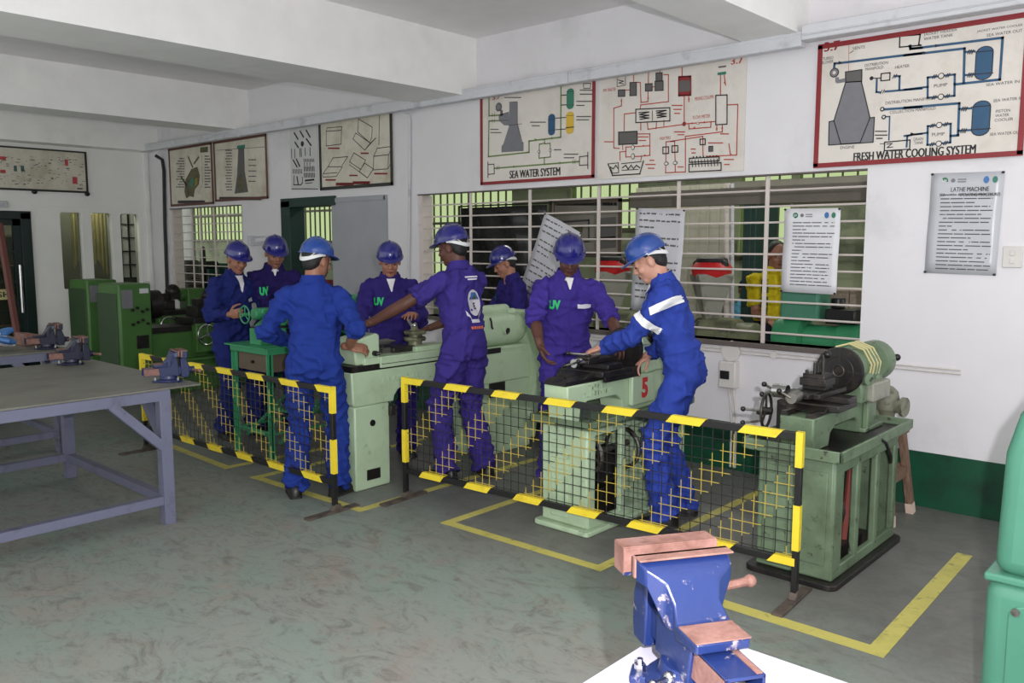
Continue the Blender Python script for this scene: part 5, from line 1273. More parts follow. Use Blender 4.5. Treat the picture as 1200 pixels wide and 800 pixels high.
mb = MB(); mb.lathe([(0.02, 0), (0.05, 0), (0.05, 0.1), (0.07, 0.1), (0.07, 0.13), (0.02, 0.13)], (0.05, 0, 0.16), (1, -0.2, 0), 16); mb.build('flange', grey_green, t)
mb = MB(); mb.cyl((-0.06, 0, 0.0), (-0.06, 0, 0.24), 0.045, n=14); mb.cyl((-0.1, 0, 0.2), (0.0, 0, 0.2), 0.03, n=12); mb.build('valve_body', grey_green, t)
mb = MB(); mb.tube([(0.03, 0, 0.3), (0.03, 0, 0.33)], 0.012, 8); mb.build('oil_cap', grey_green, t)
t.scale = (0.72, 0.72, 0.82)

# ------------------------------------------------------------------ pale lathe numbered 5
def lathe_five():
    t = thing('engine_lathe', 'pale green lathe with a red number 5 on its headstock leg', 'lathe', (-2.91, 4.0, 0))
    W = 0.165; y0, y1 = -0.34, 0.36
    mb = MB(); mb.prism(rr(-W - .035, W + .035, y0 - .04, y1 + .1, .03), 'z', 0, 0.03); mb.build('base_plate', pale_lathe, t, bevel=0.008)
    mb = MB(); mb.box(-W, W, y0, y0 + .03, .03, .60); fp = mb.build('front_panel', pale_lathe, t, bevel=0.014)
    for k in range(6): mb = MB(); mb.box(-0.09, 0.03, y0 - .006, y0 + .002, 0.16 + k * .062, 0.205 + k * .062); mb.build('louvre', pale_lathe, fp, bevel=0.004)
    mb = MB(); mb.box(-0.09, 0.03, y0 - .008, y0 + .002, 0.07, 0.11); mb.build('louvre', pale_lathe, fp, bevel=0.006)
    mb = MB(); mb.box(-W, -W + .012, y0 + .03, y1, .03, .60); mb.build('side_panel', pale_lathe, t)
    mb = MB(); mb.box(-W, W, y1 - .02, y1, .03, .60); mb.build('rear_panel', pale_lathe, t)
    for y, w in ((y0 + .01, .06), (-0.02, .045), (y1 - .05, .05)): mb = MB(); mb.box(W - .03, W + .003, y, y + w, .03, .6); mb.build('cabinet_post', pale_lathe, t, bevel=0.006)
    for z in (.03, .555): mb = MB(); mb.box(W - .028, W + .002, y0 + .02, y1 - .02, z, z + .045); mb.build('cabinet_rail', pale_lathe, t, bevel=0.004)
    mb = MB(); mb.lathe([(.02, -.12), (.1, -.12), (.12, -.08), (.12, .08), (.08, .12), (.02, .12)], (-.01, 0.0, .3), (0, 1, 0), 18); mb.box(-.1, .08, -.1, .1, .03, .2); mb.build('motor', steel_black, t)
    mb = MB(); mb.torus((.06, -.2, .42), (0, 1, 0), .1, .012); mb.torus((.06, .15, .4), (0, 1, 0), .12, .012); mb.cyl((.06, -.24, .42), (.06, .2, .42), .02); mb.build('pulley', dirty_steel, t)
    mb = MB(); mb.box(-W + .012, W, y0 + .02, y1, .59, .605); mb.build('cabinet_top', pale_lathe, t)
    mb = MB(); X = W + .05; mb.prism(rr(-X, X, y0 - .05, 0.72, .03), 'z', .605, .62); mb.box(-X, X, y0 - .05, y0 - .038, .61, .65); mb.box(-X, -X + .012, y0 - .05, .72, .61, .65); mb.box(X - .012, X, y0 - .05, .72, .61, .65); mb.build('chip_tray', MATS['worn green machine paint'], t, bevel=0.003)
    mb = MB(); mb.box(-.14, .14, 0.42, 0.74, 0.0, .61); mb.build('rear_pedestal', pale_lathe, t, bevel=0.012)
    # bed
    mb = MB(); mb.prism([(-.42, .76), (-.42, .84), (.74, .84), (.74, .62), (.12, .62), (.1, .70), (.04, .735), (-.24, .735), (-.3, .70), (-.31, .62), (-.38, .62), (-.39, .74)], 'x', -.085, .085); bd = mb.build('bed', pale_lathe, t, bevel=0.008)
    rl = random.Random(12)          # cast lettering, worn beyond reading
    for k, (n_, y_, z_) in enumerate(((6, -.22, .80), (11, -.27, .762))):
        for q_ in range(n_):
            mb = MB(); yy = y_ + q_ * .026; mb.box(.085, .0895, yy, yy + .006, z_, z_ + .024)
            if rl.random() < .7: mb.box(.0845, .0891, yy, yy + .017, z_ + rl.choice((0, .009, .018)), z_ + .006 + rl.choice((0, .009, .018)))
            if rl.random() < .5: mb.box(.0848, .0887, yy + .012, yy + .018, z_, z_ + .024)
            mb.build('cast_letter', pale_lathe, bd)['kind'] = 'stuff'
    mb = MB(); mb.box(-.075, .075, -.425, .2, .84, .862); mb.prism([(-.07, .862), (-.03, .862), (-.05, .88)], 'y', -.42, .2); mb.prism([(.03, .862), (.07, .862), (.05, .88)], 'y', -.42, .2); mb.build('bed_way', steel_black, bd)
    mb = MB(); mb.box(-.15, .16, -.2, .1, .87, .905); mb.box(-.18, -.1, -.18, .08, .72, .89); mb.prism([(-.3, .865), (.2, .865), (.14, .895), (-.24, .895)], 'x', -.1, .1); mb.box(.1, .125, -.12, .24, .83, .895); mb.build('saddle', steel_black, t, bevel=0.006)
    mb = MB(); mb.box(-.15, .14, -.12, .02, .905, .935); mb.box(-.06, .06, -.2, .08, .935, .96); mb.build('cross_slide', steel_black, t, bevel=0.004)
    mb = MB(); mb.box(-.05, .05, -.18, -.08, .96, .975); mb.cyl((0, -.13, .975), (0, -.13, .985), .02); mb.build('tool_post', steel_dark, t, bevel=0.004)
    lever(t, (0, -.13, .983), (-.09, -.2, .99), .007, .013, 'tool_post_lever')
    mb = MB(); mb.cyl((0.0, -.2, .945), (0.0, -.26, .945), .025, n=14); mb.build('top_slide_dial', chrome, t); lever(t, (0, -.26, .945), (.05, -.28, .965), .006, .012, 'ball_crank'); lever(t, (0, -.26, .945), (-.05, -.28, .93), .006, .012, 'ball_crank')
    handwheel(t, (-.21, -.08, .80), (-1, 0, 0), .08)
    # faceplate and headstock
    mb = MB(); mb.lathe([(.02, 0), (.125, 0), (.13, .006), (.13, .03), (.05, .035), (.05, .07), (.02, .07)], (0, .22, .985), (0, 1, 0), 36); fp = mb.build('faceplate', steel_black, t)
    for k in range(4):
        a = math.pi / 4 + k * math.pi / 2; e = Vector((math.cos(a), 0, math.sin(a))); mb = MB(); mb.bar(Vector((0, .2195, .985)) + e * .04, Vector((0, .2195, .985)) + e * .12, .012, .003, (0, 1, 0)); mb.build('slot', black_rub, fp)
    mb = MB(); mb.prism([(-.13, .84), (.13, .84), (.13, .93), (.1, 1.0), (.05, 1.05), (-.05, 1.05), (-.1, 1.0), (-.13, .93)], 'y', .29, .40); mb.prism([(-.13, .84), (.13, .84), (.13, .93), (.1, 1.0), (.05, 1.05), (-.05, 1.05), (-.1, 1.0), (-.13, .93)], 'y', .58, .7); mb.box(-.12, .12, .3, .7, .84, .92); mb.build('headstock', pale_lathe, t, bevel=0.014)
    mb = MB(); mb.lathe([(.03, .4), (.075, .4), (.075, .46), (.095, .462), (.095, .52), (.115, .522), (.115, .58), (.03, .58)], (0, 0, .985), (0, 1, 0), 24); mb.build('cone_pulley', steel_dark, t)
    mb = MB(); mb.box(.085, .118, .16, .40, .655, .84); lg = mb.build('headstock_leg', pale_lathe, t, bevel=0.008)
    vs, fs = text_mesh('5', bold=0.05); mb = MB(); mb.add([(.1195, .255 + u * .07, .69 + v * .125) for u, v in vs], fs); o = mb.build('painted_number', red_paint, lg, smooth=0)
    mb = MB(); mb.cyl((.06, .30, 1.035), (.1, .24, 1.035), .03, n=14); mb.build('selector_knob', pale_lathe, t)
    for k in range(4):
        mb = MB(); mb.prism([(.43 + k * .03, 1.06), (.445 + k * .03, 1.06), (.465 + k * .03, 1.12), (.45 + k * .03, 1.12)], 'x', .1, .106); mb.build('hazard_stripe', tape_yellow if k % 2 == 0 else black_plastic, t)
    mb = MB(); mb.prism([(.42, .9), (.58, .9), (.58, 1.13), (.42, 1.13)], 'x', .086, .0995); mb.build('belt_guard', black_plastic, t)
    return t
lathe_five()

# ------------------------------------------------------------------ pale lathe with drum headstock (middle)
def lathe_drum():
    t = thing('engine_lathe', 'pale green lathe with a rounded drum headstock and tailstock beside the crest backed coverall', 'lathe', (-4.53, 4.2, 0))
    # y: tail end -0.92 ... headstock end +1.0
    X = .165
    mb = MB(); mb.box(-X - .005, X, -.89, -.60, .0, .56); fp = mb.build('tail_pedestal', pale_lathe, t, bevel=0.01)
    mb = MB(); mb.cyl((X - .001, -.745, .44), (X + .004, -.745, .44), .022); mb.build('bolt_hole', steel_black, fp)
    mb = MB(); mb.box(X - .002, X + .005, -.80, -.69, .06, .13); mb.build('maker_plate', steel_black, fp)
    mb = MB(); mb.box(X - .02, X + .03, -.61, -.57, .47, .54); mb.build('pedestal_latch', steel_dark, fp, bevel=0.006)
    arch = [(-.56, .56), (-.55, .60), (-.52, .635), (-.48, .65), (.2, .65), (.24, .62), (.26, .56)]
    mb = MB(); mb.prism([(-.90, .58), (-.88, .56), (-.60, .56)] + arch + [(.9, .56), (.9, .79), (-.91, .79)], 'x', -X, X); bd = mb.build('bed', pale_lathe, t, bevel=0.01)
    vs, fs = text_mesh('ARASNYER'); mb = MB(); mb.add([(X + .0005, -.66 + u * .34, .70 + v * .036) for u, v in vs], fs); o = mb.build('raised_lettering', pale_lathe, bd, smooth=0); so = o.modifiers.new('thickness', 'SOLIDIFY'); so.thickness = .005; so.offset = 1
    mb = MB(); mb.box(-.13, X + .004, -.91, .5, .79, .83); mb.build('bed_way', steel_black, bd)
    mb = MB(); mb.box(.03, X + .018, -.68, .22, .80, .875); mb.build('carriage_apron', pale_lathe, t, bevel=0.005)
    mb = MB(); mb.box(.032, X + .0195, -.675, .21, .824, .828); mb.build('apron_seam', steel_black, t)
    # tailstock
    mb = MB(); mb.prism([(-.86, .83), (-.66, .83), (-.66, 1.02), (-.69, 1.03), (-.83, 1.0), (-.87, .92)], 'x', -.07, .15); ts = mb.build('tailstock', pale_lathe, t, bevel=0.012)
    mb = MB(); mb.box(-.08, .165, -.80, -.66, .825, .875); mb.build('tailstock_shoe', pale_lathe, ts, bevel=0.006)
    mb = MB(); mb.cyl((.15, -.71, .90), (.175, -.71, .90), .018); mb.cyl((.175, -.71, .9), (.19, -.69, .9), .012); mb.build('clamp_nut', steel_dark, ts)
    lever(t, (.02, -.77, 1.01), (.02, -.79, 1.10), .01, .014, 'tailstock_lever', chrome)
    mb = MB(); mb.cyl((.04, -.66, .95), (.04, -.5, .95), .022); mb.cyl((.04, -.5, .95), (.04, -.43, .95), .02, .003); mb.build('quill', dirty_steel, t)
    # saddle with round capstan tool post
    mb = MB(); mb.box(-.16, .13, -.55, -.25, .83, .87); mb.box(-.1, .1, -.5, -.3, .87, .91); mb.build('saddle', steel_dark, t, bevel=0.006)
    for k in range(5): mb = MB(); mb.box(-.1 + k * .035, -.075 + k * .035, -.62 + .03 * (k % 2), -.5, .83, .9 + .012 * (k % 3)); mb.build('tool_bit', (dirty_steel, steel_black)[k % 2], t)
    mb = MB(); mb.lathe([(.02, .87), (.09, .87), (.09, .895), (.05, .9), (.05, .93), (.075, .932), (.08, .945), (.075, .958), (.045, .96), (.045, .975), (.075, .977), (.08, .99), (.075, 1.0), (.03, 1.005), (.02, 1.03)], (0.0, -.22, 0), (0, 0, 1), 24); mb.build('capstan_post', mat('greenish worn steel', rgb(120, 122, 96), rough=0.45, metal=0.3, c2=rgb(80, 76, 60)), t)
    mb = MB(); mb.ell((0, -.22, 1.04), (.02, .02, .022)); mb.build('post_knob', chrome, t)
    mb = MB(); mb.box(-.02, .14, -.33, -.02, .87, .905); mb.build('cross_slide', pale_lathe, t, bevel=0.006)
    # chuck and drum headstock
    mb = MB(); mb.lathe([(.03, .18), (.12, .18), (.125, .19), (.125, .25), (.06, .26), (.03, .26)], (0, 0, .97), (0, 1, 0), 28); mb.build('chuck', steel_black, t)
    pr = rr(-.16, .16, .83, 1.10, .10, 7)
    mb = MB(); mb.prism(pr, 'y', .27, .70); hs = mb.build('headstock', pale_lathe, t, bevel=0.008)
    mb = MB(); mb.lathe([(.02, .70), (.135, .70), (.135, .76), (.115, .83), (.07, .87), (.02, .875)], (.02, 0, .955), (0, 1, 0), 28); mb.build('headstock_nose', pale_lathe, hs)
    mb = MB(); mb.cyl((.06, .27, 1.10), (.06, .66, 1.10), .05, n=18); mb.ell((.06, .66, 1.10), (.05, .03, .05)); mb.ell((.06, .27, 1.10), (.05, .02, .05)); mb.build('top_cover', pale_lathe, hs)
    mb = MB(); mb.cyl((.15, .56, .955), (.185, .56, .955), .034, n=16); kn = mb.build('speed_dial', pale_lathe, hs); mb = MB(); mb.cyl((.18, .56, .955), (.19, .56, .955), .022, n=14); mb.tube([(.19, .56, .955), (.19, .545, .93)], .009, 6); mb.build('dial_face', steel_black, kn)
    mb = MB(); mb.tube([(.152, .40, 1.06), (.17, .395, 1.03), (.17, .40, .99), (.165, .415, .98)], .008, 6); mb.build('gear_lever', steel_dark, hs)
    mb = MB(); mb.cyl((.1, .64, 1.09), (.12, .70, 1.09), .028, n=12); mb.build('oil_cap', pale_lathe, hs)
    mb = MB(); mb.prism([(.32, 0), (.86, 0), (.86, .83), (.27, .83), (.27, .62)], 'x', -.16, .155); mb.build('head_pedestal', pale_lathe, t, bevel=0.012)
    mb = MB(); mb.box(.152, .158, .38, .56, .45, .56); mb.build('pedestal_opening', steel_black, t)
    mb = MB(); mb.box(-.165, .162, .25, .80, .805, .835); mb.build('head_flange', pale_lathe, t, bevel=0.006)
    # sloping gear guard at the wall end
    mb = MB(); mb.prism([(-.17, .05), (.14, .05), (.17, .30), (.30, .76), (.30, .82), (.2, 1.05), (.14, 1.09), (-.17, 1.09)], 'y', .84, .95); gd = mb.build('gear_guard', pale_lathe, t, bevel=0.014)
    return t
lathe_drum()

# ------------------------------------------------------------------ sea green bench lathe (left)
def lathe_green():
    t = thing('bench_lathe', 'sea green bench lathe on an angle iron stand between the dark blue coveralls', 'lathe', (-5.70, 3.85, 0))
    mb = MB(); mb.box(-.27, .25, -.50, .55, .80, .845); mb.build('bench_top', sea_green, t, bevel=0.004)
    mb = MB(); mb.box(-.30, .28, -.53, .58, .845, .855); mb.build('chip_tray', sea_green, t)
    for x in (-.24, .22):
        for y in (-.47, .52): mb = MB(); mb.box(x - .025, x + .025, y - .005, y + .005, 0, .80); mb.box(x - .005 + (.02 if x > 0 else -.02), x + .005 + (.02 if x > 0 else -.02), y - .025, y + .025, 0, .80); mb.build('leg', sea_green, t)
        mb = MB(); mb.bar((x, -.40, .12), (x, .48, .76), .035, .012); mb.build('brace', sea_green, t)
        mb = MB(); mb.bar((x, -.47, .2), (x, .52, .2), .035, .012); mb.build('stretcher', sea_green, t)
    mb = MB(); mb.bar((-.24, -.47, .2), (.22, -.47, .2), .012, .035); mb.build('stretcher', sea_green, t)
    mb = MB(); mb.box(-.22, .20, -.46, -.25, .66, .80); dw = mb.build('drawer', mat('brown drawer', rgb(96, 84, 70), rough=0.7), t, bevel=0.004); mb = MB(); mb.cyl((0, -.46, .73), (0, -.48, .73), .012); mb.build('drawer_knob', steel_black, dw)
    mb = MB(); mb.box(-.2, .2, -.2, .4, .3, .32); mb.build('lower_shelf', sea_green, t)
    mb = MB(); mb.prism([(-.44, .855), (-.36, .855), (-.28, .90), (.3, .90), (.38, .855), (.5, .855), (.5, .98), (-.44, .98)], 'x', -.08, .08); mb.build('bed', sea_green, t, bevel=0.006)
    mb = MB(); mb.box(-.085, .085, -.42, .5, .975, .99); mb.build('bed_way', steel_black, t)
    mb = MB(); mb.box(.0805, .083, -.22, .4, .915, .97); mb.build('rack', steel_black, t)
    mb = MB(); mb.prism([(-.42, .99), (-.2, .99), (-.17, 1.04), (-.16, 1.13), (-.40, 1.13), (-.42, 1.10), (-.34, 1.05), (-.38, 1.02)], 'x', -.06, .06); mb.cyl((0, -.45, 1.09), (0, -.12, 1.09), .045, n=16); ts = mb.build('tailstock', sea_green, t, bevel=0.008)
    mb = MB(); mb.cyl((0, -.12, 1.09), (0, -.06, 1.09), .025, n=12); mb.cyl((0, -.06, 1.09), (0, 0, 1.09), .02, .003); mb.build('quill', chrome, ts)
    handwheel(t, (0, -.52, 1.09), (0, -1, 0), .065, m=sea_green, handle=False)
    lever(t, (.05, -.2, 1.12), (.08, -.18, 1.17), .008, .012)
    mb = MB(); mb.box(.02, .2, -.02, .12, .87, .93); mb.box(-.13, .13, -.02, .16, .99, 1.02); mb.box(-.05, .05, 0, .1, 1.02, 1.09); mb.build('carriage', steel_dark, t, bevel=0.005)
    mb = MB(); mb.box(-.11, .11, .25, .52, .99, 1.2); mb.build('headstock', sea_green, t, bevel=0.02)
    mb = MB(); mb.lathe([(.02, .19), (.07, .19), (.07, .25), (.02, .25)], (0, 0, 1.09), (0, 1, 0), 18); mb.build('chuck', steel_dark, t)
    return t
lathe_green()

# ------------------------------------------------------------------ mid green production lathes in the far corner
def lathe_far(label, loc):
    t = thing('production_lathe', label, 'lathe', loc, 0, 'mid green lathes in the far corner')
    mb = MB(); mb.prism([(0, 0), (.55, 0), (.55, 1.20), (.04, 1.20), (0, 1.0)], 'y', 0, .36); hs = mb.build('headstock_cabinet', mid_green, t, bevel=0.02)
    mb = MB(); mb.box(.549, .556, .03, .15, .95, 1.14); mb.build('instruction_plate', grey_ink, hs)
    mb = MB(); mb.box(.549, .558, .17, .31, .52, .66); mb.build('handle_recess', steel_black, hs, bevel=0.005)
    for k in range(8): mb = MB(); mb.cyl((.55, .14 + (k % 4) * .055, .78 + (k // 4) * .13 + .02 * (k % 3)), (.575, .14 + (k % 4) * .055, .78 + (k // 4) * .13 + .02 * (k % 3)), .016, n=10); mb.build('selector_knob', steel_black, hs)
    mb = MB(); mb.box(.549, .556, .23, .33, 1.10, 1.15); mb.build('name_plate', conduit_grey, hs)
    mb = MB(); mb.box(.02, .5, -.01, .0, .1, 1.1); mb.build('end_cover', mat('dark green cover', rgb(44, 70, 40), rough=0.5), hs, bevel=0.01)
    mb = MB(); mb.box(.05, .55, .36, 1.55, .0, .34); mb.box(.12, .48, .36, 1.6, .34, .66); mb.build('bed_base', mid_green, t, bevel=0.015)
    mb = MB(); mb.box(.1, .5, .36, 1.6, .66, .72); mb.build('bed_way', steel_black, t)
    mb = MB(); mb.box(.0, .62, .362, 1.62, .34, .37); mb.build('chip_tray', mid_green, t, bevel=0.006)
    mb = MB(); mb.lathe([(.03, .36), (.05, .36), (.05, .42), (.15, .42), (.155, .44), (.155, .56), (.05, .57), (.03, .57)], (.3, 0, .96), (0, 1, 0), 24); ck = mb.build('chuck', steel_black, t)
    for k in range(3): a = k * 2.094; mb = MB(); mb.bar(Vector((.3, .565, .96)) + Vector((math.cos(a), 0, math.sin(a))) * .03, Vector((.3, .565, .96)) + Vector((math.cos(a), 0, math.sin(a))) * .13, .04, .06, (0, 1, 0)); mb.build('chuck_jaw', steel_dark, ck)
    mb = MB(); mb.box(.48, .60, .85, 1.3, .42, .74); mb.build('apron', mid_green, t, bevel=0.01)
    mb = MB(); mb.box(.12, .56, .85, 1.25, .72, .80); mb.box(.2, .45, .95, 1.15, .80, .92); mb.box(.28, .4, .98, 1.1, .92, 1.0); mb.build('saddle', steel_black, t, bevel=0.006)
    handwheel(t, (.65, .95, .62), (1, 0, 0), .11, m=chrome); lever(t, (.6, 1.15, .6), (.68, 1.2, .7)); lever(t, (.6, 1.25, .6), (.7, 1.27, .52))
    mb = MB(); mb.box(.18, .42, 1.35, 1.6, .72, 1.05); mb.cyl((.3, 1.28, .96), (.3, 1.62, .96), .07, n=16); mb.build('tailstock', mid_green, t, bevel=0.012)
    mb = MB(); mb.ell((.3, 1.2, 1.02), (.08, .1, .09)); mb.box(.22, .38, 1.12, 1.26, .92, 1.0); mb.build('steady_rest', steel_black, t)
    t.scale = (1, 0.94, 1)
    return t
lathe_far('mid green production lathe with control knobs behind the dark blue coverall', (-9.35, 3.72, 0))
lathe_far('mid green production lathe next to the slit windows, mostly hidden by another', (-10.60, 3.90, 0))

# ------------------------------------------------------------------ mint green machine at the right edge
t = thing('machine_column', 'tall mint green machine housing with rounded shoulder at the bare wall', 'machine', (-0.185, 3.03, 0))
prof = [(-.36, 0), (.4, 0), (.4, 1.50), (-.06, 1.50), (-.17, 1.44), (-.24, 1.30), (-.30, 1.12), (-.355, .66)]
mb = MB(); mb.prism([(-.40, 0), (.42, 0), (.42, .62), (-.40, .62)], 'y', -.26, .32); lo = mb.build('lower_housing', bright_green, t, bevel=0.05)
lo.modifiers['bevel'].segments = 4
mb = MB(); mb.prism([(-.385, .63), (.40, .63), (.40, 1.60), (0.02, 1.60), (-.10, 1.52), (-.24, 1.30), (-.345, 1.12), (-.375, 1.0)], 'y', -.25, .31); up = mb.build('upper_housing', bright_green, t, bevel=0.05); up.modifiers['bevel'].segments = 4
mb = MB(); mb.box(-.402, .42, -.262, .322, .612, .638); mb.build('seam_flange', bright_green, t, bevel=0.008)
mb = MB(); mb.prism(rr(-.33, .36, .08, .56, .04), 'y', -.268, -.258); dr = mb.build('access_door', bright_green, t, bevel=0.004)
for x, z in ((-.31, .54), (-.31, .10), (.34, .54)): mb = MB(); mb.cyl((x, -.275, z), (x, -.266, z), .012, n=10); mb.build('door_screw', dirty_steel, dr)
mb = MB(); mb.cyl((-.26, -.27, .66), (-.26, -.255, .66), .014, n=10); mb.build('side_screw', dirty_steel, t)

# ------------------------------------------------------------------ people
def skin_mat(name, c):
    return mat(name, c, rough=0.5, var=0.06, vscale=25, spec=0.35)
def cloth_mat(name, c):
    m = mat(name, c, rough=0.85, var=0.10, vscale=7, bump=0.55, bscale=15, spec=0.2, stretch=(1.3, 1.3, 0.7))
    return m
sk_dark = skin_mat('dark brown skin', rgb(92, 60, 50)); sk_mid = skin_mat('brown skin', rgb(148, 104, 84)); sk_light = skin_mat('light brown skin', rgb(190, 142, 122)); sk_tan = skin_mat('tan skin', rgb(160, 112, 92))
lip_m = mat('lips', rgb(120, 66, 62), rough=0.5, var=0.05); lip_d = mat('dark lips', rgb(78, 44, 42), rough=0.5, var=0.05)
hair_m = mat('black hair', rgb(20, 17, 17), rough=0.55, bump=0.4, bscale=140, var=0.2)
eye_m = mat('dark eye', rgb(28, 20, 18), rough=0.2, var=0); eye_w = mat('eye white', rgb(206, 200, 194), rough=0.3, var=0)
shoe_m = mat('black shoe leather', rgb(22, 21, 22), rough=0.4, var=0.1); sole_m = mat('shoe sole', rgb(40, 38, 36), rough=0.7)
strap_w = mat('white strap plastic', rgb(216, 216, 218), rough=0.45, var=0.02)
tee_w = mat('white cotton', rgb(222, 220, 222), rough=0.9, var=0.02)
uv_green = mat('green embroidery', rgb(48, 196, 112), rough=0.7, var=0.08, vscale=60)
tag_w = mat('white name tape', rgb(206, 204, 214), rough=0.8, var=0.03)
reflect_w = mat('white reflective tape', rgb(244, 244, 246), rough=0.35, var=0.0)
orange_t = mat('orange thread', rgb(214, 110, 60), rough=0.8, var=0.05)

def evaluated(mb, voxel, smooth_it, name):
    me = bpy.data.meshes.new(name); me.from_pydata(mb.v, [], mb.f)
    bm = bmesh.new(); bm.from_mesh(me); bmesh.ops.recalc_face_normals(bm, faces=bm.faces); bm.to_mesh(me); bm.free()
    o = bpy.data.objects.new('tmp', me); COL.objects.link(o)
    r = o.modifiers.new('r', 'REMESH'); r.mode = 'VOXEL'; r.voxel_size = voxel
    if smooth_it:
        s = o.modifiers.new('s', 'SMOOTH'); s.iterations = smooth_it; s.factor = 0.5
    dg = bpy.context.evaluated_depsgraph_get()
    out = bpy.data.meshes.new_from_object(o.evaluated_get(dg))
    bpy.data.objects.remove(o); bpy.data.meshes.remove(me)
    out.name = name
    return out

def two_bone(S, T, a, b, pole):
    S = Vector(S); T = Vector(T); d = T - S; l = d.length
    if l > (a + b) * 0.985: d = d * ((a + b) * 0.985 / l); l = d.length; T = S + d
    u = d / l; x = (a * a - b * b + l * l) / (2 * l); h = math.sqrt(max(1e-6, a * a - x * x))
    p = Vector(pole) - u * Vector(pole).dot(u); p.normalize()
    return S + u * x + p * h, T

def fold(me, bones, amp, seed, crease=0.0085):
    n = len(me.vertices)
    co = np.empty(n * 3); me.vertices.foreach_get('co', co); co = co.reshape(-1, 3)
    no = np.empty(n * 3); me.vertices.foreach_get('normal', no); no = no.reshape(-1, 3)
    best = np.full(n, 1e9); disp = np.zeros(n); r = np.random.RandomState(seed)
    for (A, B, j0, j1, gain) in bones:
        A = np.array(A); B = np.array(B); d = B - A; L_ = np.linalg.norm(d); u = d / L_
        t = np.clip((co - A) @ u, 0, L_); c = A + t[:, None] * u; e = co - c; dist = np.linalg.norm(e, axis=1)
        x, y, _ = basis(Vector(u)); ang = np.arctan2(e @ np.array(y), e @ np.array(x))
        ph = r.uniform(0, 6.28, 6)
        jp = j0 * np.exp(-(t / 0.09) ** 2) + j1 * np.exp(-((L_ - t) / 0.09) ** 2)
        rg = lambda q_: 1.0 - 2.0 * np.abs(np.sin(q_ * 0.5)) ** 0.8
        w1 = rg(t * 78 + 2.2 * np.sin(ang + ph[0]) + 1.3 * np.sin(2 * ang + ph[1]) + ph[2])
        w2 = rg(t * 34 + 2.8 * np.sin(ang + ph[3]) + 1.2 * np.sin(2 * ang - 20 * t) + ph[4]) + 0.8 * rg(4 * ang + 2.0 * np.sin(t * 13 + ph[5]) + ph[1])
        patch = 0.5 + 0.5 * np.sin(t * 9 + 2 * ang + ph[5])
        val = amp * gain * (0.55 * w2 * patch + (0.25 * patch + 1.0 * jp) * w1)
        m = dist < best; disp[m] = val[m]; best[m] = dist[m]
    # soften jumps between bones
    ed = np.empty(len(me.edges) * 2, dtype=np.int64); me.edges.foreach_get('vertices', ed); ed = ed.reshape(-1, 2)
    for _ in range(1):
        s_ = np.zeros(n); k = np.zeros(n)
        np.add.at(s_, ed[:, 0], disp[ed[:, 1]]); np.add.at(s_, ed[:, 1], disp[ed[:, 0]]); np.add.at(k, ed[:, 0], 1); np.add.at(k, ed[:, 1], 1)
        disp = 0.5 * disp + 0.5 * s_ / np.maximum(k, 1)
    # long thin creases running in a few directions
    cr = np.zeros(n)
    for k in range(7):
        d1 = r.normal(size=3); d1[2] *= 1.3; d1 /= np.linalg.norm(d1); d2 = r.normal(size=3); d2 /= np.linalg.norm(d2)
        lam = r.uniform(0.10, 0.20)
        arg = (co @ d1) * math.pi / lam + 1.6 * np.sin((co @ d2) * 2 * math.pi / 0.23 + r.uniform(0, 6)) + r.uniform(0, 6)
        gate = np.clip(0.5 + 1.1 * np.sin((co @ d2) * 2 * math.pi / 0.31 + r.uniform(0, 6)), 0, 1)
        cr += gate * ((1 - np.abs(np.sin(arg))) ** 2.2 - 0.22)
    disp = disp + crease * cr
    co = co + no * disp[:, None]
    me.vertices.foreach_set('co', co.ravel()); me.update()

def rings_tube(mb, rings, n=20):
    """rings: list of (centre, vec a, vec b); closed loft"""
    k0 = len(mb.v)
    for c, a, b in rings:
        for j in range(n):
            t = 2 * math.pi * j / n
            ct, st = math.cos(t), math.sin(t)
            ct = math.copysign(abs(ct) ** 0.85, ct); st = math.copysign(abs(st) ** 0.85, st)
            mb.v.append(tuple(Vector(c) + Vector(a) * ct + Vector(b) * st))
    for i in range(len(rings) - 1):
        for j in range(n):
            a = k0 + i * n + j; b = k0 + i * n + (j + 1) % n; mb.f.append((a, b, b + n, a + n))
    mb.f.append(tuple(k0 + j for j in range(n))[::-1]); mb.f.append(tuple(k0 + (len(rings) - 1) * n + j for j in range(n)))

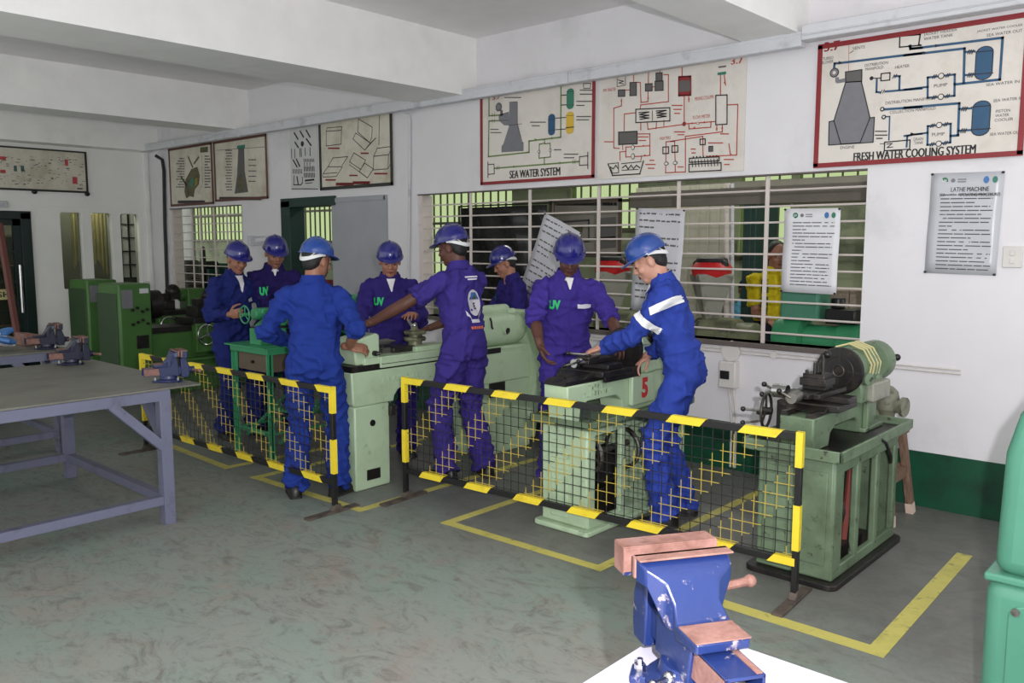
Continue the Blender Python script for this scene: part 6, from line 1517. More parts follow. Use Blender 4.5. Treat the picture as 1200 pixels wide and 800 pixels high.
def hand(mb, W, d, nrm, right, curl, s=1.0, spread=0.0):
    """palm and five fingers; W wrist, d direction, nrm palm normal"""
    d = Vector(d).normalized(); nrm = Vector(nrm); nrm = (nrm - d * nrm.dot(d)).normalized()
    lat = d.cross(nrm) if right else nrm.cross(d)       # towards the thumb
    R3 = Matrix((lat, d, nrm)).transposed()
    mb.capsule(W - d * 0.03 * s, W + d * 0.02 * s, 0.027 * s, 0.026 * s)
    mb.ell(W + d * 0.05 * s, (0.043 * s, 0.055 * s, 0.016 * s), R3, 14, 8)
    mb.ell(W + d * 0.072 * s, (0.041 * s, 0.028 * s, 0.0135 * s), R3, 14, 8)
    for i, (l, r) in enumerate(((0.90, 0.0090), (1.0, 0.0094), (0.95, 0.0090), (0.76, 0.0080))):
        o = (1.5 - i) * 0.0215 * s
        p = W + d * (0.086 - 0.004 * abs(i - 1)) * s + lat * o
        fd = (d + lat * (1.5 - i) * (0.07 + spread)).normalized(); a = 0.0
        for k, (seg, c) in enumerate(((0.044, 0.8), (0.028, 1.0), (0.021, 0.8))):
            a += curl * c
            v = (fd * math.cos(a) + nrm * math.sin(a)).normalized()
            q_ = p + v * seg * l * s
            mb.capsule(p, q_, r * s * (1 - 0.08 * k), r * s * (0.93 - 0.08 * k), 8); p = q_
    p = W + d * 0.022 * s + lat * 0.028 * s + nrm * 0.006 * s
    for seg, v, r in ((0.042, d * 0.62 + lat * 0.7 + nrm * 0.25, 0.0125), (0.032, d * 0.85 + lat * 0.3 + nrm * (0.2 + curl * .4), 0.0105), (0.025, d * 0.95 + lat * 0.02 + nrm * (0.25 + curl * .5), 0.0092)):
        q_ = p + v.normalized() * seg * s; mb.capsule(p, q_, r * s, r * s * 0.92, 8); p = q_

def person(label, loc, face, h=1.68, lean=5, twist=0, roll=0, head=(20, 0, 0), hands=None, poles=None, feet=None, sleeve=('long', 'long'), cloth=None, skin=None, lips=None,
           helmet=None, straps=False, chin=False, tee=True, tee_lo=0.40, seed=1, curl=(0.6, 0.6), palms=None, hdirs=None, seated=False, lower=None, hair=True, group=None):
    face = Vector((face[0], face[1], 0)).normalized(); rz = math.atan2(-face.x, face.y)
    t = thing('person', label, 'person', (loc[0], loc[1], loc[2] if len(loc) > 2 else 0), rz, group)
    Mi = t.matrix_basis.inverted()
    s = h / 1.70
    ln = math.radians(lean); rl = math.radians(roll)
    # frames
    U = Vector((math.sin(rl), math.sin(ln), math.cos(ln))).normalized()
    tw = math.radians(twist)
    Rv = Vector((math.cos(tw), math.sin(tw), 0)); Rv = (Rv - U * Rv.dot(U)).normalized()
    F = U.cross(Rv).normalized()
    Hc = Vector((0, -0.05 * math.sin(ln) / 0.3, 0.925 * s)) if not seated else Vector((0, 0, 0.5))
    pt = lambda x, y, z: Hc + Rv * (x * s) + F * (y * s) + U * (z * s)
    SH = [pt(-0.165, -0.008, 0.410), pt(0.165, -0.008, 0.410)]
    neck0 = pt(0, -0.01, 0.47)
    # head frame
    hp, hy, hr = [math.radians(a) for a in head]
    Hup = Vector((0, 0, 1)); base_f = Vector((math.cos(tw) * 0, 1, 0)); base_f = (Matrix.Rotation(tw, 3, 'Z') @ Vector((0, 1, 0)))
    HM = Matrix.Rotation(tw + hy, 3, 'Z') @ Matrix.Rotation(-hp, 3, 'X') @ Matrix.Rotation(hr, 3, 'Y')
    nd = (U * 0.75 + HM @ Vector((0, 0, 1)) * 0.25).normalized()
    neck1 = neck0 + nd * (0.092 * s)
    HC = neck1 + (HM @ Vector((0, 0.022, 0.075))) * s
    hpnt = lambda x, y, z: HC + HM @ (Vector((x, y, z)) * s)
    # arms
    el = []; wr = []; hd_ = []
    hands = hands or (None, None)
    for i, sd in enumerate((-1, 1)):
        T = hands[i]
        if T is None: T = pt(sd * 0.27, 0.05, -0.10)
        else: T = Mi @ Vector(T)
        pole = (poles or (None, None))[i] or (sd * 0.35, -0.6, -0.9)
        E, Wp = two_bone(SH[i], T, 0.285 * s, 0.255 * s, Vector(pole))
        el.append(E); wr.append(Wp)
        hdv = (hdirs or (None, None))[i]
        hd_.append((Mi.to_3x3() @ Vector(hdv)).normalized() if hdv else (Wp - E).normalized())
    pal = []
    for i in (0, 1):
        pv = (palms or (None, None))[i]
        pal.append((Mi.to_3x3() @ Vector(pv)) if pv else Vector((0.15 * (1 - 2 * i), 0, -1)))
    # legs
    HP = [pt(-0.085, 0, -0.03), pt(0.085, 0, -0.03)]
    feet = feet or ((-0.11, 0.0, 8), (0.11, 0.0, -8))
    AN = []; KN = []
    for i, sd in enumerate((-1, 1)):
        fx, fy, fyaw = feet[i]
        A = Vector((fx * s, fy * s, 0.085 * s)); K, A2 = two_bone(HP[i], A, 0.425 * s, 0.425 * s, Vector((sd * 0.1, 1, 0)))
        AN.append(A); KN.append(K)
    # ---------------- body (one continuous mesh)
    B = MB()
    def E_(c, r, Rm=None): B.ell(hpnt(*c), tuple(k * s for k in r), (HM @ Rm) if Rm else HM, 18, 12)
    E_((0, -0.014, 0.022), (0.074, 0.092, 0.094)); E_((0, 0.022, -0.03), (0.063, 0.066, 0.083)); E_((0, 0.052, -0.093), (0.034, 0.030, 0.026)); E_((0, 0.02, -0.075), (0.052, 0.055, 0.038))
    E_((0, 0.070, 0.024), (0.052, 0.020, 0.012)); E_((-0.036, 0.058, -0.032), (0.025, 0.023, 0.024)); E_((0.036, 0.058, -0.032), (0.025, 0.023, 0.024))
    B.capsule(hpnt(0, 0.084, 0.006), hpnt(0, 0.100, -0.032), 0.009 * s, 0.0125 * s, 10); E_((-0.012, 0.088, -0.036), (0.009, 0.012, 0.009)); E_((0.012, 0.088, -0.036), (0.009, 0.012, 0.009))
    E_((0, 0.079, -0.064), (0.024, 0.012, 0.014)); E_((-0.077, -0.008, -0.012), (0.010, 0.020, 0.032)); E_((0.077, -0.008, -0.012), (0.010, 0.020, 0.032))
    E_((-0.031, 0.073, 0.002), (0.016, 0.013, 0.009)); E_((0.031, 0.073, 0.002), (0.016, 0.013, 0.009))
    B.capsule(neck0 - U * 0.06 * s, hpnt(0, -0.02, -0.055), 0.060 * s, 0.056 * s, 16)
    B.capsule(Hc, neck0, 0.09 * s, 0.07 * s, 14); B.capsule(SH[0], SH[1], 0.045 * s, 0.045 * s, 10)
    for i in (0, 1):
        ra, rb = (0.040, 0.030) if sleeve[i] != 'short' else (0.045, 0.040); rc = 0.030 if sleeve[i] == 'long' else 0.040
        B.capsule(SH[i], el[i], ra * s, rb * s, 12); m_ = el[i].lerp(wr[i], 0.35); B.capsule(el[i], m_, rb * s, rc * s, 12); B.capsule(m_, wr[i], rc * s, 0.026 * s, 12)
        hand(B, wr[i], hd_[i], pal[i], i == 1, curl[i], s)
        B.capsule(HP[i], KN[i], 0.06 * s, 0.045 * s, 10); B.capsule(KN[i], AN[i], 0.045 * s, 0.038 * s, 10)
    me = evaluated(B, 0.0058, 2, 'body'); me.materials.clear(); me.materials.append(skin); me.shade_smooth()
    body = link('body', me, skin, t)
    for sx in (-1, 1):
        mb = MB(); mb.ell(hpnt(sx * 0.031, 0.0805, -0.0055), tuple(k * s for k in (0.0125, 0.006, 0.0042)), HM, 10, 6); mb.build('eye', eye_w if head[0] < 9 else eye_m, body, smooth=180)
        mb = MB(); mb.ell(hpnt(sx * 0.031, 0.0858, -0.006), tuple(k * s for k in (0.0052, 0.003, 0.0045)), HM, 10, 6); mb.build('iris', eye_m, body, smooth=180)
        mb = MB(); mb.tube([hpnt(sx * 0.014, 0.0915, 0.024), hpnt(sx * 0.032, 0.089, 0.030), hpnt(sx * 0.05, 0.076, 0.024)], [0.003 * s, 0.0045 * s, 0.002 * s], 6); mb.build('eyebrow', hair_m, body)
    mb = MB(); mb.tube([hpnt(-0.024, 0.085, -0.065), hpnt(-0.009, 0.0925, -0.0615), hpnt(0.009, 0.0925, -0.0615), hpnt(0.024, 0.085, -0.065)], [0.002 * s, 0.0048 * s, 0.0048 * s, 0.002 * s], 6); mb.tube([hpnt(-0.02, 0.085, -0.067), hpnt(0, 0.0915, -0.0715), hpnt(0.02, 0.085, -0.067)], [0.002 * s, 0.0058 * s, 0.002 * s], 6); mb.build('lips', lips or lip_m, body)['kind'] = 'stuff'
    if hair:
        mb = MB(); mb.ell(hpnt(0, -0.024, 0.030), tuple(k * s for k in (0.0775, 0.090, 0.095)), HM, 24, 16)
        mb.ell(hpnt(0, -0.050, -0.012), tuple(k * s for k in (0.064, 0.052, 0.072)), HM, 20, 12)
        hm = evaluated(mb, 0.008, 2, 'hair'); hm.materials.clear(); hm.shade_smooth(); link('hair', hm, hair_m, t)
    # ---------------- coverall
    Cv = MB()
    tor = [(-0.13, 0.10, 0.09, 0), (-0.07, 0.155, 0.118, -0.008), (0.0, 0.170, 0.128, -0.01), (0.08, 0.162, 0.120, -0.005), (0.14, 0.156, 0.114, 0), (0.22, 0.164, 0.118, 0), (0.32, 0.176, 0.124, 0), (0.39, 0.180, 0.116, -0.005), (0.44, 0.156, 0.098, -0.012), (0.48, 0.112, 0.080, -0.016), (0.515, 0.074, 0.070, -0.016), (0.535, 0.066, 0.062, -0.016)]
    rings_tube(Cv, [(pt(0, dy, z), Rv * (a * s), F * (b * s)) for z, a, b, dy in tor])
    bones = [(tuple(pt(0, 0, -0.05)), tuple(pt(0, 0, 0.42)), 0.5, 0.1, 1.1)]
    for i in (0, 1):
        end = wr[i].lerp(el[i], 0.02) if sleeve[i] == 'long' else (el[i].lerp(wr[i], 0.22) if sleeve[i] == 'rolled' else SH[i].lerp(el[i], 0.80))
        Cv.capsule(SH[i] - Rv * ((-1, 1)[i] * 0.03 * s), SH[i], 0.070 * s, 0.072 * s, 16)
        Cv.capsule(SH[i], SH[i].lerp(el[i], 0.5), 0.074 * s, 0.070 * s, 16)
        if sleeve[i] == 'short':
            Cv.tube([SH[i].lerp(el[i], 0.45), end], [0.070 * s, 0.073 * s], 16)
        else:
            Cv.capsule(SH[i].lerp(el[i], 0.5), el[i], 0.070 * s, 0.063 * s, 16)
            Cv.tube([el[i], el[i].lerp(end, 0.5), end], [0.063 * s, 0.058 * s, (0.048 if sleeve[i] == 'long' else 0.060) * s], 16)
        bones.append((tuple(SH[i]), tuple(el[i]), 0.5, 0.8, 0.9)); bones.append((tuple(el[i]), tuple(wr[i]), 0.8, 0.6, 0.8))
        gz = AN[i].copy(); gz.z = 0.045 * s
        Cv.capsule(HP[i] + Vector((0, -.01, .0)), KN[i], 0.104 * s, 0.085 * s, 18); Cv.tube([KN[i] + (KN[i] - AN[i]) * 0.02, KN[i].lerp(gz, 0.5), gz], [0.085 * s, 0.080 * s, 0.086 * s], 18)
        bones.append((tuple(HP[i]), tuple(KN[i]), 0.4, 0.6, 1.0)); bones.append((tuple(KN[i]), tuple(gz), 0.7, 1.2, 1.0))
    cm = evaluated(Cv, 0.0095, 6, 'coverall'); fold(cm, bones, 0.016, seed); cm.materials.clear(); cm.shade_smooth()
    cv = link('coverall', cm, cloth, t)
    if lower is not None:
        cm.materials.append(lower)
        zc = (Hc + U * 0.06).z
        for p_ in cm.polygons:
            if p_.center.z < zc and (p_.center - Hc).length < 0.98 and abs(p_.center.x) < 0.3: p_.material_index = 1
        cv.name = 'clothes'
    bvh = BVHTree.FromPolygons([v.co.copy() for v in cm.vertices], [tuple(p_.vertices) for p_ in cm.polygons])
    def decal(name, vs, fs, m, c, ax, ay, dr, off=0.0025, parent=None):
        """lay a flat shape (in metres, axes ax/ay through c) on the cloth along direction dr"""
        out = []; last = None
        for a, b in vs:
            o_ = c + ax * a + ay * b - dr * 0.4
            hit = bvh.ray_cast(o_, dr, 0.8)
            q_ = hit[0] if hit[0] is not None else (last or o_ + dr * 0.4)
            last = q_; out.append(q_ - dr * off)
        mb = MB(); mb.add(out, fs); o_ = mb.build(name, m, parent or t, smooth=180)
        return o_
    def grid(poly, n=7):
        vs = []; fs = []
        for j in range(n + 1):
            for i in range(n + 1):
                u, v = i / n, j / n
                a = [poly[0][k] * (1 - u) * (1 - v) + poly[1][k] * u * (1 - v) + poly[2][k] * u * v + poly[3][k] * (1 - u) * v for k in (0, 1)]
                vs.append(tuple(a))
        for j in range(n):
            for i in range(n): k = j * (n + 1) + i; fs.append((k, k + 1, k + n + 2, k + n + 1))
        return vs, fs
    def txt(s_, w, hh, bold=0.0):
        vs, fs = text_mesh(s_, bold=bold); return [((u - 0.5) * w, (v - 0.5) * hh) for u, v in vs], fs
    api = dict(t=t, cv=cv, decal=decal, grid=grid, txt=txt, pt=pt, Rv=Rv, U=U, F=F, SH=SH, el=el, wr=wr, cm=cm, s=s, Mi=Mi, bvh=bvh, HC=HC, HM=HM)
    # collar
    if tee is not None:
        mb = MB(); n = 26; prof = []
        cR, cH = 0.076 * s, 0.052 * s
        c0 = pt(0, -0.012, 0.487)
        k0 = 0; vs = []
        for r_, hh in ((cR + .006, -.012), (cR + .012, 0.006), (cR - .006, cH), (cR - .012, cH - .004), (cR - .006, 0.0)):
            for j in range(n + 1):
                a = math.radians(112 + 316 * j / n)      # open at the front
                vs.append(c0 + Rv * (math.cos(a) * r_ * 1.0) + F * (math.sin(a) * r_ * 0.92 ) + U * (hh - 0.022 * s * max(0, math.sin(a)) ))
        fs = [(i * (n + 1) + j, i * (n + 1) + j + 1, (i + 1) * (n + 1) + j + 1, (i + 1) * (n + 1) + j) for i in range(4) for j in range(n)]
        mb.add(vs, fs); o_ = mb.build('collar', cloth, t, smooth=60); so = o_.modifiers.new('thickness', 'SOLIDIFY'); so.thickness = 0.004
        if tee:
            vs, fs = grid([(-0.004 * s, tee_lo * s), (0.004 * s, tee_lo * s), ((0.495 - tee_lo) * 0.36 * s, 0.495 * s), (-(0.495 - tee_lo) * 0.36 * s, 0.495 * s)])
            decal('undershirt', vs, fs, tee_w, Hc + Rv * 0.0, Rv, U, -F, 0.011)
            mb = MB(); mb.torus(pt(0, 0.0, 0.497), (U + F * 0.35), 0.060 * s, 0.007 * s, 24, 8); mb.build('undershirt_neckband', tee_w, t)
            for sx in (-1, 1):
                vs, fs = grid([(sx * 0.008 * s, 0.385 * s), (sx * 0.05 * s, 0.43 * s), (sx * 0.07 * s, 0.49 * s), (sx * 0.043 * s, 0.50 * s)], 5)
                decal('lapel', vs, fs, cloth, Hc.copy(), Rv, U, -F, 0.014)
    # zip line and waist band
    if lower is None:
        vs, fs = grid([(-0.006, -0.02), (0.006, -0.02), (0.006, 0.37 * s), (-0.006, 0.37 * s)], 9); decal('zip_placket', vs, fs, cloth, Hc.copy(), Rv, U, -F, 0.007)
        bm = bmesh.new(); bm.from_mesh(cm)
        for (co, nn) in ((pt(0, 0, 0.135), U), (pt(0, 0, 0.09), -U)):
            bmesh.ops.bisect_plane(bm, geom=bm.verts[:] + bm.edges[:] + bm.faces[:], plane_co=co, plane_no=nn, clear_outer=True)
        for f_ in [f_ for f_ in bm.faces if (f_.calc_center_median() - pt(0, 0, 0.11)).length > 0.215 * s]: bm.faces.remove(f_)
        for v_ in [v_ for v_ in bm.verts if not v_.link_faces]: bm.verts.remove(v_)
        for v_ in bm.verts: v_.co += v_.normal * 0.004
        wm_ = bpy.data.meshes.new('waistband'); bm.to_mesh(wm_); bm.free(); wm_.shade_smooth(); wm_.materials.clear(); link('waistband', wm_, cloth, t)
    # shoes
    for i in (0, 1):
        yaw = math.radians(feet[i][2]); fd = Vector((-math.sin(yaw), math.cos(yaw), 0)); fr = Vector((math.cos(yaw), math.sin(yaw), 0)); A = AN[i].copy(); A.z = 0
        mb = MB(); n = 12; st = [(-0.075, 0.022, 0.05, .012), (-0.06, 0.036, 0.085, .012), (-0.02, 0.040, 0.105, .012), (0.03, 0.042, 0.088, .012), (0.08, 0.047, 0.065, .012), (0.13, 0.048, 0.054, .012), (0.17, 0.040, 0.044, .012), (0.192, 0.020, 0.032, .014)]
        vs = []
        for y, hw, zh, zl in st:
            for j in range(n):
                a = math.pi * j / (n - 1); vs.append(A + fd * (y * s) + fr * (math.cos(a) * hw * s) + Vector((0, 0, (zl + math.sin(a) ** 0.7 * (zh - zl)) * s)))
        fs = [(i_ * n + j, i_ * n + j + 1, (i_ + 1) * n + j + 1, (i_ + 1) * n + j) for i_ in range(len(st) - 1) for j in range(n - 1)] + [(i_ * n + n - 1, i_ * n, (i_ + 1) * n, (i_ + 1) * n + n - 1) for i_ in range(len(st) - 1)] + [tuple(range(n)), tuple((len(st) - 1) * n + j for j in range(n))]
        mb.add(vs, fs); sh = mb.build('shoe', shoe_m, t, smooth=60)
        mb = MB(); out = [(y, hw + .004) for y, hw, _, _ in st]; pl = [A + fd * (y * s) + fr * (hw * s) for y, hw in out] + [A + fd * (y * s) - fr * (hw * s) for y, hw in out[::-1]]
        m = len(pl); mb.add([tuple(p_ + Vector((0, 0, 0.001))) for p_ in pl] + [tuple(p_ + Vector((0, 0, 0.016 * s))) for p_ in pl], [tuple(range(m))[::-1], tuple(range(m, 2 * m))] + [(k, (k + 1) % m, (k + 1) % m + m, k + m) for k in range(m)]); mb.build('sole', sole_m, sh)
    # ---------------- hard hat
    if helmet is not None:
        mb = MB(); nt_, np_ = 44, 12; hc = (0, -0.006, 0.046)
        rx, ry, rzh = 0.098, 0.118, 0.104
        rows = []
        for i in range(np_ + 1):
            ph = math.pi / 2 * i / np_; row = []
            for j in range(nt_):
                th = 2 * math.pi * j / nt_; c_, s_ = math.cos(th), math.sin(th)
                k = math.cos(ph) ** 0.82; ridge = 0.004 * (1 if abs(c_) * k < 0.10 else 0) * (1 if ph > 0.25 else 0)
                row.append(hpnt(hc[0] + rx * c_ * k, hc[1] + ry * s_ * k, hc[2] + (rzh + ridge) * math.sin(ph)))
            rows.append(row)
        def rim(off, dz):
            row = []
            for j in range(nt_):
                th = 2 * math.pi * j / nt_; c_, s_ = math.cos(th), math.sin(th); fr_ = max(0.0, s_) ** 2.2
                e = off * (0.010 + 0.042 * fr_)
                row.append(hpnt(hc[0] + (rx + e * 0.8) * c_, hc[1] + (ry + e) * s_, hc[2] + dz - off * (0.004 + 0.012 * fr_)))
            return row
        full = [rim(-0.2, -0.012), rim(0.9, -0.008), rim(1.0, -0.004), rim(0.9, 0.0)] + rows
        vs = [p_ for r_ in full for p_ in r_]
        inner = []
        for i in (np_ - 1, np_ // 2, 0):
            ph = math.pi / 2 * i / np_
            inner.append([hpnt(hc[0] + (rx - .008) * math.cos(2 * math.pi * j / nt_) * math.cos(ph) ** 0.82, hc[1] + (ry - .008) * math.sin(2 * math.pi * j / nt_) * math.cos(ph) ** 0.82, hc[2] - .006 + (rzh - .004) * math.sin(ph)) for j in range(nt_)])
        full = inner + full; vs = [p_ for r_ in full for p_ in r_]
        fs = [(i * nt_ + j, i * nt_ + (j + 1) % nt_, (i + 1) * nt_ + (j + 1) % nt_, (i + 1) * nt_ + j) for i in range(len(full) - 1) for j in range(nt_)] + [tuple(range(nt_))]
        mb.add(vs, fs); hh = mb.build('hard_hat', helmet, t, smooth=50)
        mb = MB(); mb.tube([hpnt(0, hc[1] + ry * math.cos(a) * 0.98, hc[2] + rzh * math.sin(a) + .002) for a in np.linspace(0.35, 2.75, 14)], 0.008 * s, 6); mb.build('crown_ridge', helmet, hh, smooth=60)
        if straps:
            mb = MB(); n = 22; vs = []
            for (ro, zz) in ((0.0, 0.012), (0.003, 0.012), (0.003, -0.012), (0.0, -0.012)):
                for j in range(n + 1):
                    a = math.radians(178 + 184 * j / n); bk = max(0, -math.sin(a)) ** 1.5
                    vs.append(hpnt((0.087 + ro) * math.cos(a), -0.014 + (0.102 + ro) * math.sin(a) , 0.036 - 0.042 * bk + zz * (0.75 + 0.35 * bk)))
            fs = [(i * (n + 1) + j, i * (n + 1) + j + 1, ((i + 1) % 4) * (n + 1) + j + 1, ((i + 1) % 4) * (n + 1) + j) for i in range(4) for j in range(n)] + [tuple(i * (n + 1) for i in range(4)), tuple(i * (n + 1) + n for i in range(4))]
            mb.add(vs, fs); mb.build('headband', strap_w, hh, smooth=40)
            mb = MB()
            for sx in (-1, 1): mb.bar(hpnt(sx * 0.07, -0.075, 0.045), hpnt(sx * 0.03, -0.112, -0.004), 0.014 * s, 0.004 * s)
            mb.build('nape_strap', strap_w, hh)['kind'] = 'stuff'
        if chin:
            for sx in (-1, 1):
                mb = MB(); mb.tube([hpnt(sx * 0.088, 0.02, 0.04), hpnt(sx * 0.084, 0.022, -0.02), hpnt(sx * 0.066, 0.035, -0.085), hpnt(0, 0.045, -0.125)], 0.0035 * s, 6); mb.build('chin_strap', black_rub, hh)
    return api

def badges(P_, txt_green=True, tag_=True):
    """green chest letters and white name tape"""
    c = P_['pt'](0, 0, 0); Rv, U, F = P_['Rv'], P_['U'], P_['F']; s = P_['s']
    if txt_green:
        vs, fs = P_['txt']('UV', 0.075, 0.062, 0.06); P_['decal']('chest_letters', vs, fs, uv_green, c + Rv * 0.100 * s + U * 0.325 * s, -Rv, U, -F, 0.014)
    if tag_:
        vs, fs = P_['grid']([(-0.045, -0.013), (0.045, -0.013), (0.045, 0.013), (-0.045, 0.013)], 4); P_['decal']('name_tape', vs, fs, tag_w, c - Rv * 0.095 * s + U * 0.315 * s, Rv, U, -F, 0.013)

hat_navy = mat('dark blue hard hat', rgb(30, 30, 112), rough=0.2, var=0.04, coat=0.6)
hat_blue = mat('royal blue hard hat', rgb(26, 66, 142), rough=0.2, var=0.04, coat=0.6)
c_navy = cloth_mat('navy blue coverall cloth', rgb(28, 38, 100)); c_dpur = cloth_mat('dark indigo coverall cloth', rgb(36, 26, 84)); c_blue = cloth_mat('bright blue coverall cloth', rgb(30, 52, 130))
c_ind = cloth_mat('indigo coverall cloth', rgb(46, 36, 106)); c_pur = cloth_mat('purple blue coverall cloth', rgb(58, 46, 124)); c_roy = cloth_mat('royal blue coverall cloth', rgb(44, 64, 150)); c_pur2 = cloth_mat('violet blue coverall cloth', rgb(62, 48, 134))

# navy coverall by the sea green lathe
P1 = person('person in navy coverall with white undershirt beside the sea green bench lathe', (-6.44, 3.66), (1.0, 0.05), h=1.64, lean=8, head=(18, -4, 0), hands=((-6.06, 3.93, 1.06), (-6.13, 3.45, 1.06)), poles=((-.3, -.5, -1), (0.4, -0.9, -0.8)),
            curl=(0.6, 1.15), palms=(None, (0.1, 1, 0.2)), cloth=c_navy, tee_lo=0.36, skin=sk_mid, helmet=hat_navy, seed=1, feet=((-.12, .05, 8), (.12, -.03, -8)))
c = P1['pt'](0, 0, 0)
vs, fs = P1['grid']([(-0.03, -0.016), (0.02, -0.022), (0.03, 0.006), (-0.012, 0.02)], 4); P1['decal']('chest_patch', vs, fs, tag_w, c - P1['Rv'] * 0.085 + P1['U'] * 0.28, P1['Rv'], P1['U'], -P1['F'], 0.012)
# dark indigo coverall
P2 = person('person in dark indigo coverall with green chest letters behind the sea green bench lathe', (-6.38, 4.02), (0.86, -0.46), h=1.69, lean=5, head=(20, 10, 0), hands=((-6.02, 4.12, 1.02), (-5.98, 3.84, 1.03)), poles=((-.4, -.5, -1), (0.4, -0.6, -1)),
            cloth=c_dpur, tee_lo=0.44, skin=sk_mid, helmet=hat_navy, seed=2)
badges(P2)
# bright blue coverall seen from behind
P3 = person('person in bright blue coverall seen from behind, head turned, at the barrier end', (-4.50, 3.11), (-0.72, 0.69), h=1.65, lean=3, head=(10, -40, 0), hands=((-4.83, 3.12, 0.98), tuple(ony(409, 406, 3.30))), poles=((-.7, -.5, -.6), (0.5, -0.6, -0.9)),
            hdirs=(None, (0.45, 0.85, -0.15)), palms=(None, (-0.6, 0.3, -0.6)), sleeve=('long', 'rolled'), curl=(0.5, 0.55), cloth=c_blue, skin=sk_mid, helmet=hat_blue, straps=True, chin=True, seed=3, feet=((-.15, -0.02, 16), (.13, .0, -30)))
# indigo coverall facing the camera behind the drum lathe
P4 = person('person in indigo coverall facing out behind the lathe with the round capstan post', (-4.97, 4.12), (0.84, -0.54), h=1.635, lean=5, head=(16, -4, 0), hands=((-4.62, 4.06, 1.10), (-4.74, 3.66, 0.97)), poles=((-.5, -.5, -1), (0.45, -0.5, -1)),
            cloth=c_ind, tee_lo=0.40, skin=sk_tan, helmet=hat_navy, seed=4)
badges(P4)
# violet coverall with crest on the back
P5 = person('person in violet coverall with a crest on the back reaching over the lathe', (-4.10, 4.03), (-0.93, 0.10), h=1.745, lean=8, twist=10, head=(12, 14, 0), hands=((-4.42, 3.50, 1.10), (-4.50, 4.12, 1.02)), poles=((-0.7, -0.6, -0.2), (0.7, -.6, -.5)),
            hdirs=((-0.45, -0.75, -0.30), None), sleeve=('short', 'rolled'), curl=(0.35, 0.6), cloth=c_pur, skin=sk_dark, lips=lip_d, helmet=hat_navy, straps=True, seed=5, tee=False, feet=((-.12, .02, 10), (.14, -.08, -20)))
c = P5['pt'](0, 0, 0); Rv, U, F = P5['Rv'], P5['U'], P5['F']
def ringp(r0, r1, sy=1.25, n=22):
    vs = [(math.cos(a) * r, math.sin(a) * r * sy) for r in (r0, r1) for a in np.linspace(0, 2 * math.pi, n + 1)[:-1]]
    return vs, [(i, (i + 1) % n, (i + 1) % n + n, i + n) for i in range(n)]
cc = c + U * 0.26
crest = [('crest_field', ringp(0.0, 0.066, 1.35), tag_w), ('crest_sky', P5['grid']([(-0.046, 0.022), (0.046, 0.022), (0.026, 0.070), (-0.026, 0.070)], 6), logo_blue), ('crest_mountain', P5['grid']([(-0.036, 0.024), (0.036, 0.024), (0.004, 0.052), (-0.004, 0.052)], 5), midgrey_ink)]
for nm, (vs, fs), m_ in crest: P5['decal'](nm, vs, fs, m_, cc, Rv, U, F, {'crest_field': 0.009, 'crest_sky': 0.012, 'crest_mountain': 0.0145}[nm])
vs, fs = P5['txt']('E', 0.026, 0.045, 0.05); P5['decal']('crest_letter', vs, fs, black_ink, cc - U * 0.022, Rv, U, F, 0.0125)
for sx in (-1, 1):
    vs, fs = P5['grid']([(sx * 0.03, -0.115), (sx * 0.075, -0.085), (sx * 0.088, -0.05), (sx * 0.06, -0.075)], 4); P5['decal']('crest_ribbon', vs, fs, tag_w, cc, Rv, U, F, 0.009)
vs, fs = P5['grid']([(-0.04, -0.135), (0.04, -0.135), (0.04, -0.112), (-0.04, -0.112)], 4); P5['decal']('crest_scroll', vs, fs, tag_w, cc, Rv, U, F, 0.009)
for k, (w, dz) in enumerate(((0.085, 0.175), (0.07, 0.158))):
    vs, fs = P5['grid']([(-w / 2, dz - .005), (w / 2, dz - .005), (w / 2, dz + .005), (-w / 2, dz + .005)], 4); P5['decal']('back_caption', vs, fs, tag_w, cc, Rv, U, F, 0.009)
for k in range(5):
    vs, fs = P5['grid']([(-0.055 + k * .023, -.178), (-0.038 + k * .023, -.178), (-0.038 + k * .023, -.16), (-0.055 + k * .023, -.16)], 2); P5['decal']('orange_letter', vs, fs, orange_t, cc, Rv, U, F, 0.009)
# indigo coverall behind the drum headstock
P6 = person('person in indigo coverall looking down behind the drum headstock by the bars', (-4.76, 5.28), (-0.45, -0.9), h=1.60, lean=5, head=(24, -8, 0), cloth=cloth_mat('deep indigo coverall cloth', rgb(42, 34, 104)), skin=sk_tan, helmet=hat_navy, straps=True, seed=6, tee=False, hands=((-4.78, 5.02, 0.9), (-5.1, 5.1, 0.9)))
badges(P6, True, False)
# violet coverall working at lathe 5
P7 = person('person in violet coverall with rolled sleeves bending over the lathe numbered 5', (-3.50, 4.42), (0.72, -0.69), h=1.70, lean=11, head=(26, -4, 0), hands=((-2.98, 4.28, 1.04), tuple(ony(632, 422, 3.86))), poles=((-.8, -.2, -.8), (0.9, -0.6, -.1)),
            hdirs=(None, (0.45, -0.1, -0.85)), palms=(None, (0.7, 0.4, 0)), sleeve=('rolled', 'rolled'), curl=(0.5, 0.5), cloth=c_pur2, tee_lo=0.425, skin=sk_dark, lips=lip_d, helmet=hat_navy, seed=7)
badges(P7)
# royal blue coverall with reflective tape
P8 = person('person in royal blue coverall with white reflective tape leaning over the lathe', (-2.54, 4.21), (-0.86, -0.50), h=1.70, lean=16, head=(28, 2, 0), hands=(tuple(ony(706, 407, 4.02)), (-2.78, 4.30, 0.95)), poles=((-0.75, -0.3, -0.55), (0.7, -.5, -.6)),
            hdirs=((-0.7, -0.55, -0.30), None), palms=((0.1, 0.1, -1), None), curl=(0.5, 0.6), cloth=c_roy, skin=sk_light, helmet=hat_blue, straps=True, seed=8, feet=((-.13, .03, 6), (.13, -.08, -10)))
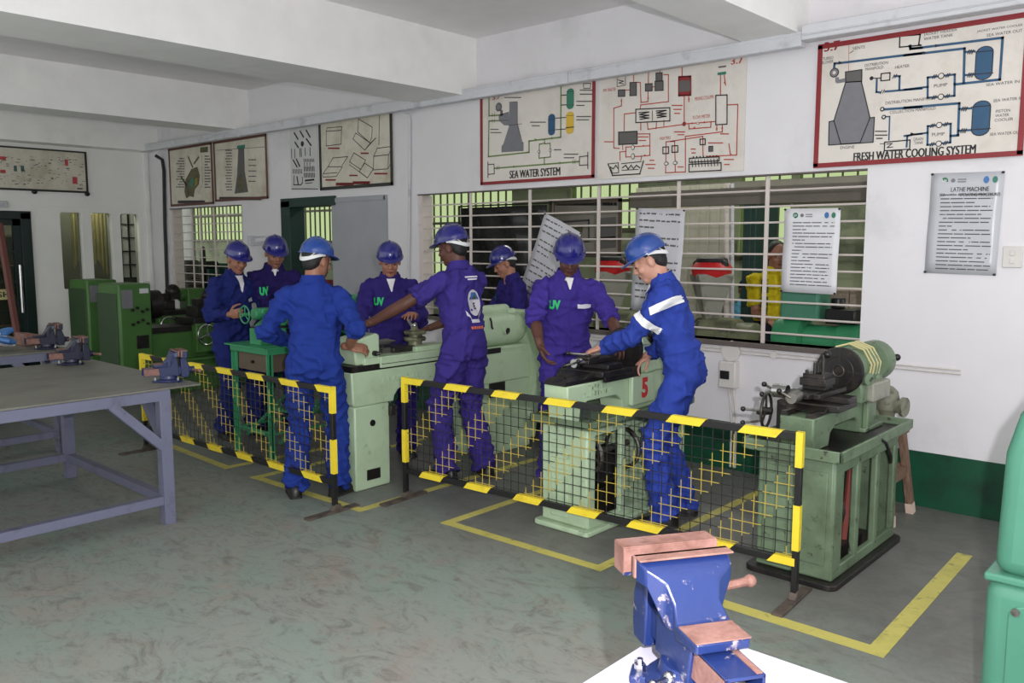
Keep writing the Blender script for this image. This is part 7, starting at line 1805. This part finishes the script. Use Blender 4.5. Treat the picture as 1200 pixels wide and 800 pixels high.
# tape round the near sleeve
bm = bmesh.new(); bm.from_mesh(P8['cm']); A_, B_ = P8['SH'][0], P8['el'][0]; u_ = (B_ - A_).normalized(); L8 = (B_ - A_).length
for co, nn in ((A_ + u_ * L8 * 0.66, u_), (A_ + u_ * (L8 * 0.66 - 0.045), -u_)):
    bmesh.ops.bisect_plane(bm, geom=bm.verts[:] + bm.edges[:] + bm.faces[:], plane_co=co, plane_no=nn, clear_outer=True)
mid = A_ + u_ * (L8 * 0.66 - 0.02)
for f_ in [f_ for f_ in bm.faces if (f_.calc_center_median() - mid).length > 0.105]: bm.faces.remove(f_)
for v_ in [v_ for v_ in bm.verts if not v_.link_faces]: bm.verts.remove(v_)
for v_ in bm.verts: v_.co += v_.normal * 0.005
bm_ = bpy.data.meshes.new('sleeve_tape'); bm.to_mesh(bm_); bm.free(); bm_.materials.clear(); link('sleeve_tape', bm_, reflect_w, P8['t'])
vs, fs = P8['grid']([(-0.145, -0.058), (-0.135, -0.101), (0.055, -0.02), (0.045, 0.023)], 9)
dr8 = (P8['Mi'].to_3x3() @ Vector((-0.52, 0.82, -0.15))).normalized()
ax8 = (P8['Mi'].to_3x3() @ Vector((0.742, 0.67, 0))).normalized()
P8['decal']('shoulder_tape', vs, fs, reflect_w, P8['SH'][0].lerp(P8['pt'](-0.05, -0.12, 0.36), 0.45), ax8, Vector((0, 0, 1)), dr8, 0.012)
vs, fs = P8['grid']([(-0.06, -0.075), (0.06, -0.075), (0.06, 0.075), (-0.06, 0.075)], 6)
P8['decal']('hip_pocket', vs, fs, c_roy, P8['pt'](-0.14, -0.06, -0.10), ax8, Vector((0, 0, 1)), dr8, 0.006)

# people in the workshop beyond the bars
yv = cloth_mat('yellow vest cloth', rgb(196, 176, 30)); jean = cloth_mat('dark jeans cloth', rgb(34, 36, 52)); lb = cloth_mat('light blue shirt cloth', rgb(110, 176, 206))
q0 = ony(907, 350, 6.85)
BG = person('person in a yellow vest and dark jeans standing beyond the window bars', (q0.x, 6.85), (0.5, -0.85), h=1.66, lean=2, head=(8, 20, 0), cloth=yv, lower=jean, skin=sk_mid, sleeve=('short', 'short'), tee=None, seed=9, hands=((q0.x + 0.34, 6.68, 1.0), (q0.x + 0.1, 6.58, 0.98)))
for k in range(2):
    vs, fs = BG['grid']([(-0.03 + .0 * k, -0.02), (0.03, -0.02), (0.03, 0.30), (-0.03, 0.30)], 6); BG['decal']('vest_stripe', vs, fs, mat('green vest stripe %d' % k, rgb(70, 84, 40), rough=0.8), BG['pt']((-0.09, 0.09)[k], 0, 0.12), BG['Rv'], BG['U'], -BG['F'], 0.004)
q0 = ony(869, 350, 8.9)
t = thing('work_stool', 'plain stool under the light blue shirted person deep in the workshop', 'stool', (q0.x, 8.9, 0))
mb = MB(); mb.cyl((0, 0, 0.40), (0, 0, 0.44), 0.16, n=16); mb.build('seat', wood, t)
for a in range(4): mb = MB(); mb.cyl((math.cos(a * 1.57) * .14, math.sin(a * 1.57) * .14, 0), (math.cos(a * 1.57) * .1, math.sin(a * 1.57) * .1, .4), .015, n=8); mb.build('leg', wood, t)
person('person in a light blue shirt seated deep in the workshop beyond the bars', (q0.x, 8.9), (0.8, -0.6), h=1.62, lean=8, head=(10, 0, 0), cloth=lb, lower=jean, skin=sk_tan, tee=None, seed=10, seated=True, feet=((-.12, .42, 8), (.12, .42, -8)))
